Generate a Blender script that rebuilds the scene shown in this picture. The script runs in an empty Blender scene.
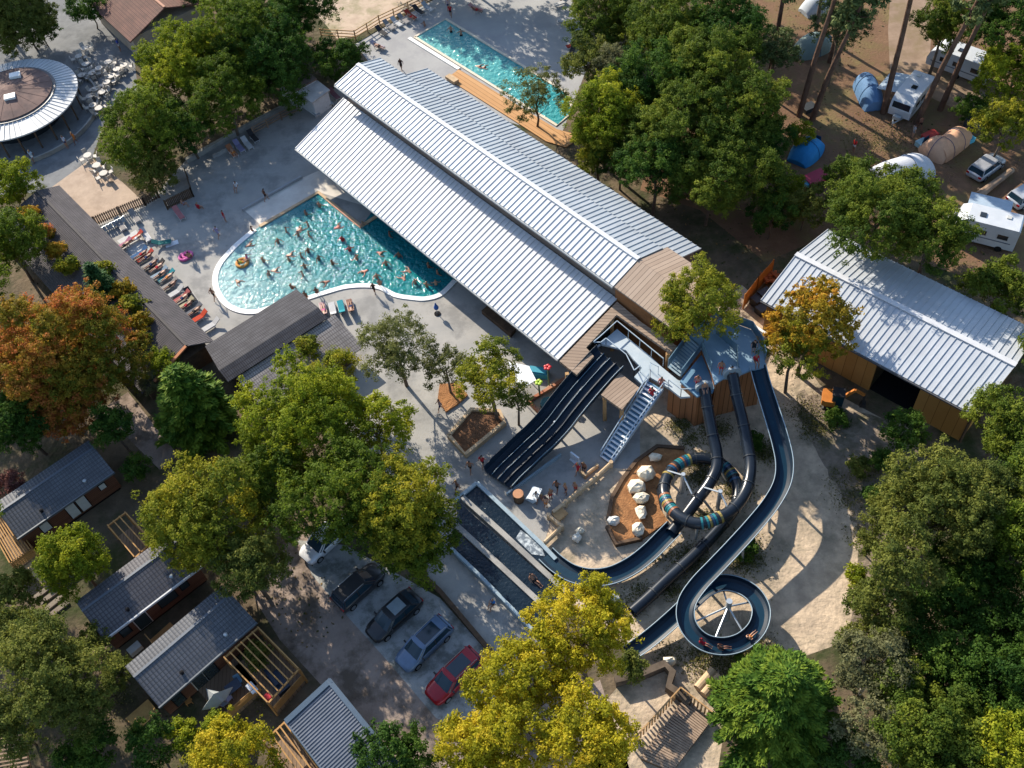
import bpy, math, random
import numpy as np
from mathutils import Vector, Matrix
random.seed(7)
RNG = np.random.default_rng(11)
scene = bpy.context.scene
COL = scene.collection
rad = math.radians

# ------------------------------------------------------------------ camera
FOC = 1012.0
PITCH = rad(52.7)
ROLL = math.atan2(98, 766)
CH = 70.0
FW = np.array([0, math.cos(PITCH), -math.sin(PITCH)])
R0 = np.array([1.0, 0, 0])
V0 = np.array([0, math.sin(PITCH), math.cos(PITCH)])
RT = math.cos(ROLL) * R0 - math.sin(ROLL) * V0
UP = math.sin(ROLL) * R0 + math.cos(ROLL) * V0
cam = bpy.data.objects.new('camera', bpy.data.cameras.new('camera'))
COL.objects.link(cam)
cam.data.sensor_width = 36.0
cam.data.lens = FOC / 1024 * 36.0
cam.data.clip_start = 0.5
cam.data.clip_end = 3000
M = Matrix.Identity(4)
for i in range(3):
    M[i][0], M[i][1], M[i][2] = RT[i], UP[i], -FW[i]
M[2][3] = CH
cam.matrix_world = M
scene.camera = cam


def W(px, py, z=0.0):
    """survey: the point of the place at height z that the photo shows at a pixel"""
    d = FW * FOC + (px - 512) * RT - (py - 384) * UP
    t = (z - CH) / d[2]
    return Vector((d[0] * t, d[1] * t, z))


def Wp(px, py, f):
    z = 3.0
    for _ in range(12):
        p = W(px, py, z)
        z = f(p.x, p.y)
    return W(px, py, z)


def scale_at(p):
    """metres per pixel at a point"""
    return float(np.dot(np.array([p[0], p[1], p[2] - CH]), FW)) / FOC


# ------------------------------------------------------------------ materials
MATS = {}


def new_mat(name):
    m = bpy.data.materials.new(name)
    m.use_nodes = True
    nt = m.node_tree
    return m, nt, nt.nodes['Principled BSDF']


def mat(name, c1, c2=None, scale=1.0, rough=0.8, spec=0.3, metal=0.0, bump=0.0, bscale=None, c3=None, s3=0.2,
        detail=6.0, coat=0.0, lo=0.35, hi=0.65):
    """procedural surface: two-scale noise between colours, optional bump"""
    if name in MATS:
        return MATS[name]
    m, nt, b = new_mat(name)
    b.inputs['Roughness'].default_value = rough
    b.inputs['Specular IOR Level'].default_value = spec
    b.inputs['Metallic'].default_value = metal
    b.inputs['Coat Weight'].default_value = coat
    tc = nt.nodes.new('ShaderNodeTexCoord')
    if c2 is None:
        c2 = tuple(x * 0.8 for x in c1)
    n = nt.nodes.new('ShaderNodeTexNoise')
    n.inputs['Scale'].default_value = scale
    n.inputs['Detail'].default_value = detail
    n.inputs['Roughness'].default_value = 0.65
    nt.links.new(tc.outputs['Object'], n.inputs['Vector'])
    r = nt.nodes.new('ShaderNodeValToRGB')
    r.color_ramp.elements[0].position = lo
    r.color_ramp.elements[1].position = hi
    r.color_ramp.elements[0].color = (*c1, 1)
    r.color_ramp.elements[1].color = (*c2, 1)
    nt.links.new(n.outputs['Fac'], r.inputs['Fac'])
    out = r.outputs['Color']
    if c3 is not None:
        n3 = nt.nodes.new('ShaderNodeTexNoise')
        n3.inputs['Scale'].default_value = s3
        n3.inputs['Detail'].default_value = 8
        n3.inputs['Roughness'].default_value = 0.7
        nt.links.new(tc.outputs['Object'], n3.inputs['Vector'])
        r3 = nt.nodes.new('ShaderNodeValToRGB')
        r3.color_ramp.elements[0].position = 0.48
        r3.color_ramp.elements[1].position = 0.62
        nt.links.new(n3.outputs['Fac'], r3.inputs['Fac'])
        mx = nt.nodes.new('ShaderNodeMix')
        mx.data_type = 'RGBA'
        nt.links.new(r3.outputs['Color'], mx.inputs['Factor'])
        nt.links.new(out, mx.inputs['A'])
        mx.inputs['B'].default_value = (*c3, 1)
        out = mx.outputs['Result']
    nt.links.new(out, b.inputs['Base Color'])
    if bump > 0:
        bn = nt.nodes.new('ShaderNodeTexNoise')
        bn.inputs['Scale'].default_value = bscale or scale * 3
        bn.inputs['Detail'].default_value = 5
        nt.links.new(tc.outputs['Object'], bn.inputs['Vector'])
        bp = nt.nodes.new('ShaderNodeBump')
        bp.inputs['Strength'].default_value = bump
        bp.inputs['Distance'].default_value = 0.1
        nt.links.new(bn.outputs['Fac'], bp.inputs['Height'])
        nt.links.new(bp.outputs['Normal'], b.inputs['Normal'])
    MATS[name] = m
    return m


def plank_mat(name, c1, c2, axis='X', width=0.14, gap=0.12, rough=0.75, gapcol=None, angle=0.0):
    """boards across one object axis, each board its own tone"""
    if name in MATS:
        return MATS[name]
    m, nt, b = new_mat(name)
    b.inputs['Roughness'].default_value = rough
    b.inputs['Specular IOR Level'].default_value = 0.2
    tc = nt.nodes.new('ShaderNodeTexCoord')
    mp = nt.nodes.new('ShaderNodeMapping')
    mp.inputs['Rotation'].default_value = (0, 0, -angle)
    nt.links.new(tc.outputs['Object'], mp.inputs['Vector'])
    sp = nt.nodes.new('ShaderNodeSeparateXYZ')
    nt.links.new(mp.outputs['Vector'], sp.inputs['Vector'])
    mu = nt.nodes.new('ShaderNodeMath'); mu.operation = 'DIVIDE'
    nt.links.new(sp.outputs[axis], mu.inputs[0]); mu.inputs[1].default_value = width
    fl = nt.nodes.new('ShaderNodeMath'); fl.operation = 'FLOOR'
    nt.links.new(mu.outputs[0], fl.inputs[0])
    fr = nt.nodes.new('ShaderNodeMath'); fr.operation = 'FRACT'
    nt.links.new(mu.outputs[0], fr.inputs[0])
    wn = nt.nodes.new('ShaderNodeTexWhiteNoise'); wn.noise_dimensions = '1D'
    nt.links.new(fl.outputs[0], wn.inputs['W'])
    ns = nt.nodes.new('ShaderNodeTexNoise')
    ns.inputs['Scale'].default_value = 1.3; ns.inputs['Detail'].default_value = 6
    nt.links.new(tc.outputs['Object'], ns.inputs['Vector'])
    av = nt.nodes.new('ShaderNodeMath'); av.operation = 'MULTIPLY_ADD'
    nt.links.new(wn.outputs['Value'], av.inputs[0]); av.inputs[1].default_value = 0.55
    sc_ = nt.nodes.new('ShaderNodeMath'); sc_.operation = 'MULTIPLY'
    nt.links.new(ns.outputs['Fac'], sc_.inputs[0]); sc_.inputs[1].default_value = 0.5
    nt.links.new(sc_.outputs[0], av.inputs[2])
    r = nt.nodes.new('ShaderNodeValToRGB')
    r.color_ramp.elements[0].color = (*c1, 1); r.color_ramp.elements[1].color = (*c2, 1)
    nt.links.new(av.outputs[0], r.inputs['Fac'])
    lt = nt.nodes.new('ShaderNodeMath'); lt.operation = 'LESS_THAN'
    nt.links.new(fr.outputs[0], lt.inputs[0]); lt.inputs[1].default_value = gap
    mx = nt.nodes.new('ShaderNodeMix'); mx.data_type = 'RGBA'
    nt.links.new(lt.outputs[0], mx.inputs['Factor'])
    nt.links.new(r.outputs['Color'], mx.inputs['A'])
    mx.inputs['B'].default_value = (*(gapcol or tuple(x * .35 for x in c1)), 1)
    nt.links.new(mx.outputs['Result'], b.inputs['Base Color'])
    MATS[name] = m
    return m


def tile_mat(name, c1, c2, cline, sx, sy, line=0.14, rough=0.5, spec=0.5):
    """tile-effect sheet: a grid of courses and ribs in object space"""
    if name in MATS:
        return MATS[name]
    m, nt, b = new_mat(name)
    b.inputs['Roughness'].default_value = rough
    b.inputs['Specular IOR Level'].default_value = spec
    tc = nt.nodes.new('ShaderNodeTexCoord')
    sp = nt.nodes.new('ShaderNodeSeparateXYZ')
    nt.links.new(tc.outputs['Object'], sp.inputs['Vector'])
    outs = []
    for ax, s in (('X', sx), ('Y', sy)):
        d = nt.nodes.new('ShaderNodeMath'); d.operation = 'DIVIDE'
        nt.links.new(sp.outputs[ax], d.inputs[0]); d.inputs[1].default_value = s
        fr = nt.nodes.new('ShaderNodeMath'); fr.operation = 'FRACT'
        nt.links.new(d.outputs[0], fr.inputs[0])
        outs.append(fr.outputs[0])
    pg = nt.nodes.new('ShaderNodeMath'); pg.operation = 'PINGPONG'
    nt.links.new(outs[0], pg.inputs[0]); pg.inputs[1].default_value = 0.5
    st = nt.nodes.new('ShaderNodeMath'); st.operation = 'MULTIPLY_ADD'
    nt.links.new(outs[1], st.inputs[0]); st.inputs[1].default_value = 0.8
    nt.links.new(pg.outputs[0], st.inputs[2])
    bp = nt.nodes.new('ShaderNodeBump'); bp.inputs['Strength'].default_value = 1.0
    bp.inputs['Distance'].default_value = 0.06
    nt.links.new(st.outputs[0], bp.inputs['Height'])
    nt.links.new(bp.outputs['Normal'], b.inputs['Normal'])
    lt = nt.nodes.new('ShaderNodeMath'); lt.operation = 'LESS_THAN'
    nt.links.new(outs[1], lt.inputs[0]); lt.inputs[1].default_value = line
    lt2 = nt.nodes.new('ShaderNodeMath'); lt2.operation = 'LESS_THAN'
    nt.links.new(outs[0], lt2.inputs[0]); lt2.inputs[1].default_value = line
    mxm = nt.nodes.new('ShaderNodeMath'); mxm.operation = 'MAXIMUM'
    nt.links.new(lt.outputs[0], mxm.inputs[0]); nt.links.new(lt2.outputs[0], mxm.inputs[1])
    ns = nt.nodes.new('ShaderNodeTexNoise'); ns.inputs['Scale'].default_value = 0.9; ns.inputs['Detail'].default_value = 7
    nt.links.new(tc.outputs['Object'], ns.inputs['Vector'])
    r = nt.nodes.new('ShaderNodeValToRGB')
    r.color_ramp.elements[0].position = .35; r.color_ramp.elements[1].position = .65
    r.color_ramp.elements[0].color = (*c1, 1); r.color_ramp.elements[1].color = (*c2, 1)
    nt.links.new(ns.outputs['Fac'], r.inputs['Fac'])
    mx = nt.nodes.new('ShaderNodeMix'); mx.data_type = 'RGBA'
    nt.links.new(mxm.outputs[0], mx.inputs['Factor'])
    nt.links.new(r.outputs['Color'], mx.inputs['A']); mx.inputs['B'].default_value = (*cline, 1)
    nt.links.new(mx.outputs['Result'], b.inputs['Base Color'])
    MATS[name] = m
    return m


def flat(name, c, rough=0.6, spec=0.4, metal=0.0, coat=0.0):
    return mat(name, c, tuple(min(1, x * 0.86) for x in c), 2.5, rough, spec, metal, coat=coat)


# ------------------------------------------------------------------ mesh builder
class MB:
    def __init__(s):
        s.v = []; s.f = []; s.mi = []; s.cur = 0

    def face(s, pts):
        i = len(s.v); s.v += [tuple(p) for p in pts]; s.f.append(tuple(range(i, i + len(pts)))); s.mi.append(s.cur)

    def grid(s, rows, close_u=False, close_v=False):
        n = len(rows); k = len(rows[0]); i = len(s.v)
        for r in rows:
            s.v += [tuple(p) for p in r]
        for a in range(n - (0 if close_v else 1)):
            for b in range(k - (0 if close_u else 1)):
                a2 = (a + 1) % n; b2 = (b + 1) % k
                s.f.append((i + a * k + b, i + a * k + b2, i + a2 * k + b2, i + a2 * k + b)); s.mi.append(s.cur)

    def hexa(s, b, t):
        """bottom quad b, top quad t (both counter-clockwise from above)"""
        i = len(s.v); s.v += [tuple(p) for p in b] + [tuple(p) for p in t]
        for q in ((3, 2, 1, 0), (4, 5, 6, 7), (0, 1, 5, 4), (1, 2, 6, 5), (2, 3, 7, 6), (3, 0, 4, 7)):
            s.f.append(tuple(i + x for x in q)); s.mi.append(s.cur)

    def box(s, c, d, rz=0.0):
        cx, cy, cz = c; x, y, z = d[0] / 2, d[1] / 2, d[2] / 2
        co, si = math.cos(rz), math.sin(rz)
        q = [(cx + co * a - si * b, cy + si * a + co * b) for a, b in ((-x, -y), (x, -y), (x, y), (-x, y))]
        s.hexa([(a, b, cz - z) for a, b in q], [(a, b, cz + z) for a, b in q])

    def prism(s, poly, z0, z1):
        n = len(poly); i = len(s.v)
        a = sum(poly[k][0] * poly[(k + 1) % n][1] - poly[(k + 1) % n][0] * poly[k][1] for k in range(n))
        if a < 0:
            poly = list(reversed(poly))
        g0 = z0 if callable(z0) else (lambda x, y: z0)
        g1 = z1 if callable(z1) else (lambda x, y: z1)
        s.v += [(p[0], p[1], g0(p[0], p[1])) for p in poly] + [(p[0], p[1], g1(p[0], p[1])) for p in poly]
        s.f.append(tuple(reversed(range(i, i + n)))); s.mi.append(s.cur)
        s.f.append(tuple(range(i + n, i + 2 * n))); s.mi.append(s.cur)
        for k in range(n):
            k2 = (k + 1) % n
            s.f.append((i + k, i + k2, i + n + k2, i + n + k)); s.mi.append(s.cur)

    def bar(s, p, q, w, h=None, up=(0, 0, 1)):
        h = h or w
        p = Vector(p); q = Vector(q); d = (q - p).normalized()
        u = Vector(up)
        if abs(d.dot(u)) > .98:
            u = Vector((1, 0, 0))
        sd = d.cross(u).normalized(); u = sd.cross(d).normalized()
        a = [p + sd * x * w / 2 + u * y * h / 2 for x, y in ((-1, -1), (1, -1), (1, 1), (-1, 1))]
        b = [v + (q - p) for v in a]
        i = len(s.v); s.v += [tuple(v) for v in a + b]
        for f in ((0, 1, 2, 3), (7, 6, 5, 4), (0, 4, 5, 1), (1, 5, 6, 2), (2, 6, 7, 3), (3, 7, 4, 0)):
            s.f.append(tuple(i + x for x in f)); s.mi.append(s.cur)

    def tube(s, path, r, n=10, cap=True):
        path = [Vector(p) for p in path]
        rs = r if isinstance(r, (list, tuple)) else [r] * len(path)
        rows = []
        prev = None
        for k, p in enumerate(path):
            d = (path[min(k + 1, len(path) - 1)] - path[max(k - 1, 0)]).normalized()
            if prev is None:
                u = Vector((0, 0, 1)) if abs(d.z) < .9 else Vector((1, 0, 0))
                u = (u - d * u.dot(d)).normalized()
            else:
                u = (prev - d * prev.dot(d)).normalized()
            prev = u; w = d.cross(u)
            rows.append([p + (u * math.cos(2 * math.pi * j / n) + w * math.sin(2 * math.pi * j / n)) * rs[k] for j in range(n)])
        s.grid(rows, close_u=True)
        if cap:
            s.face(list(reversed(rows[0]))); s.face(rows[-1])

    def lathe(s, c, prof, n=16):
        rows = [[(c[0] + r * math.cos(2 * math.pi * j / n), c[1] + r * math.sin(2 * math.pi * j / n), c[2] + z) for j in range(n)] for r, z in prof]
        s.grid(rows, close_u=True)
        s.face(rows[-1])
        s.face(list(reversed(rows[0])))

    def blob(s, c, r, n=10, m=7, jit=0.0, seed=0):
        rg = random.Random(seed)
        rows = []
        for a in range(m):
            ph = -math.pi / 2 + math.pi * (a + .001) / (m - 1 + .002)
            row = []
            for b in range(n):
                t = 2 * math.pi * b / n
                k = 1 + rg.uniform(-jit, jit)
                row.append((c[0] + r[0] * k * math.cos(ph) * math.cos(t), c[1] + r[1] * k * math.cos(ph) * math.sin(t), c[2] + r[2] * k * math.sin(ph)))
            rows.append(row)
        s.grid(rows, close_u=True)

    def build(s, name, m=None, parent=None, smooth=False, world=True):
        """world=True: the vertices are world points; they are moved into the parent's frame"""
        me = bpy.data.meshes.new(name)
        vs = s.v
        if parent is not None and world:
            inv = (Matrix.Translation(parent.location) @ parent.rotation_euler.to_matrix().to_4x4())
            if parent.parent is not None:
                pp = parent.parent
                inv = Matrix.Translation(pp.location) @ pp.rotation_euler.to_matrix().to_4x4() @ inv
            inv = inv.inverted()
            vs = [tuple(inv @ Vector(v)) for v in vs]
        me.from_pydata(vs, [], s.f)
        if m is not None:
            ms = m if isinstance(m, (list, tuple)) else [m]
            for x in ms:
                me.materials.append(x)
            if len(ms) > 1:
                me.polygons.foreach_set('material_index', s.mi)
        if smooth:
            me.polygons.foreach_set('use_smooth', [True] * len(me.polygons))
        me.update()
        o = bpy.data.objects.new(name, me)
        COL.objects.link(o)
        if parent is not None:
            o.parent = parent
        return o


def tag(o, label=None, cat=None, group=None, kind=None):
    if label: o['label'] = label
    if cat: o['category'] = cat
    if group: o['group'] = group
    if kind: o['kind'] = kind
    return o


def thing(name, label, cat, loc=(0, 0, 0), rz=0.0, group=None):
    o = bpy.data.objects.new(name, None)
    o.empty_display_size = 0.3
    COL.objects.link(o)
    o.location = loc; o.rotation_euler = (0, 0, rz)
    return tag(o, label, cat, group)


def copy_thing(o, loc, rz=0.0, label=None, scale=None, parent=None):
    c = o.copy(); COL.objects.link(c)
    if parent is None:
        c.location = loc; c.rotation_euler = (0, 0, rz)
        if scale: c.scale = (scale,) * 3
        if label: c['label'] = label
    else:
        c.parent = parent
    for ch in list(o.children):
        copy_thing(ch, None, parent=c)
    return c


def set_mat(o, m):
    """give this one object its own material though the mesh is shared"""
    o.material_slots[0].link = 'OBJECT'
    o.material_slots[0].material = m


def structure(name, mb, m, smooth=False):
    return tag(mb.build(name, m, smooth=smooth), kind='structure')


def sheet(name, pix, z, m):
    mb = MB(); pts = [W(x, y, z) for x, y in pix]
    n = len(pts)
    if sum(pts[k].x * pts[(k + 1) % n].y - pts[(k + 1) % n].x * pts[k].y for k in range(n)) < 0:
        pts.reverse()
    mb.face(pts)
    return structure(name, mb, m)


def catmull(pts, per=8, closed=False):
    pts = [Vector(p) for p in pts]; n = len(pts); out = []
    rng = range(n if closed else n - 1)
    for i in rng:
        if closed:
            a, b, c, d = pts[(i - 1) % n], pts[i], pts[(i + 1) % n], pts[(i + 2) % n]
        else:
            a, b, c, d = pts[max(i - 1, 0)], pts[i], pts[i + 1], pts[min(i + 2, n - 1)]
        for k in range(per):
            t = k / per
            out.append(.5 * ((2 * b) + (c - a) * t + (2 * a - 5 * b + 4 * c - d) * t * t + (3 * b - a - 3 * c + d) * t ** 3))
    if not closed:
        out.append(pts[-1])
    return out


def ribbed(mb, a, b, c, d, spacing, rw=0.06, rh=0.07, th=0.10):
    """sheet-metal slope: a-b along the eave, d-c along the top; standing seams up the slope"""
    a, b, c, d = map(Vector, (a, b, c, d))
    nrm = (b - a).cross(d - a).normalized()
    if nrm.z < 0:
        nrm = -nrm
    dn = nrm * th
    q = [a, b, c, d]
    if (b - a).cross(d - a).z < 0:
        q = [b, a, d, c]
    mb.hexa([p - dn for p in q], q)
    n = max(1, int(round((b - a).length / spacing)))
    ax = (b - a).normalized()
    for i in range(n + 1):
        t = i / n
        p0 = a.lerp(b, t) + nrm * (rh / 2 - .004); p1 = d.lerp(c, t) + nrm * (rh / 2 - .004)
        mb.bar(p0, p1, rw, rh, up=nrm)


def posts(name, m, parent, segs, w=None, r=None):
    """upright posts, each a part of its own"""
    for a, b in segs:
        mb = MB()
        if r: mb.tube([a, b], r, 8)
        else: mb.bar(a, b, w)
        mb.build(name, m, parent)


# ------------------------------------------------------------------ light
SUN_AZ = rad(-60.0)      # shadows run this way
SUN_EL = rad(30.0)
world = bpy.data.worlds.new('World'); scene.world = world; world.use_nodes = True
wn = world.node_tree
sky = wn.nodes.new('ShaderNodeTexSky'); sky.sky_type = 'NISHITA'; sky.sun_disc = False
sky.sun_elevation = SUN_EL
dirs = Vector((-math.cos(SUN_AZ), -math.sin(SUN_AZ)))
sky.sun_rotation = math.atan2(dirs.x, dirs.y) % (2 * math.pi)
sky.air_density = 1.0; sky.dust_density = 0.6
bg = wn.nodes['Background']; bg.inputs['Strength'].default_value = 0.15
wn.links.new(sky.outputs['Color'], bg.inputs['Color'])
sl = bpy.data.lights.new('sun', 'SUN'); sl.energy = 5.0; sl.angle = rad(0.5); sl.color = (1.0, 0.90, 0.75)
so = bpy.data.objects.new('sun', sl); COL.objects.link(so)
ld = Vector((math.cos(SUN_AZ) * math.cos(SUN_EL), math.sin(SUN_AZ) * math.cos(SUN_EL), -math.sin(SUN_EL)))
so.rotation_euler = ld.to_track_quat('-Z', 'Y').to_euler(); so.location = (-40, 120, 80)
vs = scene.view_settings
vs.view_transform = 'Standard'; vs.look = 'None'; vs.gamma = 1.0; vs.use_curve_mapping = False; vs.exposure = 0.86
scene.cycles.use_denoising = True
scene.cycles.max_bounces = 6; scene.cycles.diffuse_bounces = 3; scene.cycles.glossy_bounces = 3; scene.cycles.transmission_bounces = 4
scene.cycles.caustics_reflective = False; scene.cycles.caustics_refractive = False
# ------------------------------------------------------------------ colours
white_metal = mat('sheet_metal_lit', (.58, .59, .60), (.49, .505, .52), .3, .45, .5, bump=.05, bscale=.8)  # slopes that catch the sun glare: their brightness is painted in
white_metal_shaded = mat('sheet_metal_shaded', (.38, .415, .44), (.31, .345, .37), .4, .45, .4, c3=(.31, .335, .355), s3=.25, bump=.05, bscale=.8)  # same metal, darker copy: dimmer light on the far slopes painted into the colour
barn_metal = mat('sheet_metal_barn', (.46, .485, .515), (.38, .41, .44), .35, .45, .5, c3=(.40, .42, .445), s3=.25, bump=.05, bscale=.8)
ridge_metal = flat('ridge_metal', (.56, .57, .59), .4, .5)
concrete = mat('deck_concrete', (.34, .325, .30), (.275, .27, .255), .35, .85, .2, c3=(.215, .21, .2), s3=.3, bump=.15, bscale=20)
concrete_b = mat('deck_concrete_far', (.34, .34, .335), (.29, .29, .29), .3, .85, .2, c3=(.27, .27, .275), s3=.25)
plaza_m = mat('plaza_asphalt', (.20, .205, .21), (.15, .155, .16), .5, .9, .2, c3=(.12, .125, .13), s3=.3)
beige_pave = mat('beige_paving', (.44, .34, .26), (.37, .285, .22), .8, .9, .15, c3=(.33, .25, .19), s3=.5)
sand_m = mat('site_sand', (.56, .44, .315), (.36, .285, .21), .8, .95, .1, c3=(.25, .21, .15), s3=.22, bump=.9, bscale=3)
grass_patch = mat('rough_grass', (.10, .11, .03), (.24, .2, .1), .9, .95, .1, bump=.6, bscale=6)
ground_m = mat('forest_floor', (.075, .06, .04), (.16, .12, .08), .35, .95, .1, c3=(.045, .055, .022), s3=.16, bump=1.0, bscale=2.5)
camp_m = mat('camp_earth', (.19, .115, .07), (.12, .07, .045), .4, .95, .1, c3=(.17, .13, .06), s3=.2, bump=.6, bscale=4)
camp_road_m = mat('camp_track', (.29, .21, .155), (.21, .15, .105), .5, .95, .1, c3=(.2, .15, .09), s3=.35)
dirt_m = mat('dirt_road', (.31, .245, .205), (.225, .175, .145), .6, .95, .1, c3=(.12, .095, .075), s3=.3, bump=.5, bscale=5)
bay_m = mat('gravel_bay', (.36, .36, .345), (.27, .275, .265), 1.2, .95, .1, c3=(.16, .165, .15), s3=.6, bump=.4, bscale=12)
orange_earth = mat('bark_mulch', (.34, .165, .07), (.21, .10, .045), 1.6, .95, .1, bump=.9, bscale=7)
coping_white = flat('coping_white', (.75, .75, .73), .6)
wood_lt = plank_mat('pale_planks', (.23, .165, .12), (.34, .255, .19), 'X', .3, .12, angle=rad(-54))
wood_lt_local = plank_mat('pale_planks_local', (.27, .2, .15), (.37, .285, .22), 'X', .42, .1)
wood_wall = mat('larch_cladding', (.30, .13, .05), (.20, .085, .035), 1.2, .75, .2)
wood_gold = plank_mat('golden_cladding', (.36, .17, .045), (.46, .235, .07), 'X', .9, .04)
deck_wood = plank_mat('orange_decking', (.42, .22, .09), (.52, .3, .14), 'X', .5, .08, angle=rad(36))
timber = mat('timber', (.45, .28, .13), (.33, .19, .085), 2.0, .75, .2)
timber_pale = mat('timber_pale', (.52, .38, .24), (.38, .27, .16), 2.0, .8, .2)
timber_dark = mat('timber_dark', (.12, .075, .045), (.07, .045, .03), 2.0, .8, .2)
fence_wood = mat('fence_wood', (.30, .2, .13), (.2, .13, .085), 2.0, .85, .2)
dark_glass = flat('dark_glass', (.02, .025, .03), .08, .6)
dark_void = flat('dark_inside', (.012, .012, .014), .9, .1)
rail_metal = flat('rail_metal', (.42, .5, .56), .35, .5, .3)
steel = flat('galvanised_steel', (.48, .52, .54), .4, .5, .5)
blue_paint = mat('blue_grey_paint', (.42, .48, .52), (.33, .40, .45), .8, .5, .4)
blue_floor = mat('blue_floor', (.13, .25, .36), (.10, .20, .30), .8, .6, .3)
rock_m = mat('limestone', (.74, .67, .53), (.56, .49, .37), 1.6, .9, .15, bump=1.0, bscale=4)

# ------------------------------------------------------------------ ground
g = MB(); g.face([(-400, -300, 0), (400, -300, 0), (400, 500, 0), (-400, 500, 0)])
structure('ground', g, ground_m)
sheet('campsite_ground', [(700, 210), (640, 190), (720, -60), (1150, -60), (1150, 330), (1010, 290), (830, 235), (765, 262)], .004, camp_m)
sheet('campsite_track', [(893, -45), (935, -45), (932, 20), (930, 55), (968, 82), (1015, 110), (1060, 130), (1050, 150), (985, 122), (925, 95), (890, 70), (888, 30)], .008, camp_road_m)
sheet('sandy_track', [(255, -45), (445, -45), (434, -2), (360, 34), (338, 40), (322, 20)], .004, mat('pale_sand', (.50, .40, .31), (.40, .31, .24), .7, .95, .1, c3=(.3, .26, .17), s3=.4))
sheet('building_site_sand', [(560, 395), (620, 385), (690, 330), (742, 285), (770, 310), (820, 385), (885, 420), (905, 470), (880, 520), (870, 590), (850, 640), (780, 665), (730, 690), (715, 790), (585, 790), (590, 720), (640, 660), (560, 592), (535, 560), (505, 500)], .004, sand_m)
sheet('dirt_track', [(255, 600), (296, 528), (330, 545), (350, 600), (400, 660), (470, 735), (600, 680), (640, 800), (430, 810), (335, 700), (280, 640)], .004, dirt_m)
sheet('track_between_homes', [(100, 410), (128, 392), (178, 455), (160, 470)], .004, dirt_m)
sheet('parking_bays', [(297, 540), (345, 545), (405, 578), (440, 598), (484, 648), (512, 680), (480, 735), (436, 718), (384, 657), (338, 606), (312, 575)], .008, bay_m)
sheet('plaza', [(24, -20), (92, -20), (132, 36), (138, 92), (108, 112), (92, 158), (45, 192), (0, 195), (-90, 190), (-90, 20), (10, 35)], .004, plaza_m)
sheet('beige_terrace', [(45, 192), (92, 158), (118, 178), (146, 204), (97, 223), (72, 207)], .008, beige_pave)
sheet('pool_deck', [(97, 223), (146, 204), (186, 160), (250, 127), (300, 100), (345, 85), (640, 320), (640, 470), (612, 468), (552, 516), (543, 548), (566, 585), (545, 668), (510, 675), (487, 648), (440, 592), (425, 576), (395, 480), (330, 420), (235, 352), (205, 350)], .012, concrete)
sheet('far_pool_deck', [(355, 44), (437, -2), (450, -50), (630, -50), (572, 0), (592, 55), (560, 138), (440, 100), (372, 66)], .012, concrete_b)
sheet('white_terrace', [(244, 210), (302, 178), (320, 170), (362, 205), (318, 192), (262, 226)], .016, mat('pale_terrace', (.6, .56, .5), (.5, .46, .41), .8, .85, .2))
rs_px = [(800, 392), (845, 408), (920, 440), (910, 560), (885, 650), (848, 652), (852, 600), (858, 545), (846, 505), (826, 470), (806, 430)]
rs_c = catmull([W(x, y, 0) for x, y in rs_px], 6, True); rsg = random.Random(3)
mb = MB(); mb.face([(p.x + rsg.uniform(-.25, .25), p.y + rsg.uniform(-.25, .25), .008) for p in reversed(rs_c)])
structure('rough_soil', mb, mat('rough_soil', (.27, .215, .165), (.16, .13, .10), .9, .95, .1, c3=(.11, .10, .06), s3=.5, bump=1.0, bscale=4))

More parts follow.
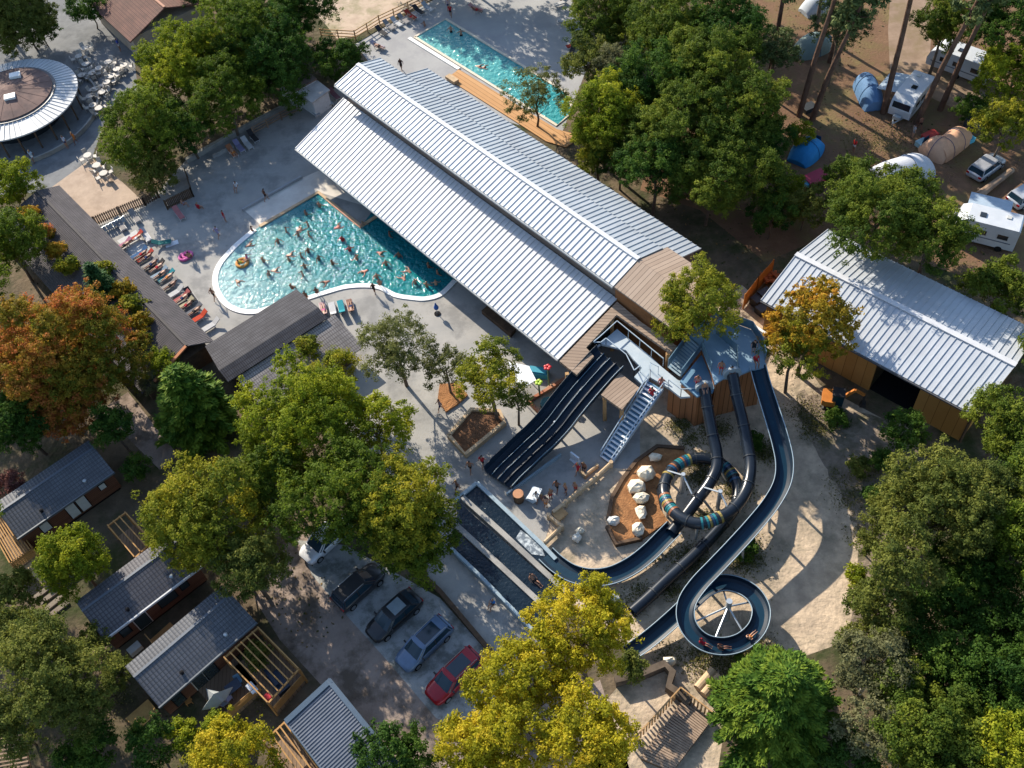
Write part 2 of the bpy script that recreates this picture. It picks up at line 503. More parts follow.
# ------------------------------------------------------------------ big swimming pool
def water_mat(name, deep, shallow, p0, p1):
    m, nt, b = new_mat(name)
    b.inputs['Roughness'].default_value = .06
    b.inputs['Specular IOR Level'].default_value = .5
    b.inputs['IOR'].default_value = 1.33
    tc = nt.nodes.new('ShaderNodeTexCoord')
    # depth runs from the shallow end to the deep end
    d = (p1 - p0); L2 = d.length_squared
    sub = nt.nodes.new('ShaderNodeVectorMath'); sub.operation = 'SUBTRACT'
    nt.links.new(tc.outputs['Object'], sub.inputs[0]); sub.inputs[1].default_value = tuple(p0)
    dot = nt.nodes.new('ShaderNodeVectorMath'); dot.operation = 'DOT_PRODUCT'
    nt.links.new(sub.outputs[0], dot.inputs[0]); dot.inputs[1].default_value = tuple(d / L2)
    vo = nt.nodes.new('ShaderNodeTexVoronoi'); vo.feature = 'SMOOTH_F1'; vo.inputs['Scale'].default_value = 1.5  # caustic light pattern, mixed into the water's base colour
    nz = nt.nodes.new('ShaderNodeTexNoise'); nz.inputs['Scale'].default_value = .9; nz.inputs['Detail'].default_value = 4
    nt.links.new(tc.outputs['Object'], nz.inputs['Vector'])
    mxv = nt.nodes.new('ShaderNodeMix'); mxv.data_type = 'VECTOR'; mxv.inputs['Factor'].default_value = .25
    nt.links.new(tc.outputs['Object'], mxv.inputs['A']); nt.links.new(nz.outputs['Color'], mxv.inputs['B'])
    nt.links.new(mxv.outputs['Result'], vo.inputs['Vector'])
    add = nt.nodes.new('ShaderNodeMath'); add.operation = 'MULTIPLY_ADD'
    nt.links.new(vo.outputs['Distance'], add.inputs[0]); add.inputs[1].default_value = -.35
    nt.links.new(dot.outputs['Value'], add.inputs[2])
    ad2 = nt.nodes.new('ShaderNodeMath'); ad2.operation = 'MULTIPLY_ADD'
    nt.links.new(nz.outputs['Fac'], ad2.inputs[0]); ad2.inputs[1].default_value = .5
    nt.links.new(add.outputs[0], ad2.inputs[2])
    r = nt.nodes.new('ShaderNodeValToRGB')
    e = r.color_ramp.elements
    e[0].position = 0.0; e[0].color = (*shallow, 1)
    e[1].position = 1.1 if False else 1.0; e[1].color = (*deep, 1)
    mid = e.new(.42); mid.color = tuple(.35 * a + .65 * c for a, c in zip(shallow, deep)) + (1,)
    nt.links.new(ad2.outputs[0], r.inputs['Fac'])
    nt.links.new(r.outputs['Color'], b.inputs['Base Color'])
    bn = nt.nodes.new('ShaderNodeTexNoise'); bn.inputs['Scale'].default_value = 2.1; bn.inputs['Detail'].default_value = 4
    nt.links.new(tc.outputs['Object'], bn.inputs['Vector'])
    bp = nt.nodes.new('ShaderNodeBump'); bp.inputs['Strength'].default_value = 1.0; bp.inputs['Distance'].default_value = .26
    nt.links.new(bn.outputs['Fac'], bp.inputs['Height'])
    nt.links.new(bp.outputs['Normal'], b.inputs['Normal'])
    return m

pool_curve = [(309, 298), (281, 305), (256, 312), (238, 310.5), (225, 303), (217, 290), (215.5, 277), (221, 263), (236, 246), (255, 230)]
bottom_curve = [(309, 298), (325, 293), (345, 287.5), (365, 286), (380, 288), (395, 295.5), (413, 298.5), (426, 299), (441, 294.5), (455, 281)]
curve1 = catmull([W(x, y, 0) for x, y in pool_curve], 6)
curve2 = catmull([W(x, y, 0) for x, y in bottom_curve], 6)
hidden = [W(p[0], p[1], 0) for p in ((470, 262), (400, 200), (372, 212), (361, 226.5), (318, 193.5), (260, 227))]
pool_pts = list(reversed(curve2)) + curve1[1:]
pool_pts = curve2 + hidden + list(reversed(curve1))
wb = MB(); wb.face([(p.x, p.y, .03) for p in pool_pts])
ob = structure('pool_water', wb, water_mat('pool_water', (.005, .165, .19), (.31, .46, .46), W(228, 290), W(345, 235)))
swim_pool = thing('swimming_pool', 'large turquoise swimming pool with a curved white edge beside the long white roofed hall', 'swimming pool', W(320, 260))
def strip(mb, path, w, h, z=0.0, side=0):
    """kerb along a ground path"""
    path = [Vector((p[0], p[1], 0)) for p in path]
    rows = []
    for i, p in enumerate(path):
        d = (path[min(i + 1, len(path) - 1)] - path[max(i - 1, 0)]).normalized(); n = Vector((-d.y, d.x, 0))
        a, b = -w / 2 + side * w / 2, w / 2 + side * w / 2
        rows.append([p + n * a + Vector((0, 0, z)), p + n * a + Vector((0, 0, z + h)), p + n * b + Vector((0, 0, z + h)), p + n * b + Vector((0, 0, z))])
    mb.grid(rows, close_u=True); mb.face(list(reversed(rows[0]))); mb.face(rows[-1])
cm = MB(); strip(cm, curve1, .55, .09, .013); cm.build('coping', coping_white, swim_pool)
cm = MB(); strip(cm, curve2, .5, .09, .013); cm.build('coping', coping_white, swim_pool)
cm = MB(); strip(cm, [W(260, 227), W(318.5, 193), W(361, 227)], .4, .14, .013); strip(cm, [W(361, 227), W(378, 216)], .35, .13, .013); cm.build('timber_edge', timber_pale, swim_pool)
# far pool
far_pool = thing('swimming_pool', 'small rectangular aquamarine pool on the far grey deck', 'swimming pool', W(490, 70))
rc = [W(414.7, 37.5), W(446, 19.5), W(562, 92), W(572, 108), W(557, 127)]
rc = [W(414.7, 37.5), W(446, 19.5), W(568, 94), W(573, 112), W(557, 126)]
wb = MB(); wb.face([(p.x, p.y, .03) for p in reversed(rc)])
structure('pool_water', wb, water_mat('far_pool_water', (.03, .25, .27), (.22, .48, .45), W(412, 36) * 2 - W(455, 40), W(575, 130)))
cm = MB(); strip(cm, rc + [rc[0]], .32, .1, .013); cm.build('coping', flat('cream_coping', (.6, .53, .42), .7), far_pool)
cm = MB(); strip(cm, [W(409, 38.5), W(459, 69.5)], .45, .12, .013); cm.build('white_edge', coping_white, far_pool)
dk = MB(); dk.prism([W(x, y) for x, y in ((447, 79), (459, 70), (557, 130), (582, 137), (566, 148), (546, 142), (512, 120))], .013, .12)
tag(dk.build('pool_decking', deck_wood), 'orange timber decking strip between the far pool and the hall roof', 'decking')
lb = MB(); lb.box(tuple(W(452, 79, .3)), (1.6, .7, .35), rad(-54))
tag(lb.build('wooden_bench', timber_pale), 'pale wooden bench box at the near corner of the far pool decking', 'bench')

# ------------------------------------------------------------------ long hall with pale metal roofs
HA = rad(-54.0)
h_a = Vector((math.cos(HA), math.sin(HA), 0)); h_n = Vector((-h_a.y, h_a.x, 0)); h_o = Vector((4.095, 52.76, 0))
hall = thing('leisure_hall', 'long hall under pale ribbed metal roofs running between the two pools', 'building', h_o, HA)
def hs(s, t, z): return h_o + h_a * s + h_n * t + Vector((0, 0, z))
low_slope = lambda t: 3.3 + 1.35 * t / 7.45
mb = MB(); ribbed(mb, hs(-39.4, 0, 3.3), hs(0, 0, 3.3), hs(-.42, 7.45, 4.65), hs(-40.75, 7.55, 4.65), .56, .06, .078); mb.build('lower_roof', white_metal, hall)
mb = MB(); ribbed(mb, hs(-40.9, 7.0, 6.55), hs(-.45, 7.0, 6.55), hs(-.5, 10.05, 7.5), hs(-40.7, 10.05, 7.5), .56, .06, .078); mb.build('roof_slope', white_metal, hall)
mb = MB(); ribbed(mb, hs(-.5, 13.05, 6.6), hs(-40.9, 13.05, 6.6), hs(-40.7, 10.05, 7.5), hs(-.5, 10.05, 7.5), .56, .06, .068); mb.build('roof_slope', white_metal_shaded, hall)
mb = MB(); ribbed(mb, hs(1.2, 16.2, 5.45), hs(-37.1, 16.2, 5.45), hs(-37.0, 13.3, 6.25), hs(1.1, 13.3, 6.25), .56, .06, .068); mb.build('annex_roof', white_metal_shaded, hall)
mb = MB(); mb.bar(hs(-40.75, 10.05, 7.56), hs(-.45, 10.05, 7.56), .42, .12); mb.build('ridge_cap', ridge_metal, hall)
mb = MB(); mb.bar(hs(-39.4, -.06, 3.18), hs(0, -.06, 3.18), .14, .16); mb.bar(hs(-40.9, 6.92, 6.42), hs(-.45, 6.92, 6.42), .14, .16); mb.build('gutter', flat('gutter_grey', (.3, .32, .33), .5), hall)
mb = MB()
mb.prism([hs(-40, 7.6, 0), hs(-.7, 7.6, 0), hs(-.7, 12.9, 0), hs(-40, 12.9, 0)], 0, lambda x, y: 6.3)
mb.prism([hs(-36.6, 12.95, 0), hs(.7, 12.95, 0), hs(.7, 15.9, 0), hs(-36.6, 15.9, 0)], 0, 5.3)
mb.build('wall', mat('hall_wall', (.2, .15, .12), (.14, .11, .09), 1.0, .85, .2), hall)
mb = MB(); mb.prism([hs(-38.6, 2.6, 0), hs(-.7, 2.6, 0), hs(-.7, 7.58, 0), hs(-38.6, 7.58, 0)], 0, 3.45); mb.build('glazed_front', dark_glass, hall)
posts('eave_post', timber_dark, hall, [(hs(-38.6 + i * 2.9, 1.6, 0), hs(-38.6 + i * 2.9, 1.6, 3.4)) for i in range(14)], .16)
# timber roof carried on beyond the metal
we = 6.2
mb = MB(); mb.hexa([hs(-.44, 7.0, 6.4), hs(we, 7.0, 6.4), hs(we, 10.0, 7.36), hs(-.44, 10.0, 7.36)], [hs(-.44, 7.0, 6.56), hs(we, 7.0, 6.56), hs(we, 10.0, 7.5), hs(-.44, 10.0, 7.5)])
mb.hexa([hs(-.44, 10.01, 7.36), hs(we, 10.01, 7.36), hs(we, 13.6, 6.24), hs(-.44, 13.6, 6.24)], [hs(-.44, 10.01, 7.5), hs(we, 10.01, 7.5), hs(we, 13.6, 6.4), hs(-.44, 13.6, 6.4)])
mb.build('timber_roof', wood_lt_local, hall)
mb = MB(); mb.prism([hs(-.6, 7.4, 0), hs(we - .3, 7.4, 0), hs(we - .3, 12.9, 0), hs(-.6, 12.9, 0)], 0, 6.3); mb.build('timber_wall', wood_wall, hall)
# flat timber canopy round the head of the broad slide
cf = lambda x, y: 3.3 + 1.35 * max(0, min(8.2, (Vector((x, y, 0)) - h_o).dot(h_n))) / 7.45
cpx = [(559.5, 361), (576.7, 374.8), (593.9, 356.1), (586.1, 347.5), (616.6, 314.7), (671.3, 353), (677, 346), (641, 322), (617, 301.5)]
cp = [Wp(x, y, lambda a, b: cf(a, b) + .05) for x, y in cpx]
mb = MB(); mb.prism(cp, lambda x, y: cf(x, y) - .22, lambda x, y: cf(x, y) + .05); mb.build('canopy', wood_lt, hall)
for x, y in ((567, 372), (585, 352.5), (612, 318), (668, 352)):
    p = Wp(x, y, cf); posts('canopy_post', timber, hall, [(Vector((p.x, p.y, 0)), Vector((p.x, p.y, p.z - .2)))], .3)
mb = MB(); q = [W(x, y, 0) for x, y in ((488, 309), (516, 332), (511, 338), (482, 314))]; mb.prism(q, .013, .5); tag(mb.build('planter_box', timber_dark), 'dark wooden planter box in the shade under the hall eave', 'planter')

# ------------------------------------------------------------------ barn with pale metal roof (right)
BA = rad(-47.5); b_a = Vector((math.cos(BA), math.sin(BA), 0)); b_n = Vector((-b_a.y, b_a.x, 0)); b_o = W(972, 417, 4); b_o.z = 0
barn = thing('barn', 'gabled barn with pale ribbed metal roof and golden timber cladding', 'building', b_o, BA)
def bs(s, t, z): return b_o + b_a * s + b_n * t + Vector((0, 0, z))
mb = MB(); ribbed(mb, bs(-18.95, -.12, 4.5), bs(.2, -.12, 4.5), bs(.45, 5.2, 5.6), bs(-19.05, 5.2, 5.6), .52, .055, .066); mb.build('roof_slope', barn_metal, barn)
mb = MB(); ribbed(mb, bs(.2, 10.5, 4.5), bs(-18.95, 10.5, 4.5), bs(-19.05, 5.2, 5.6), bs(.45, 5.2, 5.6), .52, .055, .066); mb.build('roof_slope', barn_metal, barn)
mb = MB(); mb.bar(bs(-19.1, 5.2, 5.66), bs(.5, 5.2, 5.66), .5, .1); mb.build('ridge_cap', ridge_metal, barn)
mb = MB(); mb.bar(bs(-18.95, -.2, 4.38), bs(.2, -.2, 4.38), .12, .14); mb.build('gutter', flat('gutter_dark', (.08, .08, .085), .5), barn)
def s_at(px, py):
    return (W(px, py, 0) - b_o).dot(b_a)
s1, s2 = s_at(866, 393), s_at(912, 412)
mb = MB(); mb.box(tuple(bs((-18.6 + s1) / 2, .6, 2.15)), (s1 + 18.6, .2, 4.3), BA); mb.box(tuple(bs((s2 - .1) / 2, .6, 2.15)), (-.1 - s2, .2, 4.3), BA)
mb.box(tuple(bs(-18.5, 5.2, 2.2)), (.2, 9.0, 4.4), BA); mb.box(tuple(bs(-.2, 5.2, 2.2)), (.2, 9.0, 4.4), BA); mb.box(tuple(bs(-9.3, 9.8, 2.15)), (18.4, .2, 4.3), BA)
mb.box(tuple(bs((s1 + s2) / 2, .6, 4.1)), (s2 - s1, .18, .4), BA)
mb.build('timber_wall', wood_gold, barn)
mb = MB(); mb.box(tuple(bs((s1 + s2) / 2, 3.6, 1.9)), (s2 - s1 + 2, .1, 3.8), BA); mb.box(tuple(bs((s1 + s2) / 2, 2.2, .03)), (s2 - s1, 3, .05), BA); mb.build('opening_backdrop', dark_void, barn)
mb = MB(); mb.bar(bs(-.05, .45, 0), bs(-.05, .45, 4.3), .16, .16); mb.build('downpipe', timber_dark, barn)

# ------------------------------------------------------------------ round cafe building
rb_c = W(11, 98, 2.7); rs = scale_at(rb_c); rb_c.z = 0
cafe = thing('round_building', 'round cafe building with a ring of pale metal panels round a brown cone roof', 'building', rb_c)
ro, ri = 66 * rs, 43 * rs
rows = []; mb = MB(); n = 72
for zz, rr in ((2.45, ro), (2.6, ro), (3.05, ri - .1), (2.8, ri - .1)):
    rows.append([rb_c + Vector((rr * math.cos(2 * math.pi * j / n), rr * math.sin(2 * math.pi * j / n), zz)) for j in range(n)])
mb.grid(rows, close_u=True, close_v=True)
for j in range(n):
    a = 2 * math.pi * j / n; u = Vector((math.cos(a), math.sin(a), 0))
    mb.bar(rb_c + u * ro + Vector((0, 0, 2.62)), rb_c + u * ri + Vector((0, 0, 3.08)), .05, .06)
mb.build('ring_roof', mat('ring_metal', (.46, .48, .49), (.38, .4, .41), .5, .45, .4), cafe)
mb = MB(); rows = [[rb_c + Vector((rr * math.cos(2 * math.pi * j / 40), rr * math.sin(2 * math.pi * j / 40), zz)) for j in range(40)] for rr, zz in ((ri, 3.12), (ri - .02, 3.25), (ri * .5, 3.6), (.25, 3.95))]
mb.grid(rows, close_u=True); mb.face(rows[-1])
for j in range(20):
    a = 2 * math.pi * j / 20; u = Vector((math.cos(a), math.sin(a), 0)); mb.bar(rb_c + u * (ri - .1) + Vector((0, 0, 3.27)), rb_c + u * .3 + Vector((0, 0, 3.94)), .05, .025)
mb.build('cone_roof', mat('brown_felt', (.19, .125, .105), (.13, .085, .075), .7, .85, .2, c3=(.1, .07, .065), s3=.3), cafe)
mb = MB(); mb.lathe(rb_c, [(ri + .1, 3.1), (ri + .3, 3.11), (ri + .3, 3.02), (ri + .1, 3.02)], 48); mb.build('flashing', flat('flashing', (.1, .11, .12), .5), cafe)
mb = MB(); mb.lathe(rb_c, [(ri - .2, 0), (ri - .2, 2.6), (ri - .4, 2.75)], 40); mb.build('glazed_wall', dark_glass, cafe)
for j in range(24):
    a = 2 * math.pi * j / 24; u = Vector((math.cos(a), math.sin(a), 0)) * (ro - .4); posts('post', timber_dark, cafe, [(rb_c + u, rb_c + u + Vector((0, 0, 2.45)))], .14)
for x, y in ((15, 75.5), (10, 97)):
    p = W(x, y, 3.75); o = MB(); o.box((p.x, p.y, p.z), (1.2, .9, .35), .2); sk = o.build('skylight', coping_white, cafe)
mb = MB(); strip(mb, [rb_c + Vector(((ro + 1.4) * math.cos(a), (ro + 1.4) * math.sin(a), 0)) for a in np.linspace(-1.9, .9, 40)], .22, .5); tag(mb.build('terrace_wall', concrete), 'low curved grey wall round the shaded terrace of the round building', 'wall')

# ------------------------------------------------------------------ brown tiled house (top)
tile_brown = tile_mat('brown_tiles', (.20, .10, .075), (.13, .07, .055), (.09, .05, .042), .3, .38, .16, .8, .2)
th_a = (W(130, 40, 3.0) - W(90, 3, 3.0)); ang = math.atan2(th_a.y, th_a.x)
hb = W(130, 42, 3.0); hb.z = 0
house = thing('tiled_house', 'house with a reddish brown tiled roof beside the cafe plaza', 'building', hb, ang)
def lo(o, ang, x, y, z): return o + Vector((math.cos(ang) * x - math.sin(ang) * y, math.sin(ang) * x + math.cos(ang) * y, z))
mb = MB()
for q in (((-12, 0, 3.0), (0, 0, 3.0), (0, 5.4, 5.0), (-12, 5.4, 5.0)), ((0, 10.8, 3.0), (-12, 10.8, 3.0), (-12, 5.4, 5.0), (0, 5.4, 5.0))):
    p = [lo(hb, ang, *v) for v in q]; mb.hexa([v - Vector((0, 0, .15)) for v in p], p)
mb.build('roof', tile_brown, house)
mb = MB(); mb.bar(lo(hb, ang, -12, 5.4, 5.04), lo(hb, ang, 0, 5.4, 5.04), .3, .14); mb.build('ridge_cap', flat('ridge_tile', (.4, .2, .13), .8), house)
mb = MB(); mb.prism([lo(hb, ang, *v, 0) for v in ((-11.6, .5), (-.5, .5), (-.5, 10.3), (-11.6, 10.3))], 0, 3.0); mb.build('wall', flat('render_tan', (.4, .33, .26), .9), house)

# ------------------------------------------------------------------ changing cabin
mb0 = [W(x, y, 2.5) for x, y in ((277, 83), (305, 70), (317, 79), (294, 92))]
ctr = sum(mb0, Vector()) / 4; ctr.z = 0
cabin = thing('changing_cabin', 'small white walled cabin with a brown flat roof at the deck edge under dark trees', 'cabin', ctr)
mb = MB(); mb.prism(mb0, 2.4, 2.58); mb.build('roof', mat('leafy_roof', (.12, .08, .065), (.2, .15, .12), 1.5, .9, .1), cabin)
mb = MB(); mb.prism([ctr + (v - ctr) * .92 - Vector((0, 0, v.z)) for v in mb0], 0, 2.39); mb.build('wall', flat('white_wall', (.62, .64, .66), .8), cabin)
lt = [W(x, y, 2.2) for x, y in ((296, 92), (317, 80), (330, 90), (312, 103))]
mb = MB(); mb.prism(lt, 2.1, 2.22); mb.build('side_roof', mat('pale_sheet', (.5, .47, .43), (.36, .33, .3), 1.0, .8, .2), cabin)
mb = MB(); c2 = sum(lt, Vector()) / 4; mb.prism([c2 + (v - c2) * .85 - Vector((0, 0, v.z)) for v in lt], 0, 2.09); mb.build('side_wall', flat('white_wall', (.62, .64, .66), .8), cabin)

# ------------------------------------------------------------------ dark shingle wings (left)
shingle = tile_mat('dark_shingle', (.115, .105, .11), (.075, .07, .075), (.06, .056, .06), .22, .2, .2, .85, .15)
shingle2 = tile_mat('dark_corrugated', (.085, .083, .09), (.055, .053, .058), (.042, .041, .046), .19, .5, .2, .8, .2)
shake = tile_mat('grey_shake', (.37, .33, .30), (.25, .225, .205), (.17, .15, .14), .22, .4, .18, .9, .1)
a0 = W(213.7, 341, 2.6); a1 = W(66, 192, 2.6); d = (a0 - a1).normalized(); ang = math.atan2(d.y, d.x)
o1 = Vector((a0.x, a0.y, 0)); L = (a0 - a1).length + 1.5
wing = thing('shingle_wing', 'long low building with dark grey shingle roof along the sunbathers deck', 'building', o1, ang)
n1 = -2.6   # ridge lies to the left of the deck eave
mb = MB()
for q in (((-L, 0, 2.6), (0, 0, 2.6), (-.6, -2.2, 3.35), (-L, -2.2, 3.35)), ((0, -7.6, 2.1), (-L, -7.6, 2.1), (-L, -2.2, 3.35), (-.6, -2.2, 3.35))):
    p = [lo(o1, ang, *v) for v in q]
    if (p[1] - p[0]).cross(p[3] - p[0]).z < 0: p = [p[1], p[0], p[3], p[2]]
    mb.hexa([v - Vector((0, 0, .12)) for v in p], p)
mb.build('roof', shingle, wing)
mb = MB(); mb.bar(lo(o1, ang, -L, -2.2, 3.4), lo(o1, ang, -.6, -2.2, 3.4), .22, .1); mb.build('ridge_cap', flat('ridge_dark', (.075, .068, .066), .9), wing)
mb = MB(); mb.bar(lo(o1, ang, -.55, -2.25, 3.4), lo(o1, ang, -.0, -6.2, 2.5), .28, .14); mb.build('verge_tile', flat('terracotta', (.42, .16, .07), .8), wing)
mb = MB(); mb.prism([lo(o1, ang, *v, 0) for v in ((-L, -.6), (-.5, -.6), (-.5, -7), (-L, -7))], 0, 2.05); mb.build('wall', timber_dark, wing)
b0 = W(228, 331.5, 2.7); b1 = W(296.3, 289, 2.7); d = (b1 - b0).normalized(); ang2 = math.atan2(d.y, d.x)
o2 = Vector((b0.x, b0.y, 0)); L2 = (b1 - b0).length
cor = thing('corrugated_wing', 'dark corrugated roofed bar with a pale shake lower roof jutting towards the big pool', 'building', o2, ang2)
mb = MB()
for q in (((L2, 0, 2.7), (-2.4, 0, 2.7), (-3.0, -4.0, 3.4), (L2, -4.0, 3.4)), ((-3.0, -5.3, 3.05), (L2, -5.3, 3.05), (L2, -4.0, 3.4), (-3.0, -4.0, 3.4))):
    p = [lo(o2, ang2, *v) for v in q]
    if (p[1] - p[0]).cross(p[3] - p[0]).z < 0: p = [p[1], p[0], p[3], p[2]]
    mb.hexa([v - Vector((0, 0, .1)) for v in p], p)
mb.build('dark_roof', shingle2, cor)
mb = MB(); p = [lo(o2, ang2, *v) for v in ((-2.2, -9.4, 1.9), (L2 + .8, -9.4, 1.9), (L2 + .8, -5.2, 2.8), (-2.2, -5.2, 2.8))]; mb.hexa([v - Vector((0, 0, .1)) for v in p], p); mb.build('shake_roof', shake, cor)
mb = MB(); mb.prism([lo(o2, ang2, *v, 0) for v in ((-2, -.5), (L2 - .4, -.5), (L2 - .4, -8.7), (-2, -8.7))], 0, 1.85); mb.prism([lo(o2, ang2, *v, 0) for v in ((-2, -.5), (L2 - .4, -.5), (L2 - .4, -5.0), (-2, -5.0))], 1.85, 2.6); mb.build('wall', timber_dark, cor)
# ------------------------------------------------------------------ slide tower
slide_m = mat('slide_dark', (.008, .017, .03), (.013, .025, .041), .8, .42, .22)
tube_m = mat('tube_dark', (.009, .013, .02), (.014, .02, .029), .6, .25, .4)
slide_out = mat('slide_outer', (.10, .17, .22), (.07, .13, .18), .8, .4, .5)
slide_edge = flat('slide_edge', (.26, .34, .39), .45, .4)
chute_water = flat('chute_water', (.007, .03, .055), .35, .2)
tw = W(705, 395, 0)
tower = thing('slide_tower', 'timber clad slide tower with pale blue landings and stairs at the end of the hall', 'slide tower', tw)
Z1, Z2, Z3 = 3.4, 4.3, 5.2
low_px = [(593, 349.5), (617, 329), (650, 356), (662, 367), (678, 380), (697, 386.5), (697, 396), (680.6, 397), (669, 388), (650, 377), (642, 384), (634, 377), (642, 368), (634, 360), (626, 350), (610, 346), (601, 344)]
def wpoly(px, z): return [W(x, y, z) for x, y in px]
mb = MB(); mb.prism(wpoly(low_px, Z1), Z1 - .22, Z1); mb.build('lower_landing', blue_paint, tower)
mid_px = [(702.5, 353), (716, 382), (713, 392), (697, 396.5), (680, 381)]
mb = MB(); mb.prism(wpoly(mid_px, Z2), Z2 - .2, Z2); mb.build('middle_landing', blue_floor, tower)
up_px = [(690, 337), (720, 318), (751.6, 329.7), (762, 346), (766, 367), (751, 370), (738, 375), (723, 378.5), (715, 384), (711, 371), (702, 349), (697, 345)]
mb = MB(); mb.prism(wpoly(up_px, Z3), Z3 - .2, Z3); mb.build('upper_landing', mat('upper_floor_shaded', (.22, .32, .40), (.17, .27, .35), .8, .6, .3), tower)  # bluer, darker floor tone: shade of tree and hall painted into it
def shrink(pts, k=.94):
    c = sum(pts, Vector()) / len(pts); return [c + (p - c) * k for p in pts]
mb = MB()
clad = plank_mat('tower_cladding', (.25, .10, .04), (.36, .16, .07), 'X', .45, .12)
mb.prism(shrink(wpoly(up_px, Z3), .95), 0, Z3 - .2)
mb.prism(shrink(wpoly(mid_px, Z2), .93), 0, Z2 - .2)
mb.prism(shrink(wpoly([(668, 386), (681, 395.5), (697, 394.5), (697, 387), (678, 380)], Z1), .95), 0, Z1 - .22)
mb.build('timber_cladding', clad, tower)
def stairs(mb, mb2, bl, br, tl, tr, n, th=.05):
    """n treads from the bottom edge to the top edge, with pale nosings"""
    for i in range(n):
        t0, t1 = i / n, (i + 1) / n
        a, b = bl.lerp(tl, t0), br.lerp(tr, t0); c, d = br.lerp(tr, t1), bl.lerp(tl, t1)
        z = bl.z + (tl.z - bl.z) * (i + 1) / n
        q = [Vector((p.x, p.y, z)) for p in (a, b, c, d)]
        if (q[1] - q[0]).cross(q[3] - q[0]).z < 0: q = [q[1], q[0], q[3], q[2]]
        mb.hexa([p - Vector((0, 0, th)) for p in q], q)
        mb2.bar(Vector((a.x, a.y, z + .012)), Vector((b.x, b.y, z + .012)), .17, .05)
m1, m2 = MB(), MB(); stairs(m1, m2, W(668, 367.5, Z1), W(680, 377, Z1), W(690, 337, Z3), W(703, 348, Z3), 12)
st = m1.build('upper_stair', blue_floor, tower); m2.build('nosing', slide_edge, st)
m1, m2 = MB(), MB(); bl, br, tl, tr = W(601, 457, .0), W(611.5, 464.5, .0), W(648.5, 381, Z1), W(663, 390, Z1)
stairs(m1, m2, bl, br, tl, tr, 19)
st = m1.build('ground_stair', blue_floor, tower); m2.build('nosing', flat('nosing_white', (.72, .74, .76), .6), st)
mb = MB()
for a, b in ((bl, tl), (br, tr)):
    mb.bar(a + Vector((0, 0, .1)), b + Vector((0, 0, .1)), .1, .4); mb.bar(a + Vector((0, 0, 1.0)), b + Vector((0, 0, 1.0)), .07)
    for k in range(9):
        p = a.lerp(b, k / 8); mb.bar(p, p + Vector((0, 0, 1.0)), .045)
mb.build('stair_rail', rail_metal, tower)
def parapet(mb, px, z, h=1.0, panel=True, t=.06):
    pts = [W(x, y, z) for x, y in px]
    for a, b in zip(pts[:-1], pts[1:]):
        up = Vector((0, 0, 1))
        if panel: mb.bar(a + up * h * .5, b + up * h * .5, t, h * .86)
        mb.bar(a + up * h, b + up * h, .07)
        n = max(1, int((b - a).length / 1.2))
        for k in range(n + 1):
            p = a.lerp(b, k / n); mb.bar(p, p + up * h, .05)
mb = MB()
parapet(mb, [(690, 337), (720, 318), (751.6, 329.7), (762, 346), (765, 360)], Z3)
parapet(mb, [(711, 371), (702, 349), (668.5, 382)][:2], Z3); parapet(mb, [(703, 348), (681, 377)], Z2 + .3)
parapet(mb, [(738, 374), (737, 352), (716, 334)], Z3, .9)
parapet(mb, [(668, 367), (690, 337)], Z2)
mb.build('parapet', slide_out, tower)
mb = MB()
parapet(mb, [(594, 349), (600, 344), (617, 328.5), (663, 366)], Z1, 1.0, False); parapet(mb, [(668, 387), (680.6, 396.6), (697, 395.5)], Z1, 1.0, False); parapet(mb, [(650, 377), (650, 370), (658, 374)], Z1, 1.0, False)
parapet(mb, [(594, 349), (601, 349), (606, 345), (626, 361), (634, 377), (640, 372)], Z1, .9, False)
mb.build('railing', rail_metal, tower)
# ------------------------------------------------------------------ little flat roofed hut beside the stairs
hut_px = [(601, 395), (619.7, 373), (639.2, 388), (622, 410)]
hp = wpoly(hut_px, 3.6); hc = sum(hp, Vector()) / 4; hc.z = 0
hut = thing('slide_hut', 'small open hut with a flat pale plank roof on posts beside the white stairs', 'hut', hc)
mb = MB(); mb.prism(hp, 3.4, 3.65); mb.build('roof', wood_lt, hut)
for p in hp:
    q = hc + (p - hc) * .82; posts('post', timber, hut, [(Vector((q.x, q.y, 0)), Vector((q.x, q.y, 3.4)))], .28)

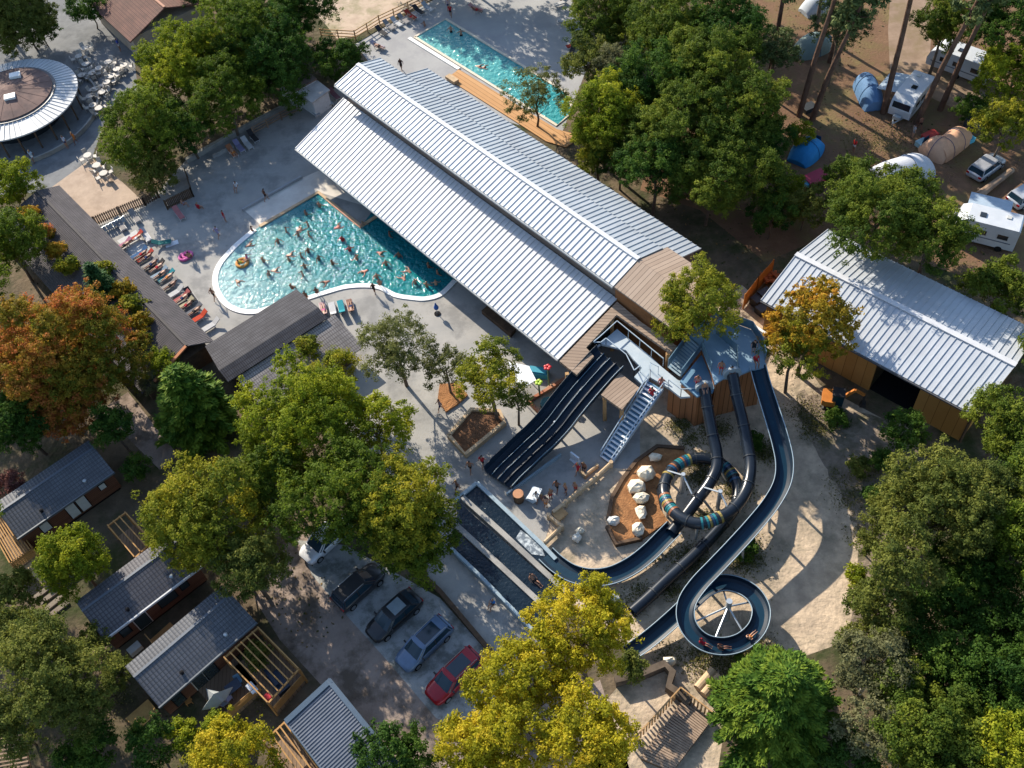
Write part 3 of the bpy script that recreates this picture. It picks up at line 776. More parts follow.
# ------------------------------------------------------------------ slides
def sweep_profile(mb, path, prof_fn, close=True):
    path = [Vector(p) for p in path]; rows = []
    for i, p in enumerate(path):
        d = (path[min(i + 1, len(path) - 1)] - path[max(i - 1, 0)]); h = Vector((d.x, d.y, 0)).normalized()
        s = Vector((h.y, -h.x, 0))        # to the right of travel
        rows.append([p + s * a + Vector((0, 0, b)) for a, b in prof_fn(i / (len(path) - 1))])
    mb.grid(rows, close_u=close)
    if close:
        mb.face(list(reversed(rows[0]))); mb.face(rows[-1])
def chute(parent, pts, w, hl=.45, hr=.45, per=8, lean=.12):
    path = catmull(pts, per); t = .05
    gl = hl if callable(hl) else (lambda u: hl); gr = hr if callable(hr) else (lambda u: hr)
    mb = MB()
    sweep_profile(mb, path, lambda u: [(-w / 2 - lean, gl(u)), (-w / 2, .1), (-w / 4, .015), (0, 0), (w / 4, .015), (w / 2, .1), (w / 2 + lean, gr(u)),
                                       (w / 2 + lean + .02, gr(u)), (w / 2 + .04, .02), (w / 4, -t), (0, -t - .02), (-w / 4, -t), (-w / 2 - .04, .02), (-w / 2 - lean - .02, gl(u))])
    c = mb.build('chute', slide_m, parent, smooth=False)
    for sgn, gg in ((-1, gl), (1, gr)):
        mb = MB(); rim = []
        for i, p in enumerate(path):
            d = (path[min(i + 1, len(path) - 1)] - path[max(i - 1, 0)]); h = Vector((d.x, d.y, 0)).normalized(); s = Vector((h.y, -h.x, 0))
            rim.append(p + s * sgn * (w / 2 + lean + .01) + Vector((0, 0, gg(i / (len(path) - 1)) + .01)))
        mb.tube(rim, .04, 6); mb.build('rim', slide_edge, parent, smooth=True)
    mb = MB(); sweep_profile(mb, path, lambda u: [(-w / 3, .022), (-w / 6, .02), (w / 6, .02), (w / 3, .022)], close=False); mb.build('water_film', chute_water, parent)
    return path
def pz(l): return [W(x, y, z) for x, y, z in l]
def post(parent, p, lean=(0, 0), r=.11):
    posts('support_post', steel, parent, [(Vector((p[0] + lean[0], p[1] + lean[1], 0)), Vector((p[0], p[1], p[2] - .1)))], r=r)
def tube_slide(parent, pts, r, per=7):
    path = catmull(pts, per); mb = MB(); mb.tube(path, r, 16, cap=False)
    mb.build('tube', tube_m, parent, smooth=True)
    for i in range(6, len(path) - 2, 9):
        d = (path[i + 1] - path[i - 1]).normalized(); mb = MB(); mb.tube([path[i] - d * .04, path[i] + d * .04], r + .055, 16)
        mb.build('joint_ring', flat('joint_dark', (.03, .035, .04), .4), parent)
    return path

s1 = thing('tube_slide', 'black tube slide running straight through the striped ring into an open chute round the sand', 'water slide', W(705, 390))
t1 = pz([(704.5, 388, 4.6), (708, 410, 3.6), (712, 432, 2.75), (716.5, 452, 2.15), (716.5, 468, 1.85), (709, 484, 1.55), (697, 500, 1.3), (685, 516, 1.12), (671, 533, 1.0)])
p1 = tube_slide(s1, t1, .47)
c1 = chute(s1, pz([(674, 530, .75), (665, 539, .72), (650, 554, .68), (632, 568, .63), (612, 577.5, .58), (592, 580, .5), (573, 576, .42), (558, 567, .36), (546, 556, .3)]), 1.15, .42, .42)
for i in (10, 26, 40): post(s1, p1[i], (.8, -.6))
for i in (12, 30): post(s1, c1[i], (0, 0))
mb = MB(); mb.tube([p1[0] + Vector((-.02, .2, .05)), p1[0] + Vector((-.02, -.1, .05))], .72, 16); mb.build('start_hoop', flat('hoop_grey', (.25, .3, .33), .4), s1)

s2 = thing('tube_slide', 'black tube slide that coils once as a ring with teal and orange stripes', 'water slide', W(733, 380))
t2 = pz([(732.5, 374, 5.5), (737, 398, 4.4), (743, 422, 3.45), (748, 448, 2.8), (750.5, 468, 2.55), (746, 490, 2.45), (734, 508, 2.42), (716, 519, 2.4), (698, 523.5, 2.35), (681, 517.5, 2.15), (668.5, 505, 1.85), (664, 489, 1.5), (669.5, 473, 1.2), (683, 462, 1.0), (700, 458, .88), (718, 462, .84), (731, 473, .82), (737.5, 489, .8), (735, 507, .78), (722, 525, .76), (706, 543, .73), (689, 560, .7), (668, 579, .66), (648, 598, .6), (632, 612, .52)])
p2 = tube_slide(s2, t2, .46)
bands = {'teal_band': (.015, .15, .17), 'orange_band': (.26, .10, .045), 'yellow_band': (.27, .2, .05), 'blue_band': (.012, .06, .13)}
cols = list(bands)
seqs = [(0, []), (47, ['yellow_band', '', 'teal_band', 'blue_band', 'yellow_band', 'teal_band', '', 'teal_band']), (66, ['orange_band', 'teal_band', 'teal_band', 'orange_band', 'yellow_band', 'blue_band', 'teal_band', 'orange_band']), (82, ['yellow_band', '', '', 'blue_band', 'orange_band', '', 'teal_band', 'teal_band', 'orange_band', 'blue_band', 'teal_band', 'yellow_band', '', '']), (108, ['teal_band', 'blue_band', '', 'yellow_band', 'blue_band', 'teal_band', '', 'blue_band'])]
old_seqs = [(54, ['orange_band', 'teal_band', 'blue_band', 'teal_band', 'yellow_band']), (46, ['yellow_band', 'teal_band', 'blue_band', 'yellow_band', 'teal_band', 'teal_band']), (68, ['orange_band', 'teal_band', 'blue_band', 'orange_band', 'teal_band', 'yellow_band', 'teal_band']), (89, ['orange_band', 'teal_band', 'blue_band', 'teal_band', 'orange_band', 'blue_band', 'teal_band', 'yellow_band']), (112, ['teal_band', 'blue_band', 'yellow_band', 'blue_band', 'teal_band', 'blue_band'])]
for start, lst in seqs[1:]:
    for k, cname in enumerate(lst):
        if not cname: continue
        i = start + k
        a, b = p2[i], p2[i + 1]
        mb = MB(); mb.tube([a.lerp(b, .12), a.lerp(b, .95)], .478, 16, cap=False); mb.build('colour_band', flat(cname, bands[cname], .3, .5), s2)
for i in (14, 32, 56, 70, 84, 100, 120, 140): post(s2, p2[i], (.25, .1) if i < 40 else (0, 0))
for px, py in ((683, 476), (720, 493)):
    mb = MB(); p = W(px, py, 2.4); mb.tube([(p.x, p.y, 0), (p.x, p.y, 2.7)], .17, 10)
    for ox, oy, oz in ((-1.0, .9, -.3), (.4, -1.5, -.2)): mb.tube([(p.x, p.y, 2.5), (p.x + ox, p.y + oy, 2.3 + oz)], .07, 6)
    mb.build('mast', steel, s2)
mb = MB(); mb.tube([p2[0] + Vector((-.02, .2, .05)), p2[0] + Vector((-.02, -.1, .05))], .72, 16); mb.build('start_hoop', flat('hoop_grey', (.25, .3, .33), .4), s2)

s3 = thing('body_slide', 'open dark blue channel slide winding round one full helix above the bright conifer', 'water slide', W(757, 372))
t3 = pz([(757, 368, 5.05), (761, 384, 4.7), (767, 404, 4.2), (773.5, 425, 3.75), (780, 448, 3.35), (783.5, 468, 3.1), (781, 487, 2.92), (770, 507, 2.78), (753, 528, 2.62), (734, 549, 2.48), (715, 569, 2.36), (698, 587, 2.26), (687, 604, 2.17), (685.5, 621, 2.08), (693, 636, 2.0), (707, 646, 1.92), (726, 648.5, 1.84), (744, 642.5, 1.76), (757, 629, 1.68), (760.5, 612, 1.6), (753, 597, 1.52), (739, 588, 1.44), (722, 585, 1.36), (706, 591, 1.26), (692, 603, 1.14), (676, 618, .98), (659, 633, .76), (644, 645, .56), (628, 656, .4)])
c3 = chute(s3, t3, 1.0, lambda u: .42 + .42 * math.exp(-((u - .16) / .1) ** 2), .42, per=8)
for i in (30, 44, 58, 70, 84, 92): post(s3, c3[i] + Vector((.3, 0, 0)), (.2, -.2))
cc = W(724, 618, 1.6)
mb = MB(); mb.tube([(cc.x + .4, cc.y + .6, 0), (cc.x + .4, cc.y + .6, 3.0)], .22, 12); hub = Vector((cc.x + .4, cc.y + .6, 2.1))
mb.build('mast', steel, s3)
for i in (106, 122, 138, 158, 176):
    q = c3[i]; d = (hub - q).normalized(); mb = MB(); mb.tube([hub, q + d * .5 - Vector((0, 0, .08))], .07, 6); mb.build('spoke', steel, s3)

s4 = thing('wide_slide', 'broad black four lane slide sweeping down from the tower to the grey splash deck', 'water slide', W(610, 365))
t4 = pz([(610, 360, 3.45), (602, 368, 3.2), (592, 379, 2.85), (578, 395, 2.45), (565, 411, 2.05), (555, 424, 1.65), (543, 437, 1.25), (530, 449, .9), (517, 461.5, .6), (507, 471, .42), (498.5, 480.5, .34)])
path4 = catmull(t4, 6); w4 = 2.9
def prof4(u):
    hw = w4 / 2 * (1 - .06 * u); pts = [(-hw - .1, .62), (-hw, .08)]
    nl = 4
    for k in range(nl):
        a = -hw + 2 * hw * k / nl; b = -hw + 2 * hw * (k + 1) / nl
        pts += [(a + .06, .05), ((a + b) / 2, 0), (b - .06, .05)]
        if k < nl - 1: pts += [(b - .04, .26), (b + .04, .26)]
    pts += [(hw, .08), (hw + .1, .62), (hw + .14, .62), (hw + .04, -.05), (-hw - .04, -.05), (-hw - .14, .62)]
    return pts
mb = MB(); sweep_profile(mb, path4, prof4); mb.build('chute', slide_m, s4)
for sgn in (-1, 1):
    rim = []
    for i, p in enumerate(path4):
        d = path4[min(i + 1, len(path4) - 1)] - path4[max(i - 1, 0)]; h = Vector((d.x, d.y, 0)).normalized(); s = Vector((h.y, -h.x, 0))
        rim.append(p + s * sgn * (w4 / 2 * (1 - .06 * i / len(path4)) + .12) + Vector((0, 0, .63)))
    mb = MB(); mb.tube(rim, .04, 6); mb.build('rim', slide_m if sgn > 0 else slide_out, s4, smooth=True)
for k in (1, 2, 3):
    rim = []
    for i, p in enumerate(path4):
        d = path4[min(i + 1, len(path4) - 1)] - path4[max(i - 1, 0)]; h = Vector((d.x, d.y, 0)).normalized(); s = Vector((h.y, -h.x, 0)); hw = w4 / 2 * (1 - .06 * i / len(path4))
        rim.append(p + s * (-hw + 2 * hw * k / 4) + Vector((0, 0, .27)))
    mb = MB(); mb.tube(rim, .03, 6); mb.build('lane_divider', slide_out if k > 1 else slide_m, s4, smooth=True)
for i in (14, 26):
    for o in (-.9, .9): post(s4, path4[i] + Vector((o * .7, o * .5, 0)))

# ------------------------------------------------------------------ landing channels
lp = W(500, 540)
chan = thing('landing_channels', 'three straight dark water run out channels with pale walls on the grey deck', 'splash pool', lp)
def wall(mb, pts, w, h, z=.0): strip(mb, [W(x, y) for x, y in pts], w, h, z)
mb = MB(); wall(mb, [(455.6, 503.5), (477.5, 485.5)], .3, .5); wall(mb, [(477.5, 485.5), (543, 548), (556, 562)], .32, .52); mb.build('side_wall', slide_edge, chan)
mb = MB(); wall(mb, [(462, 499), (500, 533), (541, 571), (566, 594)], .42, .5); mb.build('middle_wall', concrete, chan)
mb = MB(); wall(mb, [(456, 527), (480, 549), (538, 603), (560, 624)], .42, .5); mb.build('middle_wall', concrete, chan)
mb = MB(); wall(mb, [(450, 549), (480, 577.5), (529, 628), (545, 645)], .25, .5); mb.build('side_wall', slide_edge, chan)
run_m = mat('runout_water', (.005, .012, .022), (.012, .022, .034), .9, .14, .22, bump=.6, bscale=4)
for q in (((477, 488), (555, 561), (565, 592), (464, 500)), ((458, 503), (563, 595), (558, 621), (457, 526)), ((454, 530), (556, 623), (545, 642), (450, 549))):
    mb = MB(); p = [W(x, y) for x, y in q]; mb.face([(v.x, v.y, .3) for v in reversed(p)]); mb.build('water', run_m, chan)
mb = MB(); mb.face([(v.x, v.y, .315) for v in (W(521, 532), W(516, 540), W(532, 556), W(545, 558), W(541, 546))]); mb.build('foam', mat('foam', (.12, .15, .18), (.45, .5, .52), 3.0, .5, .3, lo=.45, hi=.6), chan)
mb = MB(); wall(mb, [(561, 456), (507, 496)], .16, .4); tag(mb.build('blue_kerb', slide_edge), 'straight pale blue kerb edging the splash deck beside the wide slide', 'kerb')

# ------------------------------------------------------------------ timber barriers
def logs(name, pts, r, z, label, m=timber_pale, cat='barrier'):
    mb = MB()
    for a, b in zip(pts[:-1], pts[1:]):
        p, q = W(*a, 0), W(*b, 0); mb.tube([(p.x, p.y, z), (q.x, q.y, z)], r, 8); mb.tube([(p.x, p.y, z - 2 * r * .9), (q.x, q.y, z - 2 * r * .9)], r, 8)
        mb.tube([(p.x, p.y, 0), (p.x, p.y, z + r * 1.2)], r * 1.1, 8)
    return tag(mb.build(name, m, smooth=False), label, cat)
logs('log_barrier', [(611, 467), (597, 480), (580, 494), (566, 506), (553, 516)], .16, .62, 'long pale log barrier between the splash deck and the sand below the stairs')
logs('log_barrier', [(549, 519), (562, 530), (545, 546)], .15, .6, 'short bent log barrier at the corner of the landing channels')
logs('log_barrier', [(597, 468), (585, 478), (578, 470)], .12, .4, 'low log edging at the foot of the white stairs')
lg = W(560, 517)
mb = MB(); mb.box((lg.x, lg.y, .5), (1.0, .9, .12), .6); mb.box((lg.x, lg.y, .22), (.7, .6, .44), .6); tag(mb.build('wooden_table', timber), 'small orange wooden table just behind the long log barrier', 'table')
# brown planter with kerb logs under the olive tree
plc = [(449.5, 438), (466, 457), (505, 425), (500, 414), (472, 412)]
pl = thing('planter_bed', 'raised bark bed with a pale timber rim under the olive tree', 'planter', W(478, 432))
mb = MB(); mb.prism([W(x, y) for x, y in plc], .013, .3); mb.build('mulch', mat('dark_mulch', (.11, .055, .03), (.17, .09, .05), 2.0, .95, .1, bump=.6), pl)
mb = MB(); strip(mb, [W(x, y) for x, y in plc + [plc[0]]], .32, .5, .013); mb.build('rim', timber_pale, pl)
plc2 = [(438, 400), (446, 413), (458, 405), (468, 396), (458, 384), (440, 385)]
pl2 = thing('planter_bed', 'bed of orange bark chips behind the olive tree', 'planter', W(452, 398))
mb = MB(); mb.prism([W(x, y) for x, y in plc2], .013, .2); mb.build('mulch', orange_earth, pl2)
plc3 = [(529, 404), (546, 420), (567, 395), (570, 380), (556, 380)]
pl3 = thing('planter_bed', 'timber edged sand bed beside the upper bend of the wide slide', 'planter', W(548, 400))
mb = MB(); mb.prism([W(x, y) for x, y in plc3], .013, .2); mb.build('sand', mat('bed_sand', (.45, .36, .26), (.3, .22, .15), 1.2, .9, .1), pl3)
mb = MB(); strip(mb, [W(x, y) for x, y in ((570, 379), (529, 404), (546, 420))], .3, .55, .013); mb.build('rim', mat('red_timber', (.3, .1, .055), (.4, .2, .12), 1.5, .8, .2), pl3)
# rock garden
rg_px = [(658, 449), (682, 450), (692, 462), (668, 470), (656, 490), (660, 510), (668, 522), (641, 541), (616, 545), (608, 521), (612, 499), (636, 463)]
mb = MB(); mb.prism([W(x, y) for x, y in rg_px], .013, .22)
tag(mb.build('bark_bed', orange_earth), 'curved bed of orange bark chips inside the slide loop', 'planting bed')
mb = MB(); strip(mb, [W(x, y) for x, y in ((608, 521), (612, 499), (623, 480), (636, 463), (657, 448), (684, 450))], .3, .36, .013)
tag(mb.build('timber_edging', timber_dark), 'dark curved timber edging along the left side of the bark bed', 'edging')
mb = MB(); strip(mb, [W(x, y) for x, y in ((607, 528), (616, 546), (642, 540))], .28, .45, .013); tag(mb.build('timber_edging', timber_dark), 'angled grey timber edging at the lower corner of the bark bed', 'edging')
def boulder(px, py, r, label, m=rock_m, seed=0, z=0, group=None):
    p = W(px, py, z); rg = random.Random(seed); mb = MB()
    n, mm = 7, 5; rows = []; th0 = rg.uniform(0, 1)
    for a in range(mm):
        ph = -math.pi / 2 * .6 + (math.pi / 2 * 1.6) * a / (mm - 1) * .999
        row = []
        for b in range(n):
            t = 2 * math.pi * b / n + th0; k = rg.uniform(.8, 1.18)
            row.append((p.x + r[0] * k * math.cos(ph) * math.cos(t), p.y + r[1] * k * math.cos(ph) * math.sin(t), z + r[2] * (.5 + .7 * k * math.sin(ph))))
        rows.append(row)
    mb.grid(rows, close_u=True); mb.face(rows[-1])
    return tag(mb.build('boulder', m), label, 'boulder', group)
boulder(655.5, 459, (.55, .4, .5), 'pale boulder alone at the top of the bark bed', seed=1, z=.2)
boulder(646, 477, (.8, .62, .95), 'largest and topmost boulder of the pale rock pile', seed=2, z=.2)
boulder(637, 489, (.82, .62, .75), 'wide pale boulder just below the largest one in the pile', seed=3, z=.2)
boulder(641, 501, (.66, .5, .7), 'pale boulder in the middle of the rock pile', seed=4, z=.2)
boulder(641, 514, (.5, .7, .62), 'tall pale boulder near the lower end of the rock pile', seed=5, z=.2)
boulder(638, 531, (.5, .65, .65), 'lowest separate boulder of the row beside the timber edging', seed=6, z=.2)
white_rock = mat('white_rock', (.72, .69, .62), (.6, .57, .5), 1.5, .85, .2, bump=.5)
boulder(614, 523, (.6, .36, .7), 'smooth white boulder at the left tip of the bark bed', white_rock, 7, .1)
boulder(577, 540, (.42, .36, .75), 'white upright boulder standing on the open sand', white_rock, 8)
boulder(580, 532, (.4, .3, .5), 'tan flat topped rock behind the white boulder on the sand', rock_m, 9)
boulder(611, 601, (.65, .4, .8), 'white boulder beside the yellow tree under the chute bend', white_rock, 10)
boulder(605, 613, (.4, .4, .6), 'smaller white rock poking out of the yellow tree', white_rock, 11)
boulder(669, 664, (.55, .4, .8), 'tan boulder on the mound below the helix', rock_m, 12)
boulder(711, 640, (.3, .3, .3), 'small stone beneath the helix slide', rock_m, 13)
# dark kerb wall of the lower mound, tan logs and the slatted footbridge
mb = MB(); strip(mb, [W(x, y) for x, y in ((615, 684), (640, 678), (664, 668), (672, 676), (668, 690), (690, 705))], .5, .9, 0); tag(mb.build('earth_bank', mat('dark_earth', (.07, .055, .042), (.13, .1, .075), 1.0, .95, .1)), 'dark curved earth bank below the slide exits', 'bank')
for k, (px, py) in enumerate(((705, 681), (711, 687))):
    p = W(px, py); a = rad(40); mb = MB(); mb.tube([(p.x - .9 * math.cos(a), p.y - .9 * math.sin(a), .32), (p.x + .9 * math.cos(a), p.y + .9 * math.sin(a), .32)], .32, 12)
    tag(mb.build('log', timber_pale), ('upper left' if k == 0 else 'lower right') + ' log of the two short thick logs below the helix', 'log')
br = W(680, 735); br.z = 0
bridge = thing('slatted_walkway', 'brown slatted timber walkway with log rails at the bottom edge', 'walkway', br)
A, B, C_, D = W(683, 700, .5), W(710, 722, .5), W(672, 772, .5), W(640, 758, .5)
mb = MB()
nb = 27
for i in range(nb):
    t = (i + .5) / nb; a = A.lerp(D, t); b = B.lerp(C_, t); mb.bar(a, b, .13, .08)
mb.build('slat', mat('slat_wood', (.34, .25, .18), (.24, .17, .12), 2, .85, .2), bridge)
mb = MB(); mb.prism([v + (sum((A, B, C_, D), Vector()) / 4 - v) * .02 for v in (A, B, C_, D)], 0, .36); mb.build('under_frame', timber_dark, bridge)
mb = MB()
e1, e2, e3 = W(632, 745, .5), W(680, 692, .5), W(712, 717, .5)
for a, b in ((e1, e2), (e2, e3)):
    n = int((b - a).length / .28)
    mb.bar(a + Vector((0, 0, .9)), b + Vector((0, 0, .9)), .09)
    for k in range(n + 1):
        p = a.lerp(b, k / n); mb.bar(p - Vector((0, 0, .4)), p + Vector((0, 0, .85)), .1)
mb.build('railing', timber, bridge)

# ------------------------------------------------------------------ fences
def fence(name, px, h, label, m=fence_wood, gap=.22, sw=.14, z=0, rails=True, posts=2.0):
    pts = [W(x, y, z) for x, y in px]; root = thing(name, label, 'fence', pts[0])
    mb, mp = MB(), MB(); up = Vector((0, 0, 1))
    for a, b in zip(pts[:-1], pts[1:]):
        L = (b - a).length; n = max(1, int(L / gap)); 
        for k in range(n):
            p = a.lerp(b, (k + .5) / n); d = (b - a).normalized(); mb.bar(p + up * .08, p + up * h, .03, sw, up=d)
        if rails:
            for hh in (.25, .85): mp.bar(a + up * h * hh, b + up * h * hh, .05, .09)
        n = max(1, int(L / posts))
        for k in range(n + 1):
            p = a.lerp(b, k / n); mp.bar(p, p + up * (h + .06), .1)
    mb.build('slat', m, root); mp.build('post_and_rail', m, root); return root
def post_rail(name, px, h, label, m=timber, step=1.8, nr=3):
    pts = [W(x, y) for x, y in px]; root = thing(name, label, 'fence', pts[0]); mb, mp = MB(), MB(); up = Vector((0, 0, 1))
    for a, b in zip(pts[:-1], pts[1:]):
        n = max(1, int((b - a).length / step))
        for k in range(n + 1):
            p = a.lerp(b, k / n); posts('post', m, root, [(p, p + up * (h + .1))], r=.07)
        for r in range(nr): mb.bar(a + up * h * (r + 1) / nr, b + up * h * (r + 1) / nr, .06, .1)
    mb.build('rail', m, root); return root
fence('slat_fence', [(97, 226), (146, 206)], 1.3, 'pale slatted fence between the beige terrace and the sunbathers deck')
fence('slat_fence', [(146, 206), (160, 198)], 1.1, 'dark end of slatted fence running under the bushy tree', timber_dark)
fence('board_fence', [(168, 210), (194, 197), (188, 178)], 1.3, 'dark corner board fence beside the striped lounger', timber_dark, gap=.17)
fence('glass_screen', [(102, 234), (126, 222)], .8, 'short low grey screen beside the end of the slatted fence', rail_metal, gap=.3, sw=.26)
post_rail('rail_fence', [(322, 38), (356, 40), (380, 25), (437, -2)], 1.2, 'brown rail fence between the sandy track and the far grey deck')
post_rail('rail_fence', [(254, 135), (282, 120), (300, 112)], 1.0, 'dark rail fence beside the cabin along the near deck', fence_wood)
mb = MB(); strip(mb, [W(x, y) for x, y in ((187, 163), (247, 129), (298, 102))], .4, .55, .013); tag(mb.build('low_wall', mat('stone_wall', (.3, .29, .26), (.2, .2, .18), 1.0, .9, .1)), 'low grey stone wall along the shaded edge of the pool deck', 'wall')
mb = MB(); strip(mb, [W(x, y) for x, y in ((243, 211), (302, 178))], .22, .3, .017); tag(mb.build('low_wall', flat('wall_grey', (.3, .31, .32), .8)), 'thin low grey wall at the head of the big pool terrace', 'wall')
mb = MB(); strip(mb, [W(x, y) for x, y in ((425, 578), (440, 592), (487, 648), (500, 662))], .35, .3, .01); tag(mb.build('kerb_wall', timber_dark), 'dark low retaining edge between the parked cars and the pool deck', 'edging')
mb = MB(); strip(mb, [W(x, y) for x, y in ((213, 158), (234, 148))], .3, .4, .013); tag(mb.build('low_wall', concrete), 'short grey bench wall beside the shaded loungers', 'wall')
fence('timber_gate', [(743, 309), (756, 292), (771, 275)], 2.0, 'orange timber gate fence beside the barn gable', flat('orange_timber', (.36, .15, .035), .8), gap=.15)
mb = MB(); strip(mb, [W(x, y) for x, y in ((752, 328), (767, 338))], .25, .5, 0); tag(mb.build('kerb_block', coping_white), 'white kerb block between the slide tower and the barn', 'kerb')
# log pile of rusty heap beside the barn
mb = MB()
for i in range(16):
    p = W(769 + random.uniform(-6, 6), 282 + random.uniform(-6, 6)); a = random.uniform(0, 3); d = Vector((math.cos(a), math.sin(a), random.uniform(-.2, .2))); z = random.uniform(.2, 1.0)
    c = Vector((p.x, p.y, z)); mb.bar(c - d * .5, c + d * .5, .25, .18)
tag(mb.build('scrap_heap', flat('rust', (.3, .09, .03), .85)), 'rust orange heap behind the timber gate by the barn', 'heap')
mb = MB()
for x, y, dz in ((757, 304, .9), (762, 312, .7), (764, 300, 1.1)):
    p = W(x, y); mb.box((p.x, p.y, dz / 2), (1.1, .9, dz), .5)
tag(mb.build('waste_container', flat('black_plastic', (.03, .03, .035), .5)), 'black waste containers behind the timber gate', 'container')
# round umbrella-like bin and blue umbrella
p = W(519, 500); bb = thing('round_barrel', 'round wooden barrel at the corner of the splash deck', 'barrel', p)
mb = MB(); mb.lathe(p, [(.42, .012), (.46, .5), (.42, .95)], 16); mb.build('barrel', timber_dark, bb)
mb = MB(); mb.lathe(p, [(.43, .955), (.43, 1.0)], 16); mb.build('lid', flat('orange_lid', (.42, .2, .1), .7), bb)
def closed_parasol(px, py, label, m, h=2.3):
    p = W(px, py); r = thing('closed_parasol', label, 'parasol', p)
    mb = MB(); mb.tube([p, p + Vector((0, 0, h))], .035, 8); mb.build('pole', steel, r)
    mb = MB(); mb.lathe(p, [(.2, .75), (.24, .95), (.13, h - .3), (.03, h + .05)], 9); mb.build('canopy', m, r)
    mb = MB(); mb.lathe(p, [(.3, .013), (.3, .1)], 12); mb.build('base', dark_void, r)
closed_parasol(437.5, 314, 'closed royal blue parasol on the open deck beside the pool end', flat('royal_blue', (.02, .09, .32), .7), 1.5)
# play pieces at the deck by the hall eave
p = W(520, 376); sh = thing('shade_canopy', 'white stretched shade canopy at the planted corner by the hall', 'canopy', p)
mb = MB(); q = [W(x, y, 2.3) for x, y in ((509, 362), (529, 366), (536, 380), (523, 388), (512, 378))]; mb.prism(q, 2.25, lambda x, y: 2.32); mb.build('cloth', flat('white_cloth', (.7, .72, .75), .8), sh)
mb = MB()
for v in (q[0], q[1], q[3]): mb.tube([(v.x, v.y, 0), (v.x, v.y, 2.25)], .05, 6)
mb.build('pole', steel, sh)
def play_flower(px, py, col, label, h=2.6):
    p = W(px, py); r = thing('play_flower', label, 'play feature', p); mb = MB(); mb.tube([p, p + Vector((0, 0, h))], .08, 8); mb.build('stem', flat('stem_green', (.1, .2, .12), .5), r)
    mb = MB()
    for k in range(5):
        a = k * 1.2566; mb.blob((p.x + .2 * math.cos(a), p.y + .2 * math.sin(a), h + .05), (.17, .17, .1), 8, 5)
    mb.build('petals', flat(label.split()[0] + '_petal', col, .4), r)
play_flower(549, 386, (.5, .025, .03), 'red flower spray post beside the white shade canopy')
play_flower(540, 398, (.35, .5, .03), 'lime flower spray post in front of the white shade canopy', 2.2)
p = W(539, 375); mb = MB(); mb.box((p.x, p.y, .35), (1.7, .8, .6), rad(-20)); mb.box((p.x, p.y, .7), (1.4, .6, .12), rad(-20)); tag(mb.build('play_block', flat('turquoise_block', (.03, .27, .38), .5)), 'turquoise play block behind the red flower post', 'play block')
p = W(548, 408); mb = MB(); mb.lathe(p, [(.6, .2), (.62, .8), (.5, .85)], 14); tag(mb.build('round_tub', flat('teal_tub', (.02, .12, .13), .5)), 'dark teal round tub in the shade under the eave corner', 'tub')
# ------------------------------------------------------------------ mobile homes
home_wall = plank_mat('home_cladding', (.10, .045, .028), (.15, .07, .042), 'Z', .2, .1)
home_tile = tile_mat('home_tiles', (.12, .125, .14), (.09, .095, .108), (.06, .065, .075), .27, .33, .2, .6, .3)
home_tile2 = tile_mat('home_tiles_plum', (.125, .12, .13), (.098, .094, .104), (.06, .058, .066), .27, .33, .2, .6, .3)
window_glass = flat('window_glass', (.03, .045, .05), .1, .6)
curtain = flat('curtain_white', (.5, .53, .52), .8)
frame_pale = flat('frame_pale', (.5, .5, .47), .5)
def mobile_home(nl, nr, width, label, tiles, fascia, zr=(.3, .6), eave=2.75, ridge=.68, length=None, windows=(), gable_col=None):
    """near long eave from left to right given in the photo; local x along it, y to the far side"""
    a, b = W(*nl, eave), W(*nr, eave); ang = math.atan2(b.y - a.y, b.x - a.x); L = length or (b - a).length
    o = Vector((a.x, a.y, 0)); h = thing('mobile_home', label, 'mobile home', o, ang)
    zt = eave + .75
    r = MB(); yr = width * ridge
    def q(x0, y0, z0, x1, y1, z1):
        return
    p = [(0, 0, eave), (L, 0, eave), (L, yr, zt), (0, yr, zt)]; r.hexa([(x, y, z - .1) for x, y, z in p], p)
    p = [(0, yr + .005, zt), (L, yr + .005, zt), (L, width, eave + .5), (0, width, eave + .5)]; r.hexa([(x, y, z - .1) for x, y, z in p], p)
    r.build('roof', tiles, h, world=False)
    m_ = MB(); m_.bar((0, yr, zt + .015), (L, yr, zt + .015), .2, .06); m_.build('ridge_cap', flat('ridge_slate', (.1, .12, .15), .5), h, world=False)
    m_ = MB(); m_.bar((-.03, -.06, eave - .06), (L + .03, -.06, eave - .06), .12, .2); m_.build('gutter', fascia, h, world=False)
    w = MB(); w.prism([(.15, .25), (L - .15, .25), (L - .15, width - .25), (.15, width - .25)], .35, eave - .08)
    w.build('wall', home_wall, h, world=False)
    w = MB(); w.prism([(.3, .4), (L - .3, .4), (L - .3, width - .4), (.3, width - .4)], 0, .34); w.build('skirt', dark_void, h, world=False)
    for (x0, x1, z0, z1, cur) in windows:
        f = MB(); f.box(((x0 + x1) / 2, .23, (z0 + z1) / 2), (x1 - x0 + .14, .06, z1 - z0 + .14)); fo = f.build('window', frame_pale if cur == 2 else dark_void, h, world=False)
        g_ = MB(); g_.box(((x0 + x1) / 2, .19, (z0 + z1) / 2), (x1 - x0, .04, z1 - z0)); g_.build('pane', curtain if cur == 1 else window_glass, fo, world=False)
    for x in (L * .3, L * .75):
        v = MB(); v.lathe((x, yr * .25, eave + .25 * .75), [(.12, -.05), (.12, .16), (.16, .2), (.05, .26)], 10); v.build('roof_vent', dark_void if x < L * .5 else steel, h, world=False)
    return h, o, ang, L
slate_f = flat('fascia_slate', (.1, .12, .14), .5); white_f = flat('fascia_white', (.5, .52, .54), .5)
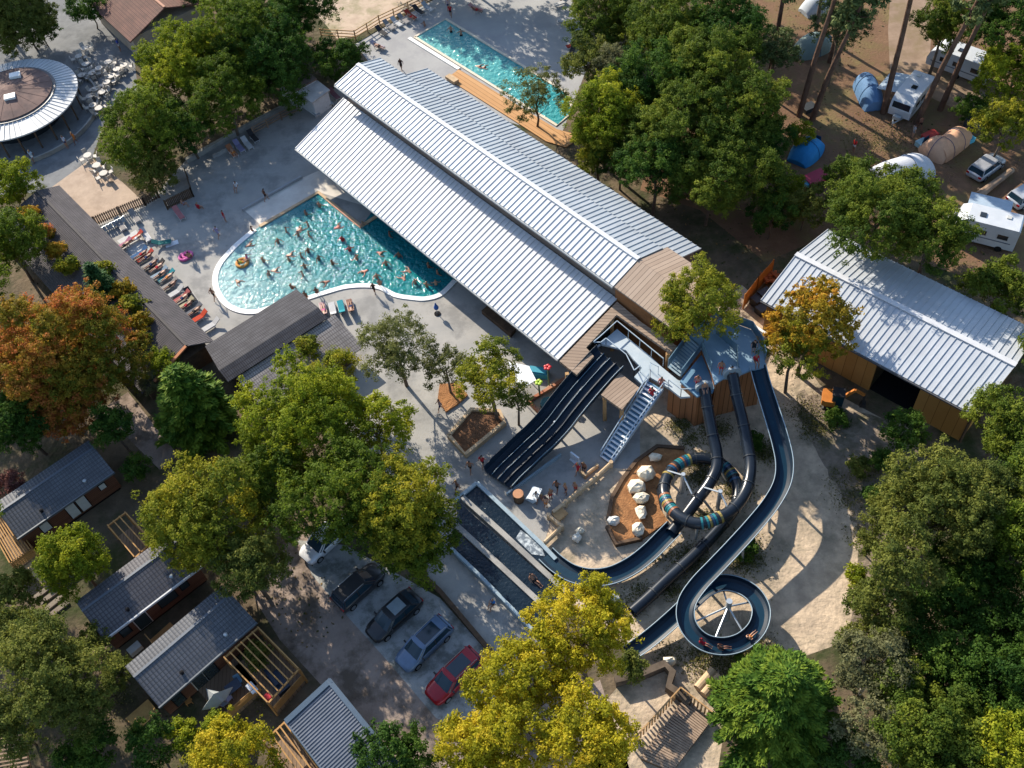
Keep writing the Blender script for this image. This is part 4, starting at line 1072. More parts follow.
H1, o1h, a1h, L1 = mobile_home((17.2, 538.4), (114, 471.5), 3.9, 'shaded blue grey tiled mobile home under the orange red tree', home_tile, slate_f, length=8.6, windows=((4.0, 4.75, .6, 2.3, 1), (4.95, 5.7, .6, 2.3, 1), (1.7, 2.4, 1.2, 2.2, 1), (7.0, 7.5, 1.5, 2.1, 1)))
H2, o2h, a2h, L2h = mobile_home((103.5, 640), (201, 566), 3.9, 'tiled mobile home with a pale eave strip behind the yellow olive tree', home_tile2, white_f, windows=((1.1, 1.8, 1.1, 2.0, 0), (2.3, 3.3, .5, 2.35, 2), (4.4, 5.8, 1.1, 2.2, 0), (6.3, 6.9, 1.3, 2.1, 0)))
H3, o3h, a3h, L3 = mobile_home((158.7, 707), (256, 622), 4.0, 'tiled mobile home with the long pergola deck and folded grey parasol', home_tile, slate_f, windows=((.9, 1.6, .6, 2.3, 0), (2.6, 3.5, .5, 2.35, 2), (3.6, 4.5, .5, 2.35, 0)))
# bottom home: ribs run across, dark blue corrugated roof
a, b, c = W(285, 721, 2.8), W(331.9, 682, 2.8), W(373.3, 737.5, 2.8)
u = (b - a).normalized(); v = (c - b); v = (v - u * v.dot(u)).normalized(); o4 = a.copy(); o4.z = 0
H4 = thing('mobile_home', 'mobile home with dark blue corrugated roof dappled by sun at the bottom edge', 'mobile home', o4)
wd = (b - a).length; ln = 8.0
def l4(x, y, z): return o4 + Vector((u.x, u.y, 0)) * x + Vector((v.x, v.y, 0)) * y + Vector((0, 0, z))
mb = MB(); ribbed(mb, l4(0, ln, 2.8), l4(0, 0, 2.8), l4(wd, 0, 3.3), l4(wd, ln, 3.3), .23, .09, .06); mb.build('roof', mat('corrugated_blue', (.15, .165, .195), (.11, .125, .15), .8, .35, .5), H4)
mb = MB(); mb.bar(l4(0, .12, 2.9), l4(wd, .12, 3.4), .4, .1); mb.bar(l4(wd - .12, 0, 3.37), l4(wd - .12, ln, 3.37), .35, .12); mb.bar(l4(0, 0, 2.75), l4(0, ln, 2.75), .12, .2); mb.build('flashing', flat('flashing_blue', (.04, .075, .12), .45), H4)
mb = MB(); mb.prism([l4(.25, .25, 0), l4(wd - .2, .25, 0), l4(wd - .2, ln, 0), l4(.25, ln, 0)], 0, 2.6); mb.build('wall', home_wall, H4)

# ------------------------------------------------------------------ decks and pergolas
deck_m = plank_mat('deck_boards', (.17, .115, .075), (.25, .17, .11), 'X', .28, .1)
gold_timber = mat('gold_timber', (.42, .235, .085), (.33, .18, .065), 1.5, .7, .2)
def pergola(name, A, B, C, D, z, n, label, deck_z=.45, rail=None, parts=True, side=(True, True)):
    """beams run from the A-B edge to the D-C edge (pixels surveyed at beam height)"""
    A, B, C, D = (W(*p, z) for p in (A, B, C, D)); ctr = (A + B + C + D) / 4; ctr.z = 0
    r = thing(name, label, 'pergola deck', ctr)
    mb = MB()
    for i in range(n):
        t = i / (n - 1); mb.bar(A.lerp(B, t), D.lerp(C, t), .09, .16)
    mb.build('beam', gold_timber, r)
    posts('header', gold_timber, r, [(A - Vector((0, 0, .14)), B - Vector((0, 0, .14))), (D - Vector((0, 0, .14)), C - Vector((0, 0, .14)))], .12)
    posts('post', gold_timber, r, [(Vector((p.x, p.y, 0)), Vector((p.x, p.y, z - .2))) for p in (A, B, C, D)], .13)
    q = [Vector((p.x, p.y, 0)) for p in (A, B, C, D)]
    mb = MB(); mb.prism(q, 0.0, deck_z); mb.build('deck', deck_m, r)
    mb = MB()
    for s_, (p, w_) in zip((True,) + side, ((q[3], q[2]),) + ((q[1], q[2]),)):
        for k in range(5):
            h0 = deck_z + .08 + k * .2; mb.bar(p + Vector((0, 0, h0 + .08)), w_ + Vector((0, 0, h0 + .08)), .04, .17)
    mb.build('balustrade', gold_timber, r)
    return r
pergola('pergola_deck', (224, 657), (257.7, 627), (298.5, 668.5), (267.8, 702.5), 2.6, 7, 'pergola of golden beams over a dark deck at the end of the parasol home')
# lower sun deck in front of home three
sd = [W(x, y, .45) for x, y in ((196, 688), (233, 655), (262, 690), (225, 722))]
sdk = thing('sun_deck', 'dark boarded sun deck with golden side boards under the folded parasol', 'deck', sum(sd, Vector()) / 4 - Vector((0, 0, .45)))
mb = MB(); mb.prism(sd, 0, .45); mb.build('deck', deck_m, sdk)
mb = MB()
for k in range(5): mb.bar(sd[3] + Vector((0, 0, .15 + k * .2)), sd[2] + Vector((0, 0, .15 + k * .2)), .05, .17)
mb.bar(sd[0].lerp(sd[3], .5) + Vector((0, 0, .5)), sd[3] + Vector((0, 0, .5)), .05, .9)
mb.build('balustrade', gold_timber, sdk)
# folded cantilever parasol
p = W(224, 706, .45); fp = thing('folded_parasol', 'half folded grey parasol on the sun deck of the mobile home', 'parasol', p)
mb = MB(); mb.tube([p, p + Vector((0, 0, 2.3))], .04, 8); mb.build('pole', steel, fp)
mb = MB(); top = p + Vector((0, 0, 2.4)); rim = []
for k in range(8):
    a = k * math.pi / 4; rr = (1.35, .7)[k % 2] if k not in (6, 7) else .5; rim.append(p + Vector((rr * math.cos(a + .7), rr * .8 * math.sin(a + .7), 1.55 - .25 * (k % 2))))
rows = [[top] * 8, rim, [v - Vector((0, 0, .1)) for v in rim]]
mb.grid(rows, close_u=True); mb.build('canopy', flat('parasol_grey', (.34, .36, .36), .8), fp)
# deck furniture
def small_table(px, py, z, m, label, w=.8, l=1.1, h=.72, rz=0.6):
    p = W(px, py, z); r = thing('table', label, 'table', p, rz)
    mb = MB(); mb.box((0, 0, h), (l, w, .05)); mb.build('tabletop', m, r, world=False)
    for sx in (-1, 1):
        for sy in (-1, 1):
            mb = MB(); mb.box((sx * (l / 2 - .08), sy * (w / 2 - .08), h / 2 - .012), (.05, .05, h - .03)); mb.build('leg', steel, r, world=False)
    return r
def chair(px, py, z, m, label, rz=0, group=None, cat='chair'):
    p = W(px, py, z); r = thing('chair', label, cat, p, rz, group)
    mb = MB(); mb.box((0, 0, .43), (.46, .44, .05)); mb.build('seat', m, r, world=False)
    mb = MB(); mb.hexa([(-.23, .2, .46), (.23, .2, .46), (.23, .24, .46), (-.23, .24, .46)], [(-.22, .3, .86), (.22, .3, .86), (.22, .34, .86), (-.22, .34, .86)]); mb.build('backrest', m, r, world=False)
    for sx in (-1, 1):
        for sy in (-1, 1):
            mb = MB(); mb.bar((sx * .2, sy * .18, 0), (sx * .19, sy * .17, .405), .035); mb.build('leg', m, r, world=False)
    return r
blue_dark = flat('navy_plastic', (.015, .03, .06), .5); lilac = flat('lilac_fabric', (.4, .38, .5), .8)
small_table(236, 690, .45, blue_dark, 'dark blue deck table beside the folded parasol')
chair(230, 700, .45, lilac, 'lilac chair below the folded parasol on the sun deck', 2.4)
chair(226, 704.5, .45, flat('pale_blue_fabric', (.4, .45, .55), .8), 'pale blue chair nearest the golden side boards', 2.1)
chair(240, 683, .45, flat('sky_fabric', (.12, .25, .38), .8), 'sky blue chair behind the dark deck table', .4)
chair(190, 703, 0, flat('orange_plastic', (.4, .18, .05), .6), 'orange wooden stool chair in front of the mobile home wall', .4)
mb = MB(); p = W(252, 688, 1.4); mb.box((p.x, p.y, 1.45), (.5, .9, .06), .7); mb.box((p.x, p.y, 1.3), (.06, .9, .3), .7); tag(mb.build('towel', flat('towel_white', (.65, .68, .72), .9)), 'white towel over the golden side boards of the sun deck', 'towel')
mb = MB(); p = W(269, 697, 1.3); mb.box((p.x, p.y, 1.4), (.5, .5, .3), .7); tag(mb.build('red_bag', flat('red_cloth', (.5, .03, .04), .8)), 'red and white bundle on the corner of the pergola deck', 'bag')
mb = MB(); p = W(279, 684, .45); mb.box((p.x, p.y, .65), (1.0, 1.7, .4), .65); mb.box((p.x - .4, p.y + .3, .95), (.25, 1.6, .5), .65); tag(mb.build('deck_sofa', blue_dark), 'navy deck sofa under the pergola beams', 'sofa')
# home 1 pergola bits, home 2 step deck, side slats
pergola('pergola', (107.5, 525), (125, 512), (152, 541), (134.5, 557), 2.3, 4, 'dark small pergola with pale beams between the shaded home and yellow olive tree', .3)
d2 = [W(x, y, .4) for x, y in ((150, 640), (170, 622), (181, 633), (160, 652))]
mb = MB(); mb.prism(d2, 0, .4); mb.bar(d2[0] + Vector((0, 0, .8)), d2[3] + Vector((0, 0, .8)), .06, .7); tag(mb.build('step_deck', gold_timber), 'small orange timber porch deck between the two tiled homes', 'deck')
mb = MB(); p = W(137, 651, 0); mb.box((p.x, p.y, .4), (1.0, .6, .5), .7); tag(mb.build('storage_box', frame_pale), 'pale storage box in the gap between the two tiled homes', 'box')
pergola('pergola_deck', (-14, 520), (2, 505), (32, 548), (10, 563), 1.6, 10, 'golden slatted terrace at the left edge below the shaded home', .5)
pr = [W(x, y, .3) for x, y in ((22, 565), (34, 553), (54, 574), (44, 586))]
mb = MB(); mb.prism(pr, 0, .3); tag(mb.build('timber_steps', mat('bright_boards', (.55, .4, .22), (.45, .3, .16), 1.5, .7, .2)), 'bright boarded steps at the corner of the shaded home', 'steps')
pergola('pergola_deck', (262, 742), (284, 722), (318, 768), (296, 790), 2.2, 6, 'golden pergola beside the dark blue corrugated home', .4)
for k, (x, y) in enumerate(((43, 592), (49, 597), (54, 603), (60, 608))):
    p = W(x, y, .1 + .0 * k); mb = MB(); mb.box((p.x, p.y, .1), (.42, 1.5, .16), rad(-50)); tag(mb.build('sleeper_step', mat('grey_sleeper', (.25, .21, .17), (.17, .14, .11), 1.5, .9, .1)), ('topmost', 'second from top', 'third from top', 'lowest')[k] + ' grey sleeper step below the bright green bushy tree', 'step', 'sleeper steps')
p = W(142, 715, .15); mb = MB(); mb.box((p.x, p.y, .12), (1.3, 1.9, .18), rad(-50)); tag(mb.build('wooden_pallet', mat('pallet_gold', (.55, .35, .13), (.42, .25, .09), 2, .8, .2)), 'golden wooden platform lying on the ground by the parasol home', 'pallet')
sl_ = [W(x, y, 2.2) for x, y in ((-20, 742), (22, 735), (38, 800), (-20, 812))]
lat = thing('slatted_roof', 'brown slatted pergola roof in the bottom left corner', 'pergola', sum(sl_, Vector()) / 4 - Vector((0, 0, 2.2)))
mb = MB()
for i in range(18):
    t = i / 17; mb.bar(sl_[0].lerp(sl_[3], t), sl_[1].lerp(sl_[2], t), .1, .09)
mb.build('slat', mat('lattice_wood', (.3, .21, .15), (.22, .15, .1), 1.5, .8, .2), lat)
mb = MB()
posts('post', timber_dark, lat, [(Vector((v_.x, v_.y, 0)), Vector((v_.x, v_.y, 2.15))) for v_ in sl_], .14)
for i, j in ((0, 3), (1, 2)): mb.bar(sl_[i] - Vector((0, 0, .12)), sl_[j] - Vector((0, 0, .12)), .1, .14)
mb.build('frame', timber_dark, lat)
# ------------------------------------------------------------------ cars
tyre_m = flat('tyre', (.015, .015, .016), .9, .1); rim_m = flat('alloy', (.35, .36, .37), .35, .5, .6)
car_glass = flat('car_glass', (.012, .035, .055), .12, .4); lamp_w = flat('headlamp', (.6, .62, .65), .15, .6); lamp_r = flat('tail_lamp', (.35, .01, .01), .2, .6)
black_trim = flat('black_trim', (.02, .02, .022), .5)
def make_car(label, px, py, heading, col, estate=False, rails=False, roof='body', glassroof=False, l=4.5, w=1.84, h=1.52, cat='car', group=None):
    p = W(px, py); c = thing('parked_car', label, cat, p, rad(heading), group)
    paint = flat('paint_' + '_'.join('%d' % int(x * 100) for x in col), col, .3, .4, .15, coat=.25)
    st = [(-.5, .80, .42, .80), (-.485, .90, .30, .90), (-.40, .98, .22, .96), (-.2, 1.0, .2, .95), (.1, 1.0, .2, .93), (.25, .985, .2, .90), (.38, .96, .22, .82), (.455, .86, .28, .70), (.49, .72, .36, .60), (.5, .60, .42, .55)]
    rows = []
    for x, ww, zb, zs in st:
        a = w / 2 * ww; x *= l
        rows.append([(x, -a * .9, zb), (x, -a, zb + .14), (x, -a, zs * .8), (x, -a * .93, zs), (x, -a * .5, zs + .035), (x, 0, zs + .05), (x, a * .5, zs + .035), (x, a * .93, zs), (x, a, zs * .8), (x, a, zb + .14), (x, a * .9, zb)])
    mb = MB(); mb.grid(rows, close_u=True); mb.face(list(reversed(rows[0]))); mb.face(rows[-1]); b = mb.build('body', paint, c, smooth=True, world=False)
    rb = -.47 if estate else -.44; rt = -.42 if estate else -.30
    base = [(rb * l, w * .43), (rb * l + .12, w * .455), (-.05 * l, w * .46), (.22 * l, w * .455), (.27 * l, w * .40), (.285 * l, w * .2)]
    topp = [(rt * l, w * .35), (rt * l + .1, w * .37), (-.05 * l, w * .385), (.07 * l, w * .375), (.105 * l, w * .34), (.12 * l, w * .18)]
    def ring(q, z): return [(x, y, z) for x, y in q] + [(x, -y, z) for x, y in reversed(q)]
    mb = MB(); r0, r1 = ring(base, .90), ring(topp, h - .06); mb.grid([r0, r1], close_u=True); mb.face(r1); mb.build('windows', car_glass, c, world=False)
    tr = [(x * 1.01, y * 1.02) for x, y in topp]; ins = [(x * .95 if x < 0 else x * .9, y * .88) for x, y in topp]
    mb = MB(); a0, a1, a2 = ring(tr, h - .075), ring(tr, h - .03), ring(ins, h); mb.grid([a0, a1, a2], close_u=True); mb.face(a2)
    mb.build('roof', black_trim if roof == 'black' else paint, c, smooth=False, world=False)
    # pillars
    for sy in (-1, 1):
        for i in (1, 3, 4):
            mb = MB(); mb.bar((base[i][0], sy * base[i][1] * 1.01, .9), (topp[i][0], sy * topp[i][1] * 1.02, h - .06), .07, .05); mb.build('pillar', paint if roof == 'body' else black_trim, c, world=False)
        mb = MB(); mb.bar((-.12 * l, sy * w * .463, .9), (-.12 * l, sy * w * .39, h - .06), .08, .04); mb.build('pillar', black_trim, c, world=False)
    if glassroof:
        mb = MB(); mb.box((-.1 * l if glassroof != 'dark' else -.13 * l, 0, h + .008), ((.24 if glassroof != 'dark' else .34) * l, w * .55, .02)); mb.build('sunroof', flat('sunroof_dark', (.015, .03, .045), .08, .6) if glassroof == 'dark' else flat('sunroof_glass', (.22, .27, .3), .1, .6), c, world=False)
    if rails:
        for sy in (-1, 1):
            mb = MB(); mb.tube([(rt * l + .15, sy * w * .34, h - .0), (rt * l + .25, sy * w * .345, h + .06), (.02 * l, sy * w * .345, h + .06), (.05 * l, sy * w * .34, h)], .028, 6); mb.build('roof_rail', rim_m, c, world=False)
    for sx in (-.31, .31):
        for sy in (-1, 1):
            mb = MB(); y0 = sy * (w / 2 - .2); y1 = sy * (w / 2 + .005); mb.tube([(sx * l, y0, .33), (sx * l, y1, .33)], .33, 16); wh = mb.build('wheel', tyre_m, c, world=False)
            mb = MB(); mb.tube([(sx * l, y1, .33), (sx * l, y1 + sy * .012, .33)], .21, 12); mb.build('rim', rim_m, wh, world=False)
    for sy in (-1, 1):
        mb = MB(); mb.hexa([(.43 * l, sy * w * .31 - .14, .56), (.475 * l, sy * w * .31 - .14, .56), (.475 * l, sy * w * .31 + .14, .56), (.43 * l, sy * w * .31 + .14, .56)], [(.425 * l, sy * w * .33 - .14, .74), (.455 * l, sy * w * .32 - .14, .71), (.445 * l, sy * w * .33 + .12, .71), (.41 * l, sy * w * .34 + .12, .75)]); mb.build('headlight', lamp_w, c, world=False)
        mb = MB(); mb.box((-.488 * l, sy * w * .36, .78), (.12, .3, .2)); mb.build('tail_light', lamp_r, c, world=False)
        mb = MB(); mb.box((.19 * l, sy * (w / 2 + .08), .98), (.12, .2, .14)); mb.build('mirror', black_trim, c, world=False)
    mb = MB(); mb.box((-.497 * l, 0, .55), (.03, .52, .12)); mb.build('number_plate', frame_pale, c, world=False)
    mb = MB(); mb.box((.497 * l, 0, .45), (.04, .9, .16)); mb.build('grille', black_trim, c, world=False)
    return c
make_car('white car with only its bonnet showing from under the big green tree', 327, 543, 222, (.72, .73, .75))
make_car('black estate car parked nose in with red tail lights, half under the tree', 360, 590, 40, (.04, .04, .045), True, True, l=4.3, h=1.6)
make_car('black saloon with a pale glass sunroof between the estate and the grey blue car', 395, 619, 219, (.02, .022, .026), glassroof=True, l=4.6)
make_car('grey blue car with roof rails and dark glass roof beside the red car', 425, 647, 220, (.12, .18, .28), True, True, glassroof='dark', l=4.6)
make_car('dark red car with silver roof rails touched by the yellow tree', 455, 679, 219, (.30, .008, .016), True, True, glassroof='dark', l=4.6)
make_car('silver grey hatchback near the tan tent on the camp earth', 985, 171, 33, (.36, .37, .40), True, l=4.3, roof='body')
make_car('silver car cut by the right edge of the photo beyond the fallen trunk', 1026, 199, 25, (.4, .42, .45), True, l=4.3)

# ------------------------------------------------------------------ caravans
van_w = mat('van_white', (.52, .545, .575), (.44, .47, .50), .7, .4, .4)
def van(name, label, cat, px, py, heading, l, w, h, z0=.45, alcove=False, drawbar=True, awning=None):
    p = W(px, py); c = thing(name, label, cat, p, rad(heading))
    hw = w / 2; prof = [(-l / 2, z0), (-l / 2, h * .55), (-l / 2 + .12, h * .9), (-l / 2 + .35, h), (l / 2 - 1.0, h), (l / 2 - .25, h * .78), (l / 2, h * .5), (l / 2 - .05, z0)]
    if alcove: prof = [(-l / 2, z0), (-l / 2, h - .1), (-l / 2 + .15, h), (l / 2 - 1.6, h), (l / 2 - .9, h * .88), (l / 2 - .75, h * .68), (l / 2 - .35, h * .45), (l / 2, h * .36), (l / 2, z0)]
    rows = [[(x, -hw, z) for x, z in prof], [(x, -hw + .0, z) for x, z in prof], [(x, hw, z) for x, z in prof]]
    mb = MB(); mb.grid(rows, close_u=True); mb.face(list(reversed(rows[0]))); mb.face(rows[-1]); mb.build('body', van_w, c, world=False)
    for x, s_ in ((l * .05, .55), (-l * .3, .4)):
        mb = MB(); mb.box((x, .1 if s_ > .5 else -.35, h + .045), (s_, s_, .09)); mb.build('roof_hatch', dark_glass if s_ > .5 else frame_pale, c, world=False)
    for x in (-l * .3, 0, l * .22):
        for sy in (-1, 1):
            mb = MB(); mb.box((x, sy * (hw + .012), h * .62), (.9, .03, .5)); mb.build('window', dark_glass, c, world=False)
    mb = MB(); t = .5; mb.hexa([(l / 2 - .2, -hw * .8, h * .55), (l / 2 - .03, -hw * .8, h * .55), (l / 2 - .03, hw * .8, h * .55), (l / 2 - .2, hw * .8, h * .55)], [(l / 2 - .4, -hw * .8, h * .78), (l / 2 - .2, -hw * .8, h * .78), (l / 2 - .2, hw * .8, h * .78), (l / 2 - .4, hw * .8, h * .78)])
    mb.build('front_window', dark_glass, c, world=False)
    mb = MB(); mb.box((0, 0, h * .42), (l * .86, w + .03, .1)); mb.build('side_stripe', flat('stripe_grey', (.1, .13, .18), .4), c, world=False)
    xs = (-l * .3, l * .3) if alcove else (-l * .05,)
    for x in xs:
        for sy in (-1, 1):
            mb = MB(); mb.tube([(x, sy * (hw - .22), .33), (x, sy * (hw + .015), .33)], .33, 14); mb.build('wheel', tyre_m, c, world=False)
    if drawbar:
        mb = MB(); mb.bar((l / 2 - .1, -.5, .42), (l / 2 + 1.3, 0, .42), .09); mb.bar((l / 2 - .1, .5, .42), (l / 2 + 1.3, 0, .42), .09); mb.box((l / 2 + .35, 0, .62), (.45, .8, .35)); mb.tube([(l / 2 + 1.1, .0, .02), (l / 2 + 1.1, 0, .6)], .06, 6); mb.build('drawbar', steel, c, world=False)
    if awning:
        s_ = awning; mb = MB(); mb.hexa([(-l * .3, s_ * hw, h - .25), (l * .3, s_ * hw, h - .25), (l * .3, s_ * (hw + 2.1), h - .6), (-l * .3, s_ * (hw + 2.1), h - .6)] if s_ > 0 else [(-l * .3, s_ * (hw + 2.1), h - .6), (l * .3, s_ * (hw + 2.1), h - .6), (l * .3, s_ * hw, h - .25), (-l * .3, s_ * hw, h - .25)],
                                        [(-l * .3, s_ * hw, h - .2), (l * .3, s_ * hw, h - .2), (l * .3, s_ * (hw + 2.1), h - .55), (-l * .3, s_ * (hw + 2.1), h - .55)] if s_ > 0 else [(-l * .3, s_ * (hw + 2.1), h - .55), (l * .3, s_ * (hw + 2.1), h - .55), (l * .3, s_ * hw, h - .2), (-l * .3, s_ * hw, h - .2)])
        for x in (-l * .28, l * .28): mb.tube([(x, s_ * (hw + 2.0), 0), (x, s_ * (hw + 2.0), h - .6)], .04, 6)
        mb.build('awning', flat('awning_blue', (.3, .38, .46), .8), c, world=False)
    return c
van('caravan', 'white caravan with a dark roof hatch and pale awning among the tall pine trunks', 'caravan', 909, 106, 226, 5.6, 2.3, 2.55, awning=-1)
van('motorhome', 'white motorhome with blue awning beside the oak and the barn roof', 'motorhome', 978, 238, 148, 6.2, 2.3, 2.9, alcove=True, drawbar=False, awning=-1)
van('caravan', 'long pale caravan behind the pines at the top right', 'caravan', 958, 72, 133, 6.6, 2.4, 2.6, drawbar=False)

# ------------------------------------------------------------------ tents
def tent(label, px, py, heading, l, w, h, col, kind='tunnel', band=None, name='tent', col2=None):
    p = W(px, py); c = thing(name, label, 'tent', p, rad(heading)); m = flat('canvas_' + '_'.join('%d' % int(x * 100) for x in col), col, .75, .25)
    mb = MB(); n = 10; rows = []; S = 9
    for k in range(S):
        u = k / (S - 1); x = (u - .5) * l
        if kind == 'tunnel': f = 1 - .45 * max(0, (u - .7) / .3) ** 2 - .2 * max(0, (.15 - u) / .15); sag = 1 - .05 * abs(math.sin(u * math.pi * 3))
        else: f = max(.06, math.sin(math.pi * (.04 + .92 * u)) ** .6); sag = 1
        rows.append([(x, w / 2 * (.6 + .4 * f) * math.cos(math.pi * j / n), h * f * sag * math.sin(math.pi * j / n) ** .8 + .01) for j in range(n + 1)])
    mb.grid(rows); mb.face(rows[0]); mb.face(list(reversed(rows[-1]))); mb.build('canopy', m, c, smooth=True, world=False)
    mb = MB(); mb.hexa([(-l / 2 - .03, -w * .22, .02), (-l / 2 + .02, -w * .22, .02), (-l / 2 + .02, w * .22, .02), (-l / 2 - .03, w * .22, .02)], [(-l / 2 - .03 + .02, -w * .14, h * .6), (-l / 2 + .04, -w * .14, h * .6), (-l / 2 + .04, w * .14, h * .6), (-l / 2 - .01, w * .14, h * .6)]); mb.build('doorway', flat('tent_shade_' + name, tuple(x * .25 for x in col), .9), c, world=False)
    for k in ((2, 5) if kind == 'tunnel' else (4,)):
        mb = MB(); r = rows[k]; mb.tube([(v[0], v[1] * 1.012, v[2] * 1.012 + .01) for v in r], .025, 5); mb.build('pole_sleeve', flat('sleeve_' + name, tuple(x * (.75 if not col2 else 1) for x in (col2 or col)), .7), c, world=False)
    return c
tent('bright blue dome tent with a dark open porch in the clearing', 806, 154, 225, 4.0, 2.9, 1.75, (.02, .20, .46), 'dome', col2=(.01, .05, .15))
tent('blue rectangular tunnel tent standing left of the white caravan', 868, 98, 268, 4.4, 2.3, 2.1, (.10, .20, .36), 'tunnel')
tent('tan tunnel tent with a round end beside the silver hatchback', 950, 147, 35, 4.6, 2.4, 1.8, (.60, .34, .21), 'tunnel')
tent('side porch of the tan tent with an orange patch, at its lower left end', 936, 153, 300, 3.0, 2.7, 1.9, (.56, .33, .21), 'dome')
tent('white party tent half hidden behind the oak above the barn', 900, 178, 15, 6.0, 3.4, 2.3, (.5, .52, .56), 'tunnel')
tent('grey green tent in the shade behind the left pine', 812, 50, 200, 4.2, 3.0, 2.0, (.16, .22, .21), 'dome')
tent('pale grey tent at the top edge behind the pines', 815, 10, 200, 3.4, 2.6, 1.8, (.4, .44, .48), 'dome')
def camp_box(px, py, d, col, label, name='camp_box', cat='box', rz=.4):
    p = W(px, py); mb = MB(); mb.box((p.x, p.y, d[2] / 2), d, rz); mb.box((p.x, p.y, d[2] + .02), (d[0] * 1.05, d[1] * 1.05, .05), rz); return tag(mb.build(name, flat('box_' + '_'.join('%d' % int(x * 100) for x in col), col, .6)), label, cat)
camp_box(815, 183, (2.2, 1.5, .8), (.32, .02, .06), 'crimson camp table cloth below the blue dome tent')
camp_box(803, 189, (1.0, .8, .7), (.05, .25, .4), 'turquoise cool box beside the crimson cloth')
camp_box(800, 194, (.8, .8, .7), (.35, .03, .05), 'red box at the foot of the bushes')
camp_box(929, 139, (1.5, .9, .6), (.4, .04, .03), 'red camp chest behind the tan tent')
camp_box(922, 145, (1.3, .8, .5), (.3, .45, .48), 'pale aqua box left of the tan tent')
camp_box(976, 126, (2.2, 1.4, 1.0), (.05, .06, .07), 'dark covered trailer box in the shade behind the tan tent', 'trailer', 'trailer')
camp_box(970, 142, (.7, .5, .5), (.1, .45, .6), 'bright blue box at the right end of the tan tent')
camp_box(808, 110, (1.4, 1.0, .5), (.02, .025, .03), 'black camp table at the foot of the left pine')
# fallen trunk
p, q = W(978, 196, .4), W(1012, 170, .5); mb = MB(); mb.tube([p, p.lerp(q, .5), q], [.42, .35, .3], 10); mb.tube([p.lerp(q, .2), p.lerp(q, .2) + Vector((-.6, .3, .1))], .1, 6)
tag(mb.build('fallen_trunk', mat('bare_trunk', (.34, .25, .18), (.22, .15, .1), 1.5, .9, .1)), 'bare fallen tree trunk beside the silver hatchback', 'log')

# ------------------------------------------------------------------ small orange digger
p = W(832, 405); dg = thing('mini_digger', 'small orange and black digger parked in front of the barn', 'digger', p, rad(-20)); dg_o = flat('digger_orange', (.50, .17, .03), .45, .5); dg_b = flat('digger_black', (.02, .02, .022), .6)
for sy in (-1, 1):
    mb = MB(); rows = [[(.85 * math.cos(t) + 0, sy * (.62) + y, .3 + .27 * math.sin(t)) for t in np.linspace(0, 6.283, 14, endpoint=False)] for y in (-.16, .16)]; mb.grid(rows, close_u=True); mb.face(rows[0]); mb.face(list(reversed(rows[1]))); mb.build('track', dg_b, dg, world=False)
mb = MB(); mb.prism([(-.95, -.6), (-.7, -.72), (.1, -.7), (.1, .7), (-.7, .72), (-.95, .6)], .62, 1.25); mb.build('body', dg_o, dg, world=False)
mb = MB(); mb.box((.25, -.15, 1.35), (.9, .85, 1.3)); mb.build('cab', car_glass, dg, world=False)
mb = MB(); mb.box((.25, -.15, 2.03), (1.0, .95, .08)); mb.build('cab_roof', dg_b, dg, world=False)
mb = MB(); mb.bar((.7, .35, .8), (1.5, .35, 2.0), .2, .24); mb.bar((1.5, .35, 2.0), (2.3, .35, 1.5), .18, .22); mb.build('boom', dg_o, dg, world=False)
mb = MB(); mb.bar((2.3, .35, 1.5), (2.4, .35, .5), .16, .2); mb.hexa([(2.15, .1, .1), (2.65, .1, .15), (2.65, .6, .15), (2.15, .6, .1)], [(2.25, .1, .55), (2.6, .1, .5), (2.6, .6, .5), (2.25, .6, .55)]); mb.build('bucket', dg_b, dg, world=False)
# ------------------------------------------------------------------ people
J = dict(pelvis=(0, 0, .95), spine=(0, 0, 1.15), chest=(0, 0, 1.34), neck=(0, 0, 1.48), head=(.015, 0, 1.585), crown=(.01, 0, 1.69), nose=(.10, 0, 1.57))
for s_, n_ in ((1, 'l'), (-1, 'r')):
    J.update({'sh' + n_: (0, .17 * s_, 1.40), 'el' + n_: (-.02, .25 * s_, 1.12), 'wr' + n_: (.06, .27 * s_, .88), 'ha' + n_: (.09, .27 * s_, .80),
              'hip' + n_: (0, .09 * s_, .90), 'kn' + n_: (.02, .1 * s_, .5), 'an' + n_: (-.02, .1 * s_, .08), 'toe' + n_: (.15, .11 * s_, .035)})
RADII = dict(pelvis=.135, spine=.115, chest=.14, neck=.055, head=.10, crown=.075, nose=.02, sh=.06, el=.043, wr=.03, ha=.036, hip=.09, kn=.057, an=.038, toe=.032)
BONES = [('pelvis', 'spine'), ('spine', 'chest'), ('chest', 'neck'), ('neck', 'head'), ('head', 'crown'), ('head', 'nose')]
for n_ in 'lr':
    BONES += [('chest', 'sh' + n_), ('sh' + n_, 'el' + n_), ('el' + n_, 'wr' + n_), ('wr' + n_, 'ha' + n_), ('pelvis', 'hip' + n_), ('hip' + n_, 'kn' + n_), ('kn' + n_, 'an' + n_), ('an' + n_, 'toe' + n_)]
def posed(**kw):
    d = dict(J); d.update(kw); return d
